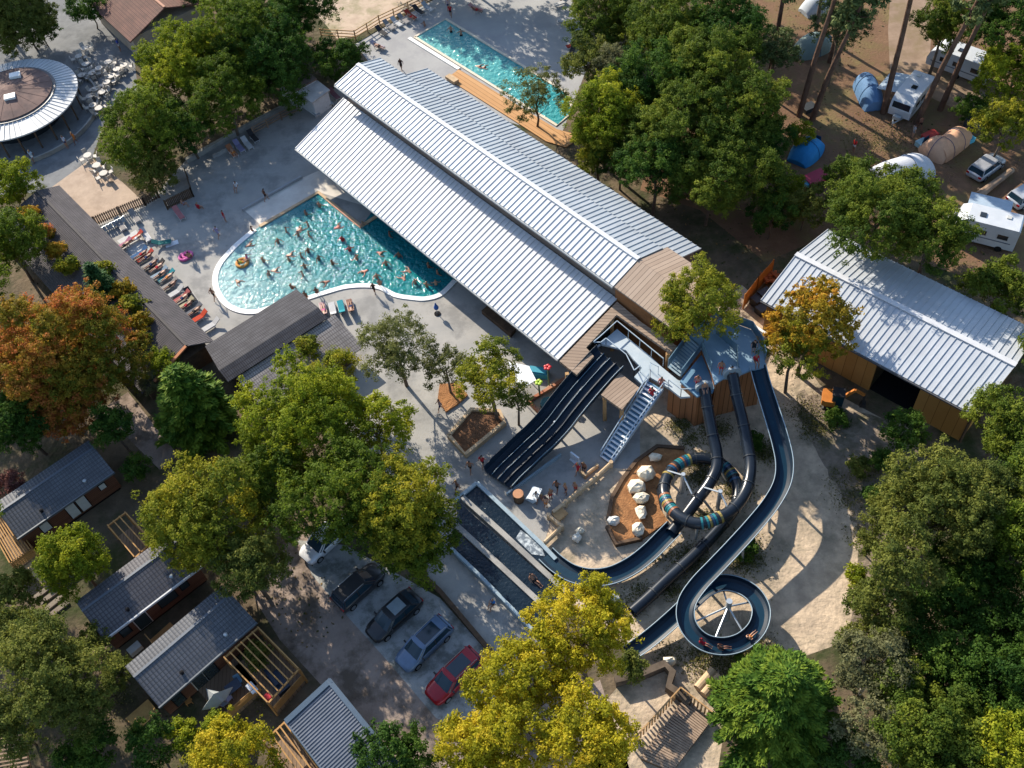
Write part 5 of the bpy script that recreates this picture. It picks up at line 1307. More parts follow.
POSES = {
    'stand': posed(),
    'walk': posed(knl=(.2, .1, .52), anl=(.22, .1, .1), toel=(.38, .1, .06), knr=(-.08, -.1, .5), anr=(-.3, -.1, .14), toer=(-.17, -.1, .04), ell=(-.15, .24, 1.15), wrl=(-.12, .25, .92), hal=(-.1, .25, .85), elr=(.08, -.25, 1.14), wrr=(.25, -.24, .98), har=(.31, -.23, .93)),
    'wade': posed(ell=(.1, .36, 1.2), wrl=(.28, .45, 1.12), hal=(.35, .45, 1.11), elr=(.08, -.36, 1.2), wrr=(.26, -.46, 1.13), har=(.33, -.47, 1.12)),
    'sit': posed(pelvis=(0, 0, .55), spine=(-.02, 0, .74), chest=(0, 0, .93), neck=(.03, 0, 1.07), head=(.05, 0, 1.17), crown=(.05, 0, 1.28), nose=(.14, 0, 1.16), shl=(0, .17, .99), shr=(0, -.17, .99), ell=(.06, .24, .74), elr=(.06, -.24, .74), wrl=(.26, .2, .64), wrr=(.26, -.2, .64), hal=(.33, .18, .62), har=(.33, -.18, .62), hipl=(.04, .1, .52), hipr=(.04, -.1, .52), knl=(.44, .12, .52), knr=(.44, -.12, .52), anl=(.46, .12, .1), anr=(.46, -.12, .1), toel=(.6, .13, .05), toer=(.6, -.13, .05)),
    'lie': posed(pelvis=(0, 0, .14), spine=(-.2, 0, .16), chest=(-.4, 0, .2), neck=(-.54, 0, .24), head=(-.64, 0, .28), crown=(-.74, 0, .3), nose=(-.62, 0, .38), shl=(-.46, .17, .18), shr=(-.46, -.17, .18), ell=(-.2, .27, .13), elr=(-.2, -.27, .13), wrl=(.03, .26, .12), wrr=(.03, -.26, .12), hal=(.11, .25, .12), har=(.11, -.25, .12), hipl=(.05, .09, .12), hipr=(.05, -.09, .12), knl=(.46, .1, .16), knr=(.46, -.1, .1), anl=(.86, .1, .08), anr=(.87, -.12, .08), toel=(.9, .11, .2), toer=(.9, -.14, .2)),
    'swim': posed(pelvis=(0, 0, -.06), spine=(.2, 0, .0), chest=(.4, 0, .04), neck=(.54, 0, .09), head=(.64, 0, .14), crown=(.72, 0, .22), nose=(.72, 0, .1), shl=(.46, .18, .04), shr=(.46, -.18, .04), ell=(.6, .4, .06), elr=(.75, -.28, .06), wrl=(.85, .5, .04), wrr=(.98, -.22, .04), hal=(.92, .5, .02), har=(1.06, -.2, .02), hipl=(-.05, .09, -.08), hipr=(-.05, -.09, -.08), knl=(-.45, .14, -.1), knr=(-.45, -.14, -.06), anl=(-.85, .16, -.05), anr=(-.85, -.18, -.12), toel=(-1.0, .18, -.05), toer=(-1.0, -.2, -.12)),
    'slide': posed(pelvis=(0, 0, .14), spine=(-.14, 0, .28), chest=(-.27, 0, .44), neck=(-.34, 0, .57), head=(-.35, 0, .68), crown=(-.36, 0, .79), nose=(-.26, 0, .67), shl=(-.3, .17, .49), shr=(-.3, -.17, .49), ell=(-.15, .28, .28), elr=(-.15, -.28, .28), wrl=(.06, .25, .2), wrr=(.06, -.25, .2), hal=(.13, .24, .18), har=(.13, -.24, .18), hipl=(.05, .09, .12), hipr=(.05, -.09, .12), knl=(.44, .1, .26), knr=(.44, -.1, .26), anl=(.82, .09, .1), anr=(.82, -.09, .1), toel=(.87, .09, .22), toer=(.87, -.09, .22)),
}
PM = {}
def build_pose(pose):
    j = POSES[pose]; names = list(j); idx = {n: i for i, n in enumerate(names)}
    me = bpy.data.meshes.new('body_' + pose)
    me.from_pydata([j[n] for n in names], [(idx[a], idx[b]) for a, b in BONES], [])
    ob = bpy.data.objects.new('body_' + pose, me); COL.objects.link(ob)
    md = ob.modifiers.new('skin', 'SKIN'); md.use_smooth_shade = True
    for n in names:
        r = RADII.get(n) or RADII[n[:-1]]
        me.skin_vertices[0].data[idx[n]].radius = (r, r); me.skin_vertices[0].data[idx[n]].use_root = (n == 'pelvis')
    ob.modifiers.new('sub', 'SUBSURF').levels = 1
    dg = bpy.context.evaluated_depsgraph_get(); ev = ob.evaluated_get(dg)
    body = bpy.data.meshes.new_from_object(ev, depsgraph=dg); body.name = 'person_' + pose
    bpy.data.objects.remove(ob)
    V = [v.co.copy() for v in body.vertices]; N = [v.normal.copy() for v in body.vertices]
    jv = {n: Vector(p) for n, p in j.items()}
    def near(c):
        best = None
        for a, b in BONES:
            p, q = jv[a], jv[b]; d = q - p; t = max(0, min(1, (c - p).dot(d) / d.length_squared)); e = (c - p - d * t).length - (RADII.get(a) or RADII[a[:-1]])
            if best is None or e < best[0]: best = (e, a, b, t)
        return best
    sel = {'hair': [], 'shorts': [], 'shirt': []}
    face_dir = (jv['nose'] - jv['head']).normalized()
    updir = (jv['crown'] - jv['head']).normalized()
    for p in body.polygons:
        c = p.center; e, a, b, t = near(c)
        if (a == 'head' or b == 'head') and (c - jv['head']).dot(updir) > .0 - .05 * 0 and (c - jv['head']).dot(face_dir) < .055 or (a == 'head' and b == 'crown' and (c - jv['head']).dot(updir) > .07):
            if (c - jv['head']).dot(updir) > -.03: sel['hair'].append(p)
        if (a == 'pelvis' and b != 'spine') or (a == 'pelvis' and t < .35) or (a.startswith('hip') and t < .45): sel['shorts'].append(p)
        if (a in ('spine', 'chest') and b != 'neck') or (a == 'pelvis' and b == 'spine' and t > .3) or (a.startswith('sh') and t < .5): sel['shirt'].append(p)
    sub = {}
    for k, ps in sel.items():
        off = .022 if k == 'hair' else .014
        used = {}; vs, fs = [], []
        for p in ps:
            f = []
            for vi in p.vertices:
                if vi not in used: used[vi] = len(vs); vs.append(V[vi] + N[vi] * off)
                f.append(used[vi])
            fs.append(f)
        m = bpy.data.meshes.new(k + '_' + pose); m.from_pydata(vs, [], fs); m.polygons.foreach_set('use_smooth', [True] * len(fs)); m.materials.append(None); sub[k] = m
    body.materials.clear(); body.materials.append(None)
    PM[pose] = (body, sub)
for k in POSES: build_pose(k)
SKIN = [flat('skin_a', (.36, .19, .12), .55), flat('skin_b', (.28, .14, .085), .55), flat('skin_c', (.42, .24, .165), .55), flat('skin_d', (.2, .09, .055), .55)]
HAIR = [flat('hair_dark', (.02, .013, .01), .6), flat('hair_brown', (.07, .04, .02), .6), flat('hair_fair', (.25, .16, .07), .6)]
CLOTH = {}
def cloth(c):
    k = 'cloth_' + '_'.join('%d' % int(x * 100) for x in c); return flat(k, c, .8, .2)
def person(px, py, z, pose, head, label, shorts=(.02, .03, .08), shirt=None, scale=1.0, skin=None, hair=None, group=None, at=None):
    body, sub = PM[pose]; p = at if at is not None else W(px, py, z); o = bpy.data.objects.new('person', body); COL.objects.link(o)
    o.location = (p[0], p[1], p[2]); o.rotation_euler = (0, 0, rad(head)); o.scale = (scale,) * 3
    tag(o, label, 'person', group); k = int(px * 7 + py * 3)
    set_mat(o, skin or SKIN[k % 4])
    for n, m in (('hair', hair or HAIR[k % 3 if k % 5 else 0]), ('shorts', cloth(shorts)), ('shirt', cloth(shirt) if shirt else None)):
        if m is None: continue
        c = bpy.data.objects.new('hair' if n == 'hair' else ('swim_shorts' if n == 'shorts' else 'top'), sub[n]); COL.objects.link(c); c.parent = o; set_mat(c, m)
    return o
red, navy, black, pink, white, teal, yellow, orange, lil = (.4, .02, .03), (.015, .03, .1), (.015, .015, .017), (.5, .12, .25), (.65, .65, .65), (.02, .2, .25), (.5, .4, .05), (.5, .18, .04), (.3, .28, .45)
# bathers in the big pool: (x, y, pose, heading, label)
bathers = [
    (308.5, 222, 'wade', 40, 'bather highest up in the deep corner of the big pool, shoulders above water'), (310.5, 233, 'wade', 200, 'bather just below the topmost one near the deep corner, turned away'),
    (301, 243, 'wade', 120, 'bather near the timber edge end of the pool, left of the middle pair'), (311.5, 243, 'wade', 10, 'bather right of centre left pair with wet shoulders by the deep corner'),
    (334, 229, 'swim', 20, 'swimmer stretched out right of the timber corner, arms forward'), (345, 248, 'wade', 250, 'bather in the red top in the middle of the big pool'),
    (365, 233, 'wade', 300, 'bather nearest the tip of the timber platform'), (377, 252, 'swim', 320, 'swimmer at the border of the roof shadow, arms spread'),
    (286, 256, 'swim', 0, 'swimmer lying flat in the pale shallow half, splashing'), (266.5, 269, 'wade', 60, 'taller bather of the left shallow pair'),
    (271, 271, 'swim', 350, 'bather stretched out beside the taller one in the left shallows'), (272, 282, 'wade', 330, 'bather alone in the shallow water left of the dark roof'),
    (304, 264.5, 'wade', 20, 'left bather of the three standing in the pool centre'), (311, 259.5, 'wade', 300, 'middle bather of the three in the pool centre, taller than the others'),
    (321.5, 267, 'wade', 310, 'right bather of the three standing in the pool centre'), (307.5, 275, 'wade', 90, 'bather below the three in the pool centre, only shoulders out'),
    (305.5, 282.5, 'wade', 200, 'bather close above the dark roof corner, back to the edge'), (335, 271.5, 'wade', 45, 'bather low in the water right of the pool centre, only the head and shoulders out'),
    (359, 266.5, 'wade', 140, 'left bather of the splashing pair on the right of the pool'), (368, 270, 'swim', 210, 'right swimmer of the splashing pair with white spray'),
    (388, 272, 'wade', 280, 'bather in dark shorts beyond the splashing pair near the roof shadow'), (405, 281, 'swim', 110, 'swimmer heading for the deep right end of the big pool'),
    (417, 290.5, 'wade', 300, 'bather by the curved white edge at the right end'), (430, 274.5, 'wade', 30, 'bather in the roof shadow, upper one of the right end'),
    (439, 281, 'wade', 10, 'bather in the roof shadow closest to the hall eave'), (428.5, 294, 'wade', 60, 'bather touching the white edge, left one at the right end'),
    (437.5, 292, 'wade', 90, 'bather touching the white edge, last one at the right end'), (379, 285, 'wade', 280, 'bather against the bulge of the white edge'),
    (255, 238, 'wade', 30, 'bather in red trunks at the shaded start of the curved edge'), (245.5, 247, 'swim', 20, 'swimmer in the shaded shallows beside the curved edge, arms out'),
    (236, 280, 'swim', 305, 'person floating on the back in the palest shallows'), (391.5, 243, 'wade', 0, 'faint bather alone inside the roof shadow'),
    (322, 214, 'wade', 60, 'topmost bather of the big pool, close below its upper corner'), (296, 232, 'swim', 30, 'swimmer close to the straight timber edge, one arm forward'), (289, 239, 'wade', 10, 'bather at the left end of the straight timber edge'),
    (352, 258, 'wade', 100, 'bather right below the one in the red top'), (330, 281, 'swim', 200, 'swimmer between the pool centre and the white bulge'), (292, 268, 'wade', 40, 'bather halfway between the shallow pair and the pool centre'),
    (401, 264, 'wade', 250, 'bather at the sunny side of the roof shadow line'), (281, 250, 'wade', 300, 'bather left of the flat swimmer in the shallows'), (411, 273, 'swim', 130, 'swimmer on the roof shadow line near the right end')]
for x, y, po, hd, lb_ in bathers:
    person(x, y, -.98 if po == 'wade' else .0, po, hd, lb_, shorts=(red if 'red' in lb_ else navy), shirt=red if 'red top' in lb_ else None, group='bathers in the big pool')
# splash marks
ring_o = thing('swim_ring', 'orange and yellow swim ring with a rider in the shaded shallows', 'swim ring', W(242.5, 263.5, .03))
mb = MB(); c_ = ring_o.location; mb.tube([(c_.x + .55 * math.cos(t), c_.y + .55 * math.sin(t), .12) for t in np.linspace(0, 2 * math.pi, 18)], .16, 8, cap=False); mb.build('ring', flat('ring_orange', (.55, .25, .05), .4), ring_o)
person(242.5, 263.5, .12, 'slide', 30, 'person sitting in the orange swim ring', orange, yellow)
person(250, 266, -.98, 'wade', 0, 'person in pink beside the orange swim ring', pink, pink)
for x, y, po, hd, lb_, sh, z in ((426, 33, 'wade', 200, 'bather in the shaded corner of the far pool', navy, -.98), (452, 38, 'wade', 260, 'left bather of the two standing in the far pool', black, -.75), (462, 41.5, 'wade', 90, 'right bather of the two standing in the far pool', black, -.75), (475.5, 66, 'swim', 330, 'swimmer on the left near the lower edge of the far pool', white, 0), (480, 67.5, 'swim', 340, 'swimmer on the right near the lower edge of the far pool', red, 0)):
    person(x, y, z, po, hd, lb_, sh, group='bathers in the far pool')
# people on the decks: px,py are the feet
for x, y, z, po, hd, lb_, sh, st, sc in (
    (215.5, 300, .02, 'walk', 60, 'person in dark swimwear walking along the curved white pool edge', black, None, 1), (267, 201, .02, 'walk', 20, 'person walking past the thin low wall at the pool head', black, (.12, .05, .03), 1),
    (402, 71, .02, 'walk', 250, 'person in black standing behind the hall roof ridge', black, (.03, .025, .03), 1), (451, 17.5, .02, 'walk', 80, 'person in a red top at the far corner of the far pool', black, red, 1.02), (449, 11, .02, 'stand', 80, 'person in pale clothes just behind the one in a red top', navy, (.4, .3, .3), 1),
    (226, 222, .02, 'stand', 30, 'person in pink on the shaded deck near the thin low wall', pink, red, .95), (219.5, 238, .02, 'walk', 60, 'person in lilac on the shaded deck near the pool curve', lil, lil, .95), (200, 212, .02, 'sit', 60, 'person in red sitting on the shaded deck by the board fence', red, red, 1), 
    (191, 261, .02, 'sit', 90, 'brown skinned person sitting beside the pink rings on the sunny deck', navy, None, 1), (381, 288.5, .1, 'sit', 95, 'person sitting on the bulge of the white pool edge', black, None, 1), (318, 296.5, .1, 'sit', 95, 'person sitting on the white edge right of the dark roof corner', navy, None, 1), (308, 303, .02, 'stand', 60, 'person standing by the dark roof corner on the deck', orange, None, 1),
    (293, 292, .02, 'sit', 60, 'person at the water end behind the tip of the dark roof', red, None, .9), (375, 294, .02, 'walk', 80, 'dark haired person stepping along the deck below the pool bulge', black, black, .9),
    (184, 208, .02, 'sit', 20, 'person curled up beside the lounger under the board fence', lil, None, 1), (238, 190, .02, 'sit', 250, 'person in white sitting alone on the deep shaded deck', white, white, 1),
    (68, 148, .02, 'stand', 240, 'person in a white and blue top standing below the round building', navy, (.45, .5, .6), 1.05), (77, 144, .02, 'walk', 220, 'person in orange walking below the round building', orange, orange, 1), (35, 162, .02, 'walk', 250, 'person in pale blue at the lower left of the round building', white, (.35, .45, .55), 1), (121, 51, .02, 'stand', 180, 'person in a bright blue shirt at the cafe tables by the trees', white, (.05, .1, .45), 1.05), (108, 122, .02, 'walk', 200, 'person in dark clothes below the cafe tables', black, black, 1),
    (471, 472, .02, 'walk', 240, 'left person in dark trunks walking on the shaded deck under the planter', black, None, 1), (483, 467, .02, 'walk', 60, 'right person in dark trunks walking under the planter rim', black, red, 1), (437, 480, .02, 'walk', 200, 'person in dark red at the edge of the big green tree', red, red, 1), (458, 491, .02, 'walk', 200, 'person at the head of the landing channels by the tree', black, None, 1), (441, 478, .02, 'stand', 160, 'second person in red at the edge of the big green tree', red, red, .95),
    (494, 606, .02, 'sit', 220, 'person in a bright blue top on the deck beside the lowest channel', black, (.02, .14, .4), 1), (441, 411, .02, 'walk', 200, 'person half hidden by leaves beside the orange bark bed', navy, (.3, .2, .2), 1),
    (551, 500, .02, 'stand', 120, 'leftmost of the bathers standing on the splash deck, dark red trunks', red, None, 1), (557, 492, .02, 'walk', 60, 'tallest of the bathers standing on the splash deck, dark trunks', black, None, 1.03), (566, 494, .02, 'stand', 200, 'bather between two others on the splash deck, navy trunks', navy, None, 1), (575.5, 492, .02, 'stand', 220, 'bather nearest the log barrier on the splash deck', red, None, .92),
    (578, 474, .02, 'walk', 200, 'person in red of the pair at the foot of the white board', red, red, 1), (584, 473, .02, 'stand', 230, 'person in dark trunks of the pair at the foot of the white board', black, None, 1), (542, 503, .02, 'sit', 30, 'person with pale hair seated by the white mats', pink, None, 1), (537, 502, .02, 'walk', 60, 'person in white bending over the white mats', white, white, .95), (546, 508, .02, 'stand', 60, 'person in orange next to the white mats and railing', orange, None, .95),
    (651.5, 400, 2.4, 'walk', 65, 'lower of the two people climbing the white stairs', red, red, 1.02), (661, 390, 3.1, 'walk', 65, 'upper of the two people climbing the white stairs', red, (.5, .2, .15), 1.02),
    (697, 388, Z2, 'stand', 250, 'person in red waiting at the first tube entrance', red, (.45, .2, .15), 1), (720.5, 374, Z3, 'stand', 250, 'person in red waiting at the second tube entrance', red, None, 1), (731, 375.5, Z3, 'sit', 270, 'person seated at the mouth of the second tube', orange, None, 1), (753, 353, Z3, 'stand', 270, 'dark haired person at the back of the queue for the helix slide', black, black, 1), (755, 364, Z3, 'sit', 275, 'person in red about to start down the helix slide', red, red, 1), (704, 392, 4.3, 'sit', 270, 'person seated at the mouth of the first tube', white, None, 1),
    (853, 152, .02, 'stand', 200, 'person in a red shirt standing alone in the camp clearing', white, (.55, .03, .03), 1.0), (912, 138, .02, 'stand', 0, 'person in a grey shirt beside the caravan pines', (.2, .2, .22), (.3, .3, .32), 1.0), (919, 130, .02, 'walk', 90, 'person in brown at the foot of the right pine', black, (.2, .1, .07), 1.0), (690, 640, .0, 'stand', 0, '', black, None, 1)):
    if lb_: person(x, y, z, po, hd, lb_, sh, st, sc)
# riders on the slides
def rider(path, i, label, sh, st=None, up=.04):
    p = path[i]; d = path[i + 1] - path[i - 1]; person(i, 3, 0, 'slide', math.degrees(math.atan2(d.y, d.x)), label, sh, st, .8, at=p + Vector((0, 0, up)))
rider(c3, 118, 'slide rider in red at the left side of the helix', red, red)
rider(c3, 126, 'slide rider with bare shoulders low on the left of the helix', black)
rider(c3, 139, 'slide rider at the bottom curve of the helix', orange)
person(534, 581, .2, 'slide', 310, 'person with bare shoulders sitting in the middle landing channel', black)
# ------------------------------------------------------------------ sun loungers
lg_frame = flat('lounger_frame', (.55, .56, .57), .5)
def lounger(px, py, az, label, mcol, group='sun loungers on the decks', frame=None, tilt=.35):
    p = W(px, py, .013); r = thing('sun_lounger', label, 'sun lounger', p, rad(az), group); mcol = tuple(x * .72 for x in mcol); m = flat('mat_' + '_'.join('%d' % int(x * 100) for x in mcol), mcol, .85, .2)
    mb = MB(); mb.box((.3, 0, .3), (1.3, .62, .05)); mb.build('frame', frame or lg_frame, r, world=False)
    mb = MB(); mb.box((.3, 0, .36), (1.28, .56, .07)); mb.build('mattress', m, r, world=False)
    mb = MB(); mb.hexa([(-.36, -.28, .33), (-.33, -.28, .4), (-.33, .28, .4), (-.36, .28, .33)], [(-.95, -.28, .33 + tilt), (-.92, -.28, .41 + tilt), (-.92, .28, .41 + tilt), (-.95, .28, .33 + tilt)]); mb.build('backrest', m, r, world=False)
    for sx in (-.25, .85):
        for sy in (-.27, .27):
            mb = MB(); mb.box((sx, sy, .137), (.05, .05, .27)); mb.build('leg', frame or lg_frame, r, world=False)
    return r
W_, K_, R_, S_, B_, P_, T_ = (.62, .62, .62), (.05, .05, .055), (.5, .06, .04), (.35, .33, .32), (.04, .13, .3), (.5, .2, .3), (.03, .3, .36)
row = [(125, 247, P_, 'pink towelled lounger on the pale mat, left one of the pair'), (136.5, 240, R_, 'red towelled lounger on the pale mat, right one of the pair'),
       (141, 256, B_, 'blue lounger, first below the pale mat in the long row'), (147, 259, R_, 'brick red lounger, second below the pale mat'), (152, 266, S_, 'grey lounger between the brick red and black ones'), (158, 269, K_, 'black lounger in the upper half of the long row'), (161, 276, (.3, .4, .5), 'pale blue lounger in the middle of the long row'), (168, 279, T_, 'turquoise towelled lounger in the middle of the long row'), (171, 287, S_, 'plain grey lounger just below the turquoise one'), (176.5, 295, W_, 'white lounger beside the detached dark one'), (183, 300, (.45, .12, .12), 'dusty red lounger, sixth from the roof corner'), (187, 307, (.5, .45, .3), 'sand coloured lounger with a yellow towel'), (195, 313, (.16, .17, .2), 'charcoal lounger with white stripes, third from the roof corner'), (200, 320, (.6, .07, .03), 'bright orange red lounger second from the roof corner'), (212, 328, W_, 'white lounger closest to the roof corner')]
for x, y, c, lb_ in row: lounger(x, y, 215, lb_, c, 'sun loungers in the row by the shingle roof')
people_on = [(147, 258, R_, 'person lying on the brick red lounger', navy), (158, 268, K_, 'person lying on the black lounger', red), (171, 286, S_, 'person lying on the plain grey lounger', black), (183, 299, R_, 'person lying on the dusty red lounger', navy), (137, 239, R_, 'person lying on the red lounger on the pale mat', white)]
people_on += [(125, 246, R_, 'person lying on the pink towelled lounger on the pale mat', black), (142, 255, R_, 'person lying on the blue lounger below the pale mat', red), (152, 265, R_, 'person lying on the grey lounger between brick red and black ones', navy), (161, 275, R_, 'person lying on the pale blue lounger in the long row', black), (168, 278, R_, 'person lying on the turquoise towelled lounger in the long row', orange), (187, 306, R_, 'person lying on the sand coloured lounger with the yellow towel', red), (195, 312, R_, 'person lying on the striped charcoal lounger near the roof corner', black)]
for x, y, _, lb_, sh in people_on: person(x, y, .42, 'lie', 215, lb_, sh)
for x, y, az, c, lb_ in ((122, 227, 300, S_, 'grey lounger at the end of the slatted fence, left one'), (136, 219, 300, S_, 'grey lounger at the slatted fence, right one'), (180, 216, 300, (.5, .2, .2), 'orange and purple lounger below the board fence'), (192, 298, 300, K_, 'dark lounger standing apart in front of the long row'), (147, 238, 300, W_, 'white table like lounger near the top of the deck'),
                      (163, 245, 0, (.02, .16, .16), 'dark teal lounger in the open beside a white towel'), (233, 154, 300, (.5, .2, .1), 'orange towelled lounger under the deck wall'), (240, 149, 300, lil, 'lilac towelled lounger under the deck wall'), (248, 146, 300, W_, 'white lounger under the deck wall'), (254, 139, 300, K_, 'dark lounger at the end of the deck wall row'),
                      (314.5, 113, 300, (.4, .46, .5), 'leftmost of the three pale loungers by the cabin'), (321, 107, 300, (.4, .46, .5), 'middle of the three pale loungers by the cabin'), (328, 103, 300, (.4, .46, .5), 'rightmost of the three pale loungers by the cabin'), (335, 97, 300, (.25, .12, .14), 'plum lounger at the corner of the hall roof'),
                      (324, 312, 100, (.6, .4, .4), 'pink lounger of the four by the dark roof corner'), (333.5, 312, 100, W_, 'white lounger of the four by the dark roof corner'), (342, 310, 100, T_, 'turquoise lounger of the four by the dark roof corner'), (351, 309, 100, (.35, .2, .15), 'brown lounger of the four by the dark roof corner'), (339, 334, 120, R_, 'red lounger behind the four by the dark roof corner'),
                      (382, 34, 305, K_, 'black lounger at the near end of the far deck row'), (389.5, 28, 305, S_, 'grey lounger second in the far deck row'), (397, 25, 305, W_, 'white lounger third in the far deck row'), (404, 22, 305, S_, 'pale grey lounger fourth in the far deck row'), (411, 18, 305, R_, 'red towelled lounger fifth in the far deck row'), (419, 13, 305, K_, 'dark lounger sixth in the far deck row'), (428, 10, 305, (.45, .5, .55), 'pale blue lounger at the far end of the far deck row'),
                      (378, 48, 320, (.45, .42, .5), 'lounger with a white towel near the hall roof corner on the far deck'), (476, 11, 320, (.6, .35, .35), 'pink towelled lounger alone in the shade at the top of the far deck'),
                      (562, 5, 200, W_, 'white lounger at the top right of the far deck'), (566, 23, 160, W_, 'white lounger along the planted edge of the far deck'), (574, 47, 200, R_, 'red and white lounger in the far deck corner'), (580, 41, 200, T_, 'turquoise lounger in the far deck corner by the trees'), (572, 54, 250, K_, 'black lounger at the lower end of the far deck corner')):
    lounger(x, y, az, lb_, c)
person(379, 47, .42, 'lie', 320, 'person lying on the lounger near the hall roof corner', black); person(476.5, 10.5, .42, 'lie', 320, 'person lying on the pink towelled lounger', red); person(411, 17.5, .42, 'lie', 305, 'person lying in the far deck row on red', red); person(234, 153.5, .42, 'lie', 300, 'person lying on the orange towelled lounger', orange); person(324, 311.5, .42, 'lie', 100, 'person lying on the pink lounger by the dark roof', pink); person(351, 308, .42, 'lie', 100, 'person lying on the brown lounger by the dark roof', navy)
mb = MB(); mb.prism([W(x, y) for x, y in ((117, 241), (136, 230), (149, 250), (135, 258))], .013, .03); tag(mb.build('pale_mat', flat('mat_pale', (.5, .5, .49), .9)), 'pale rectangular mat under two loungers at the top of the row', 'mat')
for k, (x, y, c) in enumerate(((184.5, 258, (.55, .1, .3)), (188, 256, (.5, .08, .25)))):
    mb = MB(); p = W(x, y); mb.tube([(p.x + .45 * math.cos(t), p.y + .45 * math.sin(t), .15) for t in np.linspace(0, 2 * math.pi, 16)], .15, 8, cap=False); tag(mb.build('swim_ring', flat('ring_pink', (.55, .1, .3), .4)), ('left' if k == 0 else 'right') + ' one of the two pink swim rings lying on the sunny deck', 'swim ring')
p = W(172, 244, .02); mb = MB(); mb.box((p.x, p.y, .05), (1.3, .6, .06), .3); tag(mb.build('towel', flat('towel_white', (.65, .68, .72), .9)), 'white towel on the deck beside the dark teal lounger', 'towel')
# white mats and board at the splash deck
p = W(533, 496, .02); mb = MB(); 
for k in range(5): mb.box((p.x + .04 * k, p.y - .02 * k, .06 + .1 * k), (.8, 1.2, .07), rad(-40 + 3 * k))
tag(mb.build('mat_stack', flat('foam_white', (.62, .68, .72), .7)), 'stack of white slide mats on the splash deck by the barrel', 'mats')
p = W(575, 461, .02); mb = MB(); mb.box((p.x, p.y, .5), (.14, .9, .9), rad(40)); mb.box((p.x, p.y, .08), (.5, .8, .14), rad(40)); tag(mb.build('sign_board', flat('board_white', (.62, .66, .7), .5)), 'plain white standing board at the end of the blue kerb', 'board')
# ------------------------------------------------------------------ cafe tables and chairs
wh_ch = flat('chair_white', (.46, .43, .39), .7); proto_t = None; proto_c = None
tabs = [(81, 61), (88, 69), (94, 78), (101, 73), (119, 74), (126, 70), (97, 94), (104, 97), (95, 110), (101, 113), (87, 53), (110, 67), (84, 80), (109, 87), (92, 101), (113, 81), (90, 160), (99, 170), (106, 178)]
rgc = random.Random(5)
for k, (x, y) in enumerate(tabs):
    p = W(x, y, .012)
    lb_ = 'small white cafe table among the outdoor seats right of the round building' if k < 16 else 'pale table under the bushy tree beside the beige terrace'
    grp = 'cafe tables on the plaza' if k < 16 else 'tables beside the beige terrace'
    if proto_t is None:
        proto_t = thing('cafe_table', lb_, 'table', p, 0, grp); mb = MB(); mb.lathe((0, 0, 0), [(.45, .70), (.45, .74)], 14); mb.build('tabletop', wh_ch, proto_t, world=False)
        mb = MB(); mb.lathe((0, 0, 0), [(.05, .0), (.05, .695)], 8); mb.build('pedestal', steel, proto_t, world=False); t_ = proto_t
    else:
        t_ = copy_thing(proto_t, p, rgc.uniform(0, 3), lb_); t_['group'] = grp
    for j in range(4):
        a = j * math.pi / 2 + rgc.uniform(-.3, .3) + k; q = p + Vector((math.cos(a), math.sin(a), 0)) * .75
        lbc = 'white cafe chair drawn up at the small tables right of the round building' if k < 16 else 'pale chair at the tables beside the beige terrace'
        gc = 'cafe chairs on the plaza' if k < 16 else 'chairs beside the beige terrace'
        if proto_c is None:
            proto_c = thing('cafe_chair', lbc, 'chair', q, a - math.pi / 2, gc)
            mb = MB(); mb.box((0, 0, .44), (.5, .48, .05)); mb.build('seat', wh_ch, proto_c, world=False)
            mb = MB(); mb.hexa([(-.25, .2, .47), (.25, .2, .47), (.25, .24, .47), (-.25, .24, .47)], [(-.24, .3, .9), (.24, .3, .9), (.24, .34, .9), (-.24, .34, .9)]); mb.build('backrest', wh_ch, proto_c, world=False)
            for sx in (-1, 1):
                for sy in (-1, 1):
                    mb = MB(); mb.bar((sx * .22, sy * .2, 0), (sx * .2, sy * .18, .415), .035); mb.build('leg', wh_ch, proto_c, world=False)
        else:
            c = copy_thing(proto_c, q, a - math.pi / 2, lbc); c['group'] = gc
# ------------------------------------------------------------------ trees
def leaf_mat(name, ramp, transl=.45):
    m, nt, b = new_mat('leaves_' + name)
    at = nt.nodes.new('ShaderNodeAttribute'); at.attribute_name = 'tint'
    r = nt.nodes.new('ShaderNodeValToRGB'); e = r.color_ramp.elements
    e[0].position = .1; e[0].color = (*ramp[0], 1); e[1].position = .9; e[1].color = (*ramp[-1], 1)
    for k, c in enumerate(ramp[1:-1]):
        x = e.new(.1 + .8 * (k + 1) / (len(ramp) - 1)); x.color = (*c, 1)
    nt.links.new(at.outputs['Fac'], r.inputs['Fac'])
    b.inputs['Roughness'].default_value = .7; b.inputs['Specular IOR Level'].default_value = .15
    nt.links.new(r.outputs['Color'], b.inputs['Base Color'])
    tr = nt.nodes.new('ShaderNodeBsdfTranslucent'); nt.links.new(r.outputs['Color'], tr.inputs['Color'])
    mx = nt.nodes.new('ShaderNodeMixShader'); mx.inputs[0].default_value = transl
    nt.links.new(b.outputs[0], mx.inputs[1]); nt.links.new(tr.outputs[0], mx.inputs[2])
    nt.links.new(mx.outputs[0], nt.nodes['Material Output'].inputs['Surface'])
    return m
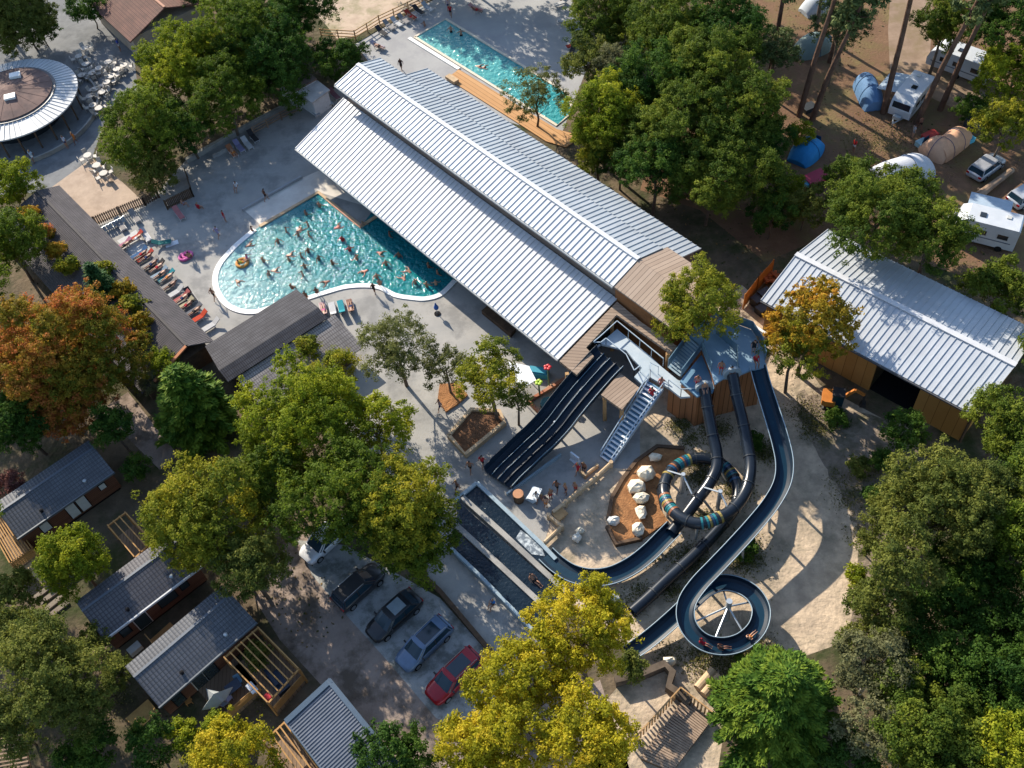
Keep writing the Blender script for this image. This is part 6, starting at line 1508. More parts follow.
PAL = {
    'green': leaf_mat('green', [(.045, .085, .010), (.105, .155, .014), (.20, .245, .02)]),
    'dark': leaf_mat('dark', [(0.022, 0.063, 0.011), (0.055, 0.116, 0.016), (0.110, 0.177, 0.022)]),
    'oak': leaf_mat('oak', [(.045, .085, .012), (.105, .15, .017), (.215, .245, .026)]),
    'lime': leaf_mat('lime', [(.085, .13, .010), (.20, .245, .014), (.36, .36, .022)]),
    'yellow': leaf_mat('yellow', [(.17, .18, .012), (.38, .34, .016), (.56, .43, .03)]),
    'yolive': leaf_mat('yolive', [(.085, .12, .013), (.20, .22, .018), (.38, .33, .025)]),
    'olive': leaf_mat('olive', [(0.059, 0.083, 0.017), (0.128, 0.152, 0.027), (0.220, 0.226, 0.043)]),
    'greyolive': leaf_mat('greyolive', [(0.085, 0.091, 0.043), (0.159, 0.165, 0.073), (0.232, 0.226, 0.110)]),
    'rust': leaf_mat('rust', [(.085, .12, .012), (.29, .19, .02), (.5, .13, .05)]),
    'orange': leaf_mat('orange', [(0.146, 0.134, 0.015), (0.354, 0.244, 0.018), (0.512, 0.244, 0.027)]),
    'conifer': leaf_mat('conifer', [(.022, .065, .009), (.065, .13, .013), (.165, .225, .02)], .15),
    'darkconifer': leaf_mat('darkconifer', [(0.015, 0.049, 0.017), (0.030, 0.085, 0.024), (0.055, 0.122, 0.030)], .15),
    'pine': leaf_mat('pine', [(0.043, 0.067, 0.024), (0.079, 0.110, 0.034), (0.134, 0.159, 0.049)], .15),
    'sage': leaf_mat('sage', [(.075, .085, .028), (.145, .16, .045), (.23, .24, .075)]),
    'redbush': leaf_mat('redbush', [(0.122, 0.049, 0.049), (0.195, 0.085, 0.073), (0.268, 0.122, 0.098)]),
}
bark = mat('bark', (.10, .075, .055), (.16, .125, .1), 1.5, .95, .1, bump=.8, bscale=6)
bark_pine = mat('bark_pine', (.085, .05, .035), (.14, .085, .06), 1.2, .95, .1, bump=.8, bscale=5)
bark_pale = mat('bark_pale', (.3, .27, .23), (.2, .17, .14), 1.5, .9, .1)
def norm_rows(a):
    return a / np.maximum(1e-6, np.linalg.norm(a, axis=1, keepdims=True))
def leaf_mesh(name, c, nrm, size, tint, m, parent, elong=1.5, axis=None):
    n = len(c)
    r = RNG.normal(size=(n, 3)) if axis is None else axis
    u = norm_rows(np.cross(nrm, r)) if axis is None else norm_rows(axis)
    v = norm_rows(np.cross(nrm, u)); s = size[:, None]
    # kite shaped blade
    P = np.stack([c - u * s * elong * .5, c + v * s * .42 - u * s * .05, c + u * s * elong * .5, c - v * s * .42 - u * s * .05], 1)
    me = bpy.data.meshes.new(name); me.vertices.add(4 * n); me.loops.add(4 * n); me.polygons.add(n)
    me.vertices.foreach_set('co', P.reshape(-1)); me.loops.foreach_set('vertex_index', np.arange(4 * n, dtype=np.int32))
    me.polygons.foreach_set('loop_start', np.arange(0, 4 * n, 4, dtype=np.int32))
    try: me.polygons.foreach_set('loop_total', np.full(n, 4, dtype=np.int32))
    except Exception: pass
    me.update(calc_edges=True)
    a = me.attributes.new('tint', 'FLOAT', 'FACE'); a.data.foreach_set('value', tint.astype(np.float32))
    me.materials.append(m); o = bpy.data.objects.new(name, me); COL.objects.link(o); o.parent = parent
    return o
def lumpy(r, rz, lobes, leaf, dens, flat_bottom=.55, lobe_r=(.23, .4), seed=0, thin=1.0, open_=0.0):
    """crown as leaves on twig clusters on limbs: returns centres, normals, sizes, tints (crown centre at origin)"""
    g = np.random.default_rng(seed)
    L = []
    tries = 0
    golden = math.pi * (3 - math.sqrt(5))
    for k in range(lobes):
        zf = 1 - (k + .5) / lobes * (1 + flat_bottom)
        a = golden * k + g.normal() * .25; rr = math.sqrt(max(.02, 1 - zf * zf))
        d = np.array([rr * math.cos(a), rr * math.sin(a), zf]); f = g.uniform(.5, .86)
        L.append((d * f, g.uniform(*lobe_r)))
    for k in range(max(1, lobes // 4)):
        d = g.normal(size=3); d /= np.linalg.norm(d); L.append((d * g.uniform(.1, .4), g.uniform(.3, .42)))
    C, N, S, T = [], [], [], []
    dim = np.array([r * g.uniform(.86, 1.14), r * g.uniform(.86, 1.14), rz * g.uniform(.9, 1.08)])
    for lc, lr in L:
        lt = g.uniform(0, 1)
        area = 4 * math.pi * (lr * r) ** 2
        nsub = max(5, int(area / .5 * thin))
        d = norm_rows(g.normal(size=(nsub, 3))); out = norm_rows((lc + 1e-3)[None, :])
        d = norm_rows(d + out * .55 + np.array([0, 0, .25]))
        sub = lc[None] * dim + d * (lr * r) * np.where(g.random((nsub, 1)) < .1, g.uniform(1.1, 1.45, (nsub, 1)), g.uniform(.5, 1.12, (nsub, 1)))
        for q in range(nsub):
            if g.random() < open_: continue
            st = g.uniform(0, 1); k = max(3, int(dens * g.uniform(.6, 1.4)))
            sr = g.uniform(.25, .5)
            e = norm_rows(g.normal(size=(k, 3))); p = sub[q] + e * sr * g.uniform(.3, 1.0, (k, 1)) * np.array([1, 1, .7])
            C.append(p); N.append(norm_rows(e * .75 + d[q] * .4 + np.array([0, 0, .3]) + g.normal(size=(k, 3)) * .6))
            S.append(leaf * g.uniform(.6, 1.35, k)); T.append(np.clip(.5 * lt + .3 * st + .2 * g.random(k) + g.normal(0, .04, k), 0, 1))
    return np.concatenate(C), np.concatenate(N), np.concatenate(S), np.concatenate(T), L
TREES = []
def tree(px, py, rpx, h, pal, label, kind='round', name='tree', cat='tree', asp=.85, leaf=.125, dens=42, thin=1.0, open_=0.0, seed=None, lobes=None, group=None, lean=(0, 0), stretch=1.0):
    """px, py: middle of the crown in the photo; rpx: crown radius in pixels; h: total height in metres"""
    sd = seed if seed is not None else int(px * 13 + py * 7)
    zc = h * .6
    for _ in range(4):
        p = W(px, py, zc); r = rpx * scale_at(p); rz = min(r * asp, h * .48); zc = max(h - rz, h * .45)
    p = W(px, py, zc); r = rpx * scale_at(p)
    root = thing(name, label, cat, (p.x + lean[0], p.y + lean[1], 0), 0, group)
    cen = np.array([-lean[0], -lean[1], zc])
    nl = lobes or int(np.clip(10 + r * 2.4, 8, 34))
    if kind == 'round':
        C, N, S, T, L = lumpy(r, rz, nl, leaf, dens, seed=sd, thin=thin, open_=open_)
        if stretch != 1.0: C[:, 0] *= stretch
        leaf_mesh('crown', C + cen, N, S, T, PAL[pal], root)
        mb = MB(); g = random.Random(sd); tr = max(.07, h * .016)
        top = Vector(cen) - Vector((0, 0, rz * .25))
        mid = Vector((cen[0] * .3 + g.uniform(-.2, .2), cen[1] * .3 + g.uniform(-.2, .2), max(.4, (zc - rz) * .8)))
        mb.tube([(0, 0, -.05), mid, top], [tr * 1.25, tr, tr * .5], 8)
        for lc, lr in L[::2]:
            q = Vector(lc * np.array([r, r, rz]) * .92 + cen); s = mid.lerp(top, g.uniform(.1, .9)); mb.tube([s, s.lerp(q, .5) + Vector((0, 0, -.1 * r)), q], [tr * .45, tr * .3, tr * .12], 5, cap=False)
        mb.build('trunk', bark_pale if pal in ('greyolive',) else bark, root, smooth=True, world=False)
    elif kind == 'conifer':
        g = np.random.default_rng(sd); C, N, S, T, A = [], [], [], [], []
        nb = int(90 + r * 60)
        for k in range(nb):
            u = (k + g.random()) / nb; z = h * (.08 + .92 * u); rad_ = r * (1 - u) ** .62 * g.uniform(.5, 1.15) + .15
            a = k * 2.39996 + g.normal() * .2; d = np.array([math.cos(a), math.sin(a), .18]); tl = g.uniform(0, 1)
            m = max(14, int(rad_ * 60 * thin)); t = g.uniform(.25, 1, m); side = g.normal(size=(m, 1)) * (.12 + .28 * rad_ * .4 * (1 - t[:, None]))
            w = np.array([-math.sin(a), math.cos(a), 0]); pts = d[None] * (t * rad_)[:, None] + w[None] * side + np.array([0, 0, z])[None] + np.array([0, 0, 1])[None] * (-.28 * (t ** 2) * rad_ * .5)[:, None] + g.normal(size=(m, 3)) * .08
            C.append(pts); N.append(norm_rows(np.array([0, 0, 1.])[None] + d[None] * .4 + g.normal(size=(m, 3)) * .4)); A.append(norm_rows(d[None] + w[None] * np.sign(side) * .6 + g.normal(size=(m, 3)) * .25))
            S.append(leaf * g.uniform(.7, 1.4, m)); T.append(np.clip(.45 * tl + .25 * t + .3 * g.random(m), 0, 1))
        root.location = (W(px, py, h * .5).x, W(px, py, h * .5).y, 0)
        leaf_mesh('crown', np.concatenate(C), np.concatenate(N), np.concatenate(S), np.concatenate(T), PAL[pal], root, 2.2, np.concatenate(A))
        mb = MB(); mb.tube([(0, 0, -.05), (0, 0, h * .5), (0, 0, h * .95)], [h * .02, h * .013, .03], 8); mb.build('trunk', bark, root, world=False)
    TREES.append(root); return root
def pine(bx, by, tops, h, label, crown=2.6, pal='pine', seed=1, dens=15):
    """tall bare trunk surveyed by its foot, with a sparse tuft of needles at the top; tops: lean in metres"""
    p = W(bx, by); root = thing('pine_tree', label, 'pine tree', p); g = np.random.default_rng(seed); top = Vector((tops[0], tops[1], h))
    mb = MB(); mb.tube([(0, 0, -.05), (top.x * .25, top.y * .2, h * .35), (top.x * .65, top.y * .6, h * .7), top], [.32, .26, .2, .06], 9)
    C, N, S, T = [], [], [], []
    for k in range(15):
        u = g.uniform(.62, 1.0); s = Vector((top.x * u ** 1.3, top.y * u ** 1.3, h * u)); a = g.uniform(0, 6.283); ln = crown * g.uniform(.35, 1) * (1.25 - .55 * u)
        e = s + Vector((math.cos(a) * ln, math.sin(a) * ln, g.uniform(.1, .9))); mb.tube([s, s.lerp(e, .6) + Vector((0, 0, -.1)), e], [.07, .05, .02], 5, cap=False)
        ns = 9
        for q in range(ns):
            cpt = np.array(s.lerp(e, g.uniform(.5, 1.1))) + g.normal(size=3) * .42; st = g.random(); m = int(dens * 1.5)
            ee = norm_rows(g.normal(size=(m, 3))); C.append(cpt + ee * g.uniform(.1, .45, (m, 1))); N.append(norm_rows(ee + np.array([0, 0, .4]))); S.append(.22 * g.uniform(.6, 1.3, m)); T.append(np.clip(.6 * st + .4 * g.random(m), 0, 1))
    leaf_mesh('crown', np.concatenate(C), np.concatenate(N), np.concatenate(S), np.concatenate(T), PAL[pal], root, 2.4)
    mb.build('trunk', bark_pine, root, smooth=True, world=False); return root

# rough grass and weeds on the sand, too many blades to count
gc, gn, gs, gt = [], [], [], []
gg = np.random.default_rng(5)
for px, py, r, k in ((700, 478, 1.2, 1), (690, 440, 1.0, .7), (738, 490, 1.3, 1), (690, 560, 1.5, 1), (672, 590, 1.0, .8), (650, 556, .9, .6), (705, 520, 1.0, 1), (735, 665, 1.8, .9), (700, 660, 1.5, .7), (762, 655, 1.4, .8), (668, 655, 1.0, .5), (765, 452, 1.2, 1.2), (742, 556, 1.6, 1.3), (715, 430, 1.2, 1.2), (680, 425, 1.0, 1.2), (850, 500, 1.5, .3), (862, 532, 1.3, .3), (805, 412, 1.5, .5), (835, 420, 1.0, .5), (640, 590, .9, .6), (815, 430, 1.2, .7), (700, 460, .9, 1), (840, 480, 1.2, .2), (870, 470, 1.5, .3), (630, 605, 1.1, .5), (268, 690, 1.5, .4), (100, 700, 2.0, .3), (860, 170, 3.0, .15), (880, 140, 3.5, .15)):
    c = W(px, py, 0); n = int(900 * r * r * k); q = gg.normal(size=(n, 3)) * np.array([r * .55, r * .5, 0]); q[:, 2] = gg.uniform(.02, .16, n)
    gc.append(q + np.array(c)); gn.append(norm_rows(gg.normal(size=(n, 3)) + np.array([0, 0, .6]))); gs.append(gg.uniform(.04, .11, n)); gt.append(gg.uniform(0, 1, n))
gr_o = leaf_mesh('rough_grass', np.concatenate(gc), np.concatenate(gn), np.concatenate(gs), np.concatenate(gt), leaf_mat('weeds', [(.05, .06, .012), (.11, .115, .025), (.24, .2, .08)], .2), None, 2.0)
tag(gr_o, kind='stuff'); gr_o['label'] = 'rough grass and weeds growing in patches on the sand'
# fallen leaves and ground cover under the trees
n = 26000; gx = gg.uniform(-62, 72, n); gy = gg.uniform(14, 132, n)
q = np.stack([gx, gy, gg.uniform(.01, .06, n)], 1)
nz = np.sin(gx * .31 + 1.3) + np.sin(gy * .27 + gx * .13) + np.sin(gx * .71 - gy * .5) * .6
q = q[nz > .3]
PAVED = [[(24, -20), (92, -20), (132, 36), (138, 92), (108, 112), (92, 158), (146, 204), (186, 160), (250, 127), (300, 100), (345, 60), (355, 44), (437, -2), (450, -50), (630, -50), (572, 0), (592, 55), (560, 140), (700, 245), (770, 310), (820, 385), (905, 430), (905, 480), (880, 640), (730, 690), (715, 790), (585, 790), (590, 720), (540, 670), (510, 675), (480, 735), (436, 718), (384, 657), (297, 540), (345, 545), (400, 560), (395, 480), (330, 420), (235, 352), (20, 200), (-90, 190), (-90, 20)],
         [(0, 440), (115, 440), (205, 560), (330, 680), (400, 790), (280, 790), (60, 640), (0, 560)]]
def inside(poly, x, y):
    r = False; j = len(poly) - 1
    for i in range(len(poly)):
        if (poly[i][1] > y) != (poly[j][1] > y) and x < (poly[j][0] - poly[i][0]) * (y - poly[i][1]) / (poly[j][1] - poly[i][1]) + poly[i][0]: r = not r
        j = i
    return r
def seen(p):
    d = p - np.array([0, 0, CH]); w_ = d @ FW; return 512 + FOC * (d @ RT) / w_, 384 - FOC * (d @ UP) / w_
q = q[[not any(inside(pl, *seen(p)) for pl in PAVED) for p in q]]; n = len(q)
gr_o = leaf_mesh('ground_cover', q - np.array([0, 0, .0]), norm_rows(gg.normal(size=(n, 3)) * .4 + np.array([0, 0, 1.])), gg.uniform(.08, .26, n), gg.uniform(0, 1, n), leaf_mat('litter', [(.035, .05, .012), (.09, .07, .03), (.2, .12, .04)], .1), None, 1.3)
tag(gr_o, kind='stuff'); gr_o['label'] = 'ivy and fallen leaves scattered over the woodland floor'
# --- left side
tree(22, 20, 40, 8, 'olive', 'olive brown tree in the top left corner above the round building')
tree(40, 30, 16, 4, 'dark', 'small dark bush at the plaza edge in the top left corner', name='bush', cat='bush')
tree(88, 8, 20, 5, 'dark', 'dark tree in the shade below the tiled house eave')
tree(182, 68, 44, 10, 'lime', 'large yellow green tree beside the tiled house', seed=31)
tree(238, 42, 46, 10.5, 'green', 'tall green tree right of the yellow green one at the top', seed=32)
tree(268, 65, 46, 8.5, 'dark', 'dark green tree above the small white cabin')
tree(288, 12, 42, 9, 'dark', 'very dark tree at the top edge above the cabin')
tree(222, 92, 36, 9, 'green', 'shaded green tree below the tall pair beside the plaza')
tree(146, 128, 44, 9, 'green', 'green tree with sunlit left side between the cafe seats and the pool deck', seed=33)
tree(185, 125, 28, 7, 'dark', 'dark tree at the corner of the low stone wall')
tree(340, 60, 27, 5, 'dark', 'round dark bush at the gable of the long hall', name='bush', cat='bush')
tree(155, 172, 26, 4.5, 'olive', 'olive bush behind the board fence of the deck', name='bush', cat='bush')
tree(303, 98, 7, 1.8, 'dark', 'small dark shrub in front of the white cabin', name='shrub', cat='shrub')
tree(14, 185, 28, 6, 'lime', 'yellow green bush at the left edge below the round building', name='bush', cat='bush')
tree(8, 245, 36, 8, 'green', 'green tree at the left edge beside the orange sumac')
tree(60, 360, 72, 12, 'rust', 'large tree turning orange and red on the left', asp=.9, seed=41, thin=1.4)
tree(18, 420, 40, 8, 'dark', 'dark tree under the orange red one at the left edge')
tree(112, 425, 24, 6, 'dark', 'dark tree in the shade below the orange red one', name='tree')
tree(103, 290, 20, 7, 'darkconifer', 'small dark conifer against the shingle roof', kind='conifer', name='conifer', cat='conifer')
tree(192, 402, 46, 9, 'conifer', 'feathery green conifer between the shake roof and the homes', kind='conifer', name='conifer', cat='conifer', leaf=.2)
tree(137, 468, 15, 3, 'dark', 'low dark shrub beside the track between the homes', name='shrub', cat='shrub')
sum_ = [(28, 214, 'orange'), (43, 232, 'rust'), (56, 250, 'orange'), (68, 266, 'yolive'), (101, 270, 'yolive'), (122, 290, 'orange'), (132, 304, 'yolive'), (140, 322, 'orange'), (138, 340, 'rust')]
for k, (x, y, pl_) in enumerate(sum_):
    tree(x, y, 9 if k < 5 else 10.5, 4.2, pl_, ('topmost orange sumac at the left edge of the shingle roof', 'dark rust sumac second from the top by the shingle roof', 'orange sumac third from the top by the shingle roof', 'olive yellow sumac fourth from the top by the shingle roof', 'lone olive yellow sumac tip beside the small conifer', 'orange sumac right of the small conifer', 'yellow sumac overlapping the middle of the shingle roof', 'broad orange sumac lower on the shingle roof', 'lowest rust sumac on the shingle roof')[k], name='sumac', cat='sumac', leaf=.17, stretch=1.3, open_=.35)
tree(162, 362, 16, 4, 'lime', 'yellow green shrub at the end of the shingle wing', name='shrub', cat='shrub')
tree(150, 380, 13, 3, 'greyolive', 'silvery grey shrub below the yellow green one at the wing end', name='shrub', cat='shrub')
tree(210, 520, 66, 10, 'yolive', 'large yellow olive tree over the mobile homes', seed=51)
tree(248, 565, 40, 8, 'olive', 'olive tree at the lower right of the large yellow olive one')
tree(72, 560, 38, 7, 'lime', 'bright green bushy tree between two mobile homes', seed=52)
tree(300, 420, 62, 11, 'lime', 'upper left part tree of the big green pair by the parking', seed=53)
tree(345, 500, 66, 11, 'green', 'broad green tree standing over the parked cars', seed=54, open_=.35)
tree(282, 478, 44, 9, 'green', 'green tree left of the broad one over the parked cars', seed=55)
tree(375, 425, 40, 8, 'lime', 'light green tree reaching over the pool deck', seed=57, open_=.25)
tree(404, 508, 58, 11, 'yolive', 'tree with a golden top beside the landing channels', seed=56, open_=.3)
tree(416, 542, 46, 8, 'green', 'dark green lower tree right above the black estate car', open_=.25)
tree(52, 690, 66, 10, 'olive', 'big olive willow like tree in the lower left', leaf=.12, seed=61)
tree(15, 640, 38, 8, 'olive', 'olive tree at the left edge below the sleeper steps')
tree(14, 592, 26, 5, 'olive', 'round olive bush at the left edge above the willow', name='bush', cat='bush')
tree(118, 672, 20, 3.5, 'olive', 'small olive shrub at the corner of the parasol home', name='shrub', cat='shrub')
tree(95, 640, 18, 3.5, 'olive', 'olive shrub under the gable of the pale eave home', name='shrub', cat='shrub')
tree(150, 745, 26, 4, 'dark', 'dark shrub below the wooden pallet', name='shrub', cat='shrub')
tree(185, 735, 15, 3, 'lime', 'small bright lime shrub in front of the parasol deck', name='shrub', cat='shrub')
tree(217, 727, 14, 3, 'lime', 'small lime shrub right of the first one in front of the parasol deck', name='shrub', cat='shrub')
tree(232, 762, 44, 6, 'yellow', 'yellow tree at the bottom edge left of the corrugated home', seed=62)
tree(392, 762, 42, 5.5, 'dark', 'dark glossy green bush at the bottom edge right of the corrugated home', name='bush', cat='bush', seed=63)
tree(9, 485, 14, 3.5, 'redbush', 'dull red bush at the left edge above the shaded home', name='bush', cat='bush')
tree(90, 755, 34, 4, 'dark', 'dark purple shaded bush at the bottom left', name='bush', cat='bush')
tree(258, 655, 0.1 + 12, 2.5, 'olive', 'low olive shrub behind the pergola deck', name='shrub', cat='shrub')
# --- middle
tree(396, 345, 40, 8.5, 'sage', 'grey green tree at the deck in front of the big pool', open_=.42, seed=71, leaf=.11)
tree(445, 365, 28, 6, 'sage', 'small grey green tree with bare twigs right of the one by the pool', open_=.45, leaf=.11)
tree(335, 370, 28, 6, 'yolive', 'yellow olive tree by the shake roof', open_=.2)
tree(308, 348, 12, 4, 'yolive', 'little yellow olive tree at the end of the shake roof')
tree(490, 372, 34, 9, 'yolive', 'olive yellow tree growing from the planter bed', open_=.2, seed=72)
tree(515, 395, 18, 5.5, 'olive', 'thin olive crown at the right side of the planter tree', open_=.35)
tree(700, 298, 42, 11, 'yolive', 'yellow green tree beside the slide tower stairs', open_=.2, seed=73)
tree(668, 325, 20, 7, 'yolive', 'smaller yellow green crown over the timber roof end', open_=.3)
tree(810, 322, 46, 10, 'orange', 'thin orange tinted tree in front of the barn roof', open_=.55, seed=74, leaf=.16)
tree(795, 350, 34, 8, 'yolive', 'yellow lower crown beside the orange tree at the barn', open_=.5)
tree(582, 630, 52, 11, 'yellow', 'yellow tree covering the end of the landing channels', seed=81)
tree(520, 705, 62, 11, 'yellow', 'largest golden yellow tree at the bottom centre', seed=82)
tree(585, 735, 48, 12, 'yellow', 'golden tree at the bottom right of the largest yellow one', seed=83)
tree(475, 750, 42, 8, 'yellow', 'golden tree at the bottom left of the largest yellow one', seed=84)
tree(632, 668, 16, 4, 'olive', 'small olive shrub at the right of the yellow tree by the slide exits', name='shrub', cat='shrub')
tree(778, 700, 72, 9.5, 'conifer', 'bright green spreading conifer at the bottom', kind='conifer', name='conifer', cat='conifer', leaf=.14, thin=2.4, seed=85)
# --- right side
tree(904, 432, 24, 4.5, 'dark', 'green bush in front of the barn opening', name='bush', cat='bush', seed=91)
tree(1004, 425, 38, 8, 'oak', 'green tree at the lower corner of the barn')
tree(955, 505, 64, 11, 'olive', 'broad olive tree right of the sand track', seed=92)
tree(905, 505, 34, 7, 'olive', 'smaller olive tree on the sand side of the broad one', seed=131)
tree(1015, 490, 36, 9, 'oak', 'green tree at the right edge above the dark wood', seed=132)
tree(965, 570, 40, 6, 'dark', 'dark tree below the broad olive tree', seed=133)
tree(940, 615, 40, 6, 'dark', 'dark tree between the olive trees and the lower wood', seed=134)
tree(1015, 640, 42, 6.5, 'dark', 'dark tree at the right edge of the lower wood', seed=135)
tree(905, 690, 36, 7, 'oak', 'green tree among the dry olive trees at the bottom', seed=136)
tree(965, 735, 40, 8, 'oak', 'green tree in the lower wood right of the dry olive trees', seed=137)
tree(925, 775, 36, 6, 'lime', 'lime tree on the bottom edge of the lower wood', seed=138)
tree(1000, 690, 34, 5, 'dark', 'small dark tree low at the right edge', seed=139)
tree(858, 468, 11, 1.8, 'olive', 'low olive scrub on the shaded soil below the digger', name='shrub', cat='shrub', open_=.3)
tree(868, 545, 15, 2.4, 'olive', 'olive scrub on the rough soil left of the big wood', name='shrub', cat='shrub', open_=.3)
tree(856, 575, 10, 1.6, 'lime', 'small lime shrub at the right rim of the sand', name='shrub', cat='shrub', open_=.2)
tree(882, 462, 13, 2.2, 'dark', 'dark scrub below the bush in front of the barn', name='shrub', cat='shrub', open_=.2)
tree(850, 640, 16, 2.5, 'olive', 'olive scrub beside the helix shadow', name='shrub', cat='shrub', open_=.2)
tree(862, 600, 16, 2.5, 'olive', 'olive scrub at the right end of the sand', name='shrub', cat='shrub', open_=.2)
tree(905, 560, 36, 10, 'olive', 'lower left olive tree beside the sand track', seed=93)
tree(1022, 545, 38, 10, 'green', 'green tree cut by the right edge')
tree(985, 590, 55, 7, 'dark', 'dark tree in the wood at the right')
tree(880, 610, 36, 7, 'olive', 'olive tree by the helix shadow on the sand', seed=94, open_=.15)
tree(875, 665, 40, 7.5, 'greyolive', 'pale dry olive tree below the sand track', seed=95, open_=.2)
tree(880, 728, 38, 7, 'greyolive', 'lowest dry olive tree behind the bright conifer', seed=96, open_=.2)
tree(935, 668, 50, 6.5, 'dark', 'dark tree in the middle of the lower right wood')
tree(920, 735, 46, 9, 'oak', 'green tree at the bottom of the lower right wood', seed=97)
tree(985, 690, 52, 7, 'dark', 'dark green tree near the right edge of the lower wood')
tree(1005, 745, 42, 9, 'lime', 'yellow green tree in the bottom right corner', seed=98)
tree(960, 765, 38, 8, 'oak', 'green tree at the bottom edge near the right corner')
tree(850, 760, 28, 5, 'dark', 'dark bush at the bottom edge right of the conifer', name='bush', cat='bush')
tree(880, 520, 16, 3, 'olive', 'scrubby bush at the edge of the shaded sand', name='bush', cat='bush', open_=.3)
tree(872, 495, 10, 1.6, 'dark', 'low weeds bush in the shade on the sand', name='bush', cat='bush', open_=.3)
tree(755, 440, 9, 1.2, 'dark', 'low weeds beneath the helix slide start', name='weeds', cat='weeds', open_=.3)
tree(745, 545, 14, 1.2, 'dark', 'low dark weeds in the shade left of the sand', name='weeds', cat='weeds', open_=.3)
# --- upper right
tree(604, 112, 36, 10, 'lime', 'tall yellow green tree beside the far pool', seed=101)
tree(598, 145, 28, 7, 'yolive', 'lower yellow green tree at the end of the pool decking', seed=102)
tree(535, 95, 32, 7, 'sage', 'thin see through tree growing over the far pool', open_=.5, leaf=.11, seed=103)
tree(588, 60, 26, 8, 'olive', 'olive brown tree behind the tall yellow green one')
tree(612, 65, 22, 8, 'greyolive', 'grey brown twiggy tree behind the far pool corner', open_=.25)
tree(610, 15, 40, 9, 'oak', 'green tree at the top beside the far grey deck', seed=104)
tree(665, 30, 44, 11, 'oak', 'green tree at the top of the oak wood', seed=105)
tree(650, 80, 42, 11, 'dark', 'dark oak behind the tall yellow green tree', seed=106)
tree(710, 75, 50, 12, 'oak', 'large sunlit oak in the middle of the upper wood', seed=107)
tree(680, 130, 48, 11, 'oak', 'broad oak below the middle of the upper wood', seed=108)
tree(620, 160, 26, 6, 'dark', 'dark understorey tree at the end of the far deck', seed=141)
tree(640, 120, 30, 8, 'oak', 'small oak between the lime tree and the oak wood', seed=142)
tree(690, 60, 34, 10, 'oak', 'high oak crown near the top of the wood', seed=143)
tree(770, 140, 26, 7, 'dark', 'dark tree between the oak wood and the blue dome tent', seed=144)
tree(725, 150, 34, 9, 'oak', 'round oak above the lower end of the wood', seed=145)
tree(775, 50, 26, 8, 'pine', 'grey green tree at the camp side of the wood top', seed=146, open_=.2)
tree(840, 25, 30, 10, 'pine', 'dark pine crown over the left pine trunks', seed=147, open_=.35)
tree(745, 110, 42, 11, 'oak', 'oak on the right of the upper wood beside the camp', seed=109)
tree(655, 165, 34, 9, 'dark', 'dark oak at the lower left of the upper wood', seed=110)
tree(710, 180, 42, 9, 'oak', 'oak at the lower end of the upper wood', seed=111)
tree(758, 175, 32, 8, 'oak', 'oak beside the blue dome tent', seed=112)
tree(730, 25, 40, 12, 'dark', 'dark oak at the top edge of the upper wood', seed=113)
tree(772, 215, 24, 5, 'dark', 'dark bush below the oak wood towards the barn', name='bush', cat='bush')
tree(806, 205, 22, 5, 'olive', 'olive bush at the top corner of the barn', name='bush', cat='bush')
tree(878, 215, 50, 12, 'oak', 'sunlit oak overhanging the barn roof', seed=114)
tree(905, 190, 32, 8, 'oak', 'upper oak crown in front of the white party tent', seed=122, open_=.2)
tree(930, 235, 44, 11, 'oak', 'oak between the barn roof and the motorhome', seed=115)
tree(850, 185, 30, 7, 'oak', 'yellow green oak left of the white party tent', seed=116)
tree(1000, 290, 34, 6, 'oak', 'bush beside the barn roof at the right edge', name='bush', cat='bush', seed=117)
tree(1015, 75, 36, 9, 'lime', 'light green tree at the right edge above the tan tent', seed=118)
tree(1005, 125, 28, 7, 'yolive', 'olive yellow tree right of the tan tent', seed=119)
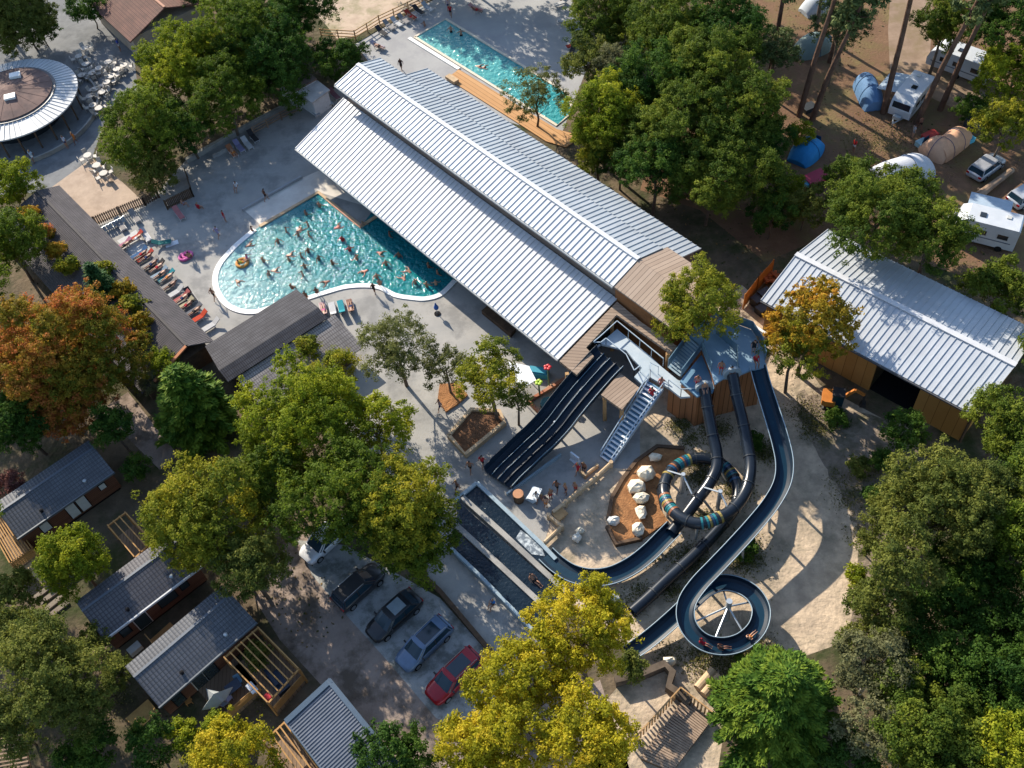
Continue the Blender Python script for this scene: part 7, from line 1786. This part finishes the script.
tree(945, 22, 30, 9, 'oak', 'green tree at the top beside the camp track', seed=120)
tree(1000, 25, 36, 11, 'dark', 'dark tree in the top right corner', seed=121)
tree(800, 135, 13, 3, 'lime', 'small yellow green bush above the blue dome tent', name='bush', cat='bush')
tree(975, 110, 18, 3, 'dark', 'dark bush behind the covered trailer', name='bush', cat='bush')
tree(790, 195, 20, 3.5, 'lime', 'light bush below the blue dome tent', name='bush', cat='bush')
tree(838, 420, 12, 1.2, 'dark', 'low weeds in front of the small digger', name='weeds', cat='weeds', open_=.3)
pine(799, 116, (3.0, 1.5), 20, 'left pine trunk leaning right over the camp clearing', seed=3)
pine(812, 120, (3.4, .5), 15, 'thinner pine curving up beside the left pine trunk', seed=4, crown=2.0)
pine(883, 113, (.4, 2.0), 24, 'tall straight pine left of the white caravan', seed=5)
pine(916, 124, (4.6, 1.5), 19, 'slender pine leaning right beside the caravan door', seed=6)
pine(940, 110, (3.0, 1.0), 18, 'thick pine trunk right of the white caravan', seed=7, crown=3.0)
pine(771, 70, (.6, 1.0), 15, 'pine at the left edge of the camp clearing', seed=8, crown=2.4)
pine(830, 62, (1.5, 1.0), 17, 'pine behind the left trunks at the top edge', seed=9, crown=3.0)
# neighbours of the photo's edge, whose shade falls into it
for k, (x, y, r, h, pl_) in enumerate(((-60, 300, 60, 12, 'green'), (-70, 520, 60, 11, 'green'), (1080, 330, 60, 11, 'oak'), (1090, 640, 70, 12, 'dark'), (1075, 480, 60, 11, 'green'), (200, -40, 50, 12, 'dark'), (400, -60, 40, 10, 'oak'), (470, -55, 45, 11, 'oak'), (560, -50, 45, 11, 'oak'), (640, -50, 45, 12, 'oak'), (700, -50, 45, 12, 'dark'), (1090, 60, 50, 10, 'oak'), (-20, -20, 50, 13, 'oak'), (830, -45, 40, 13, 'pine'), (965, -50, 45, 14, 'pine'))):
    tree(x, y, r, h, pl_, 'tree of the surrounding wood just beyond the edge of the photo', seed=200 + k, group='trees beyond the edge of the photo', thin=.7)
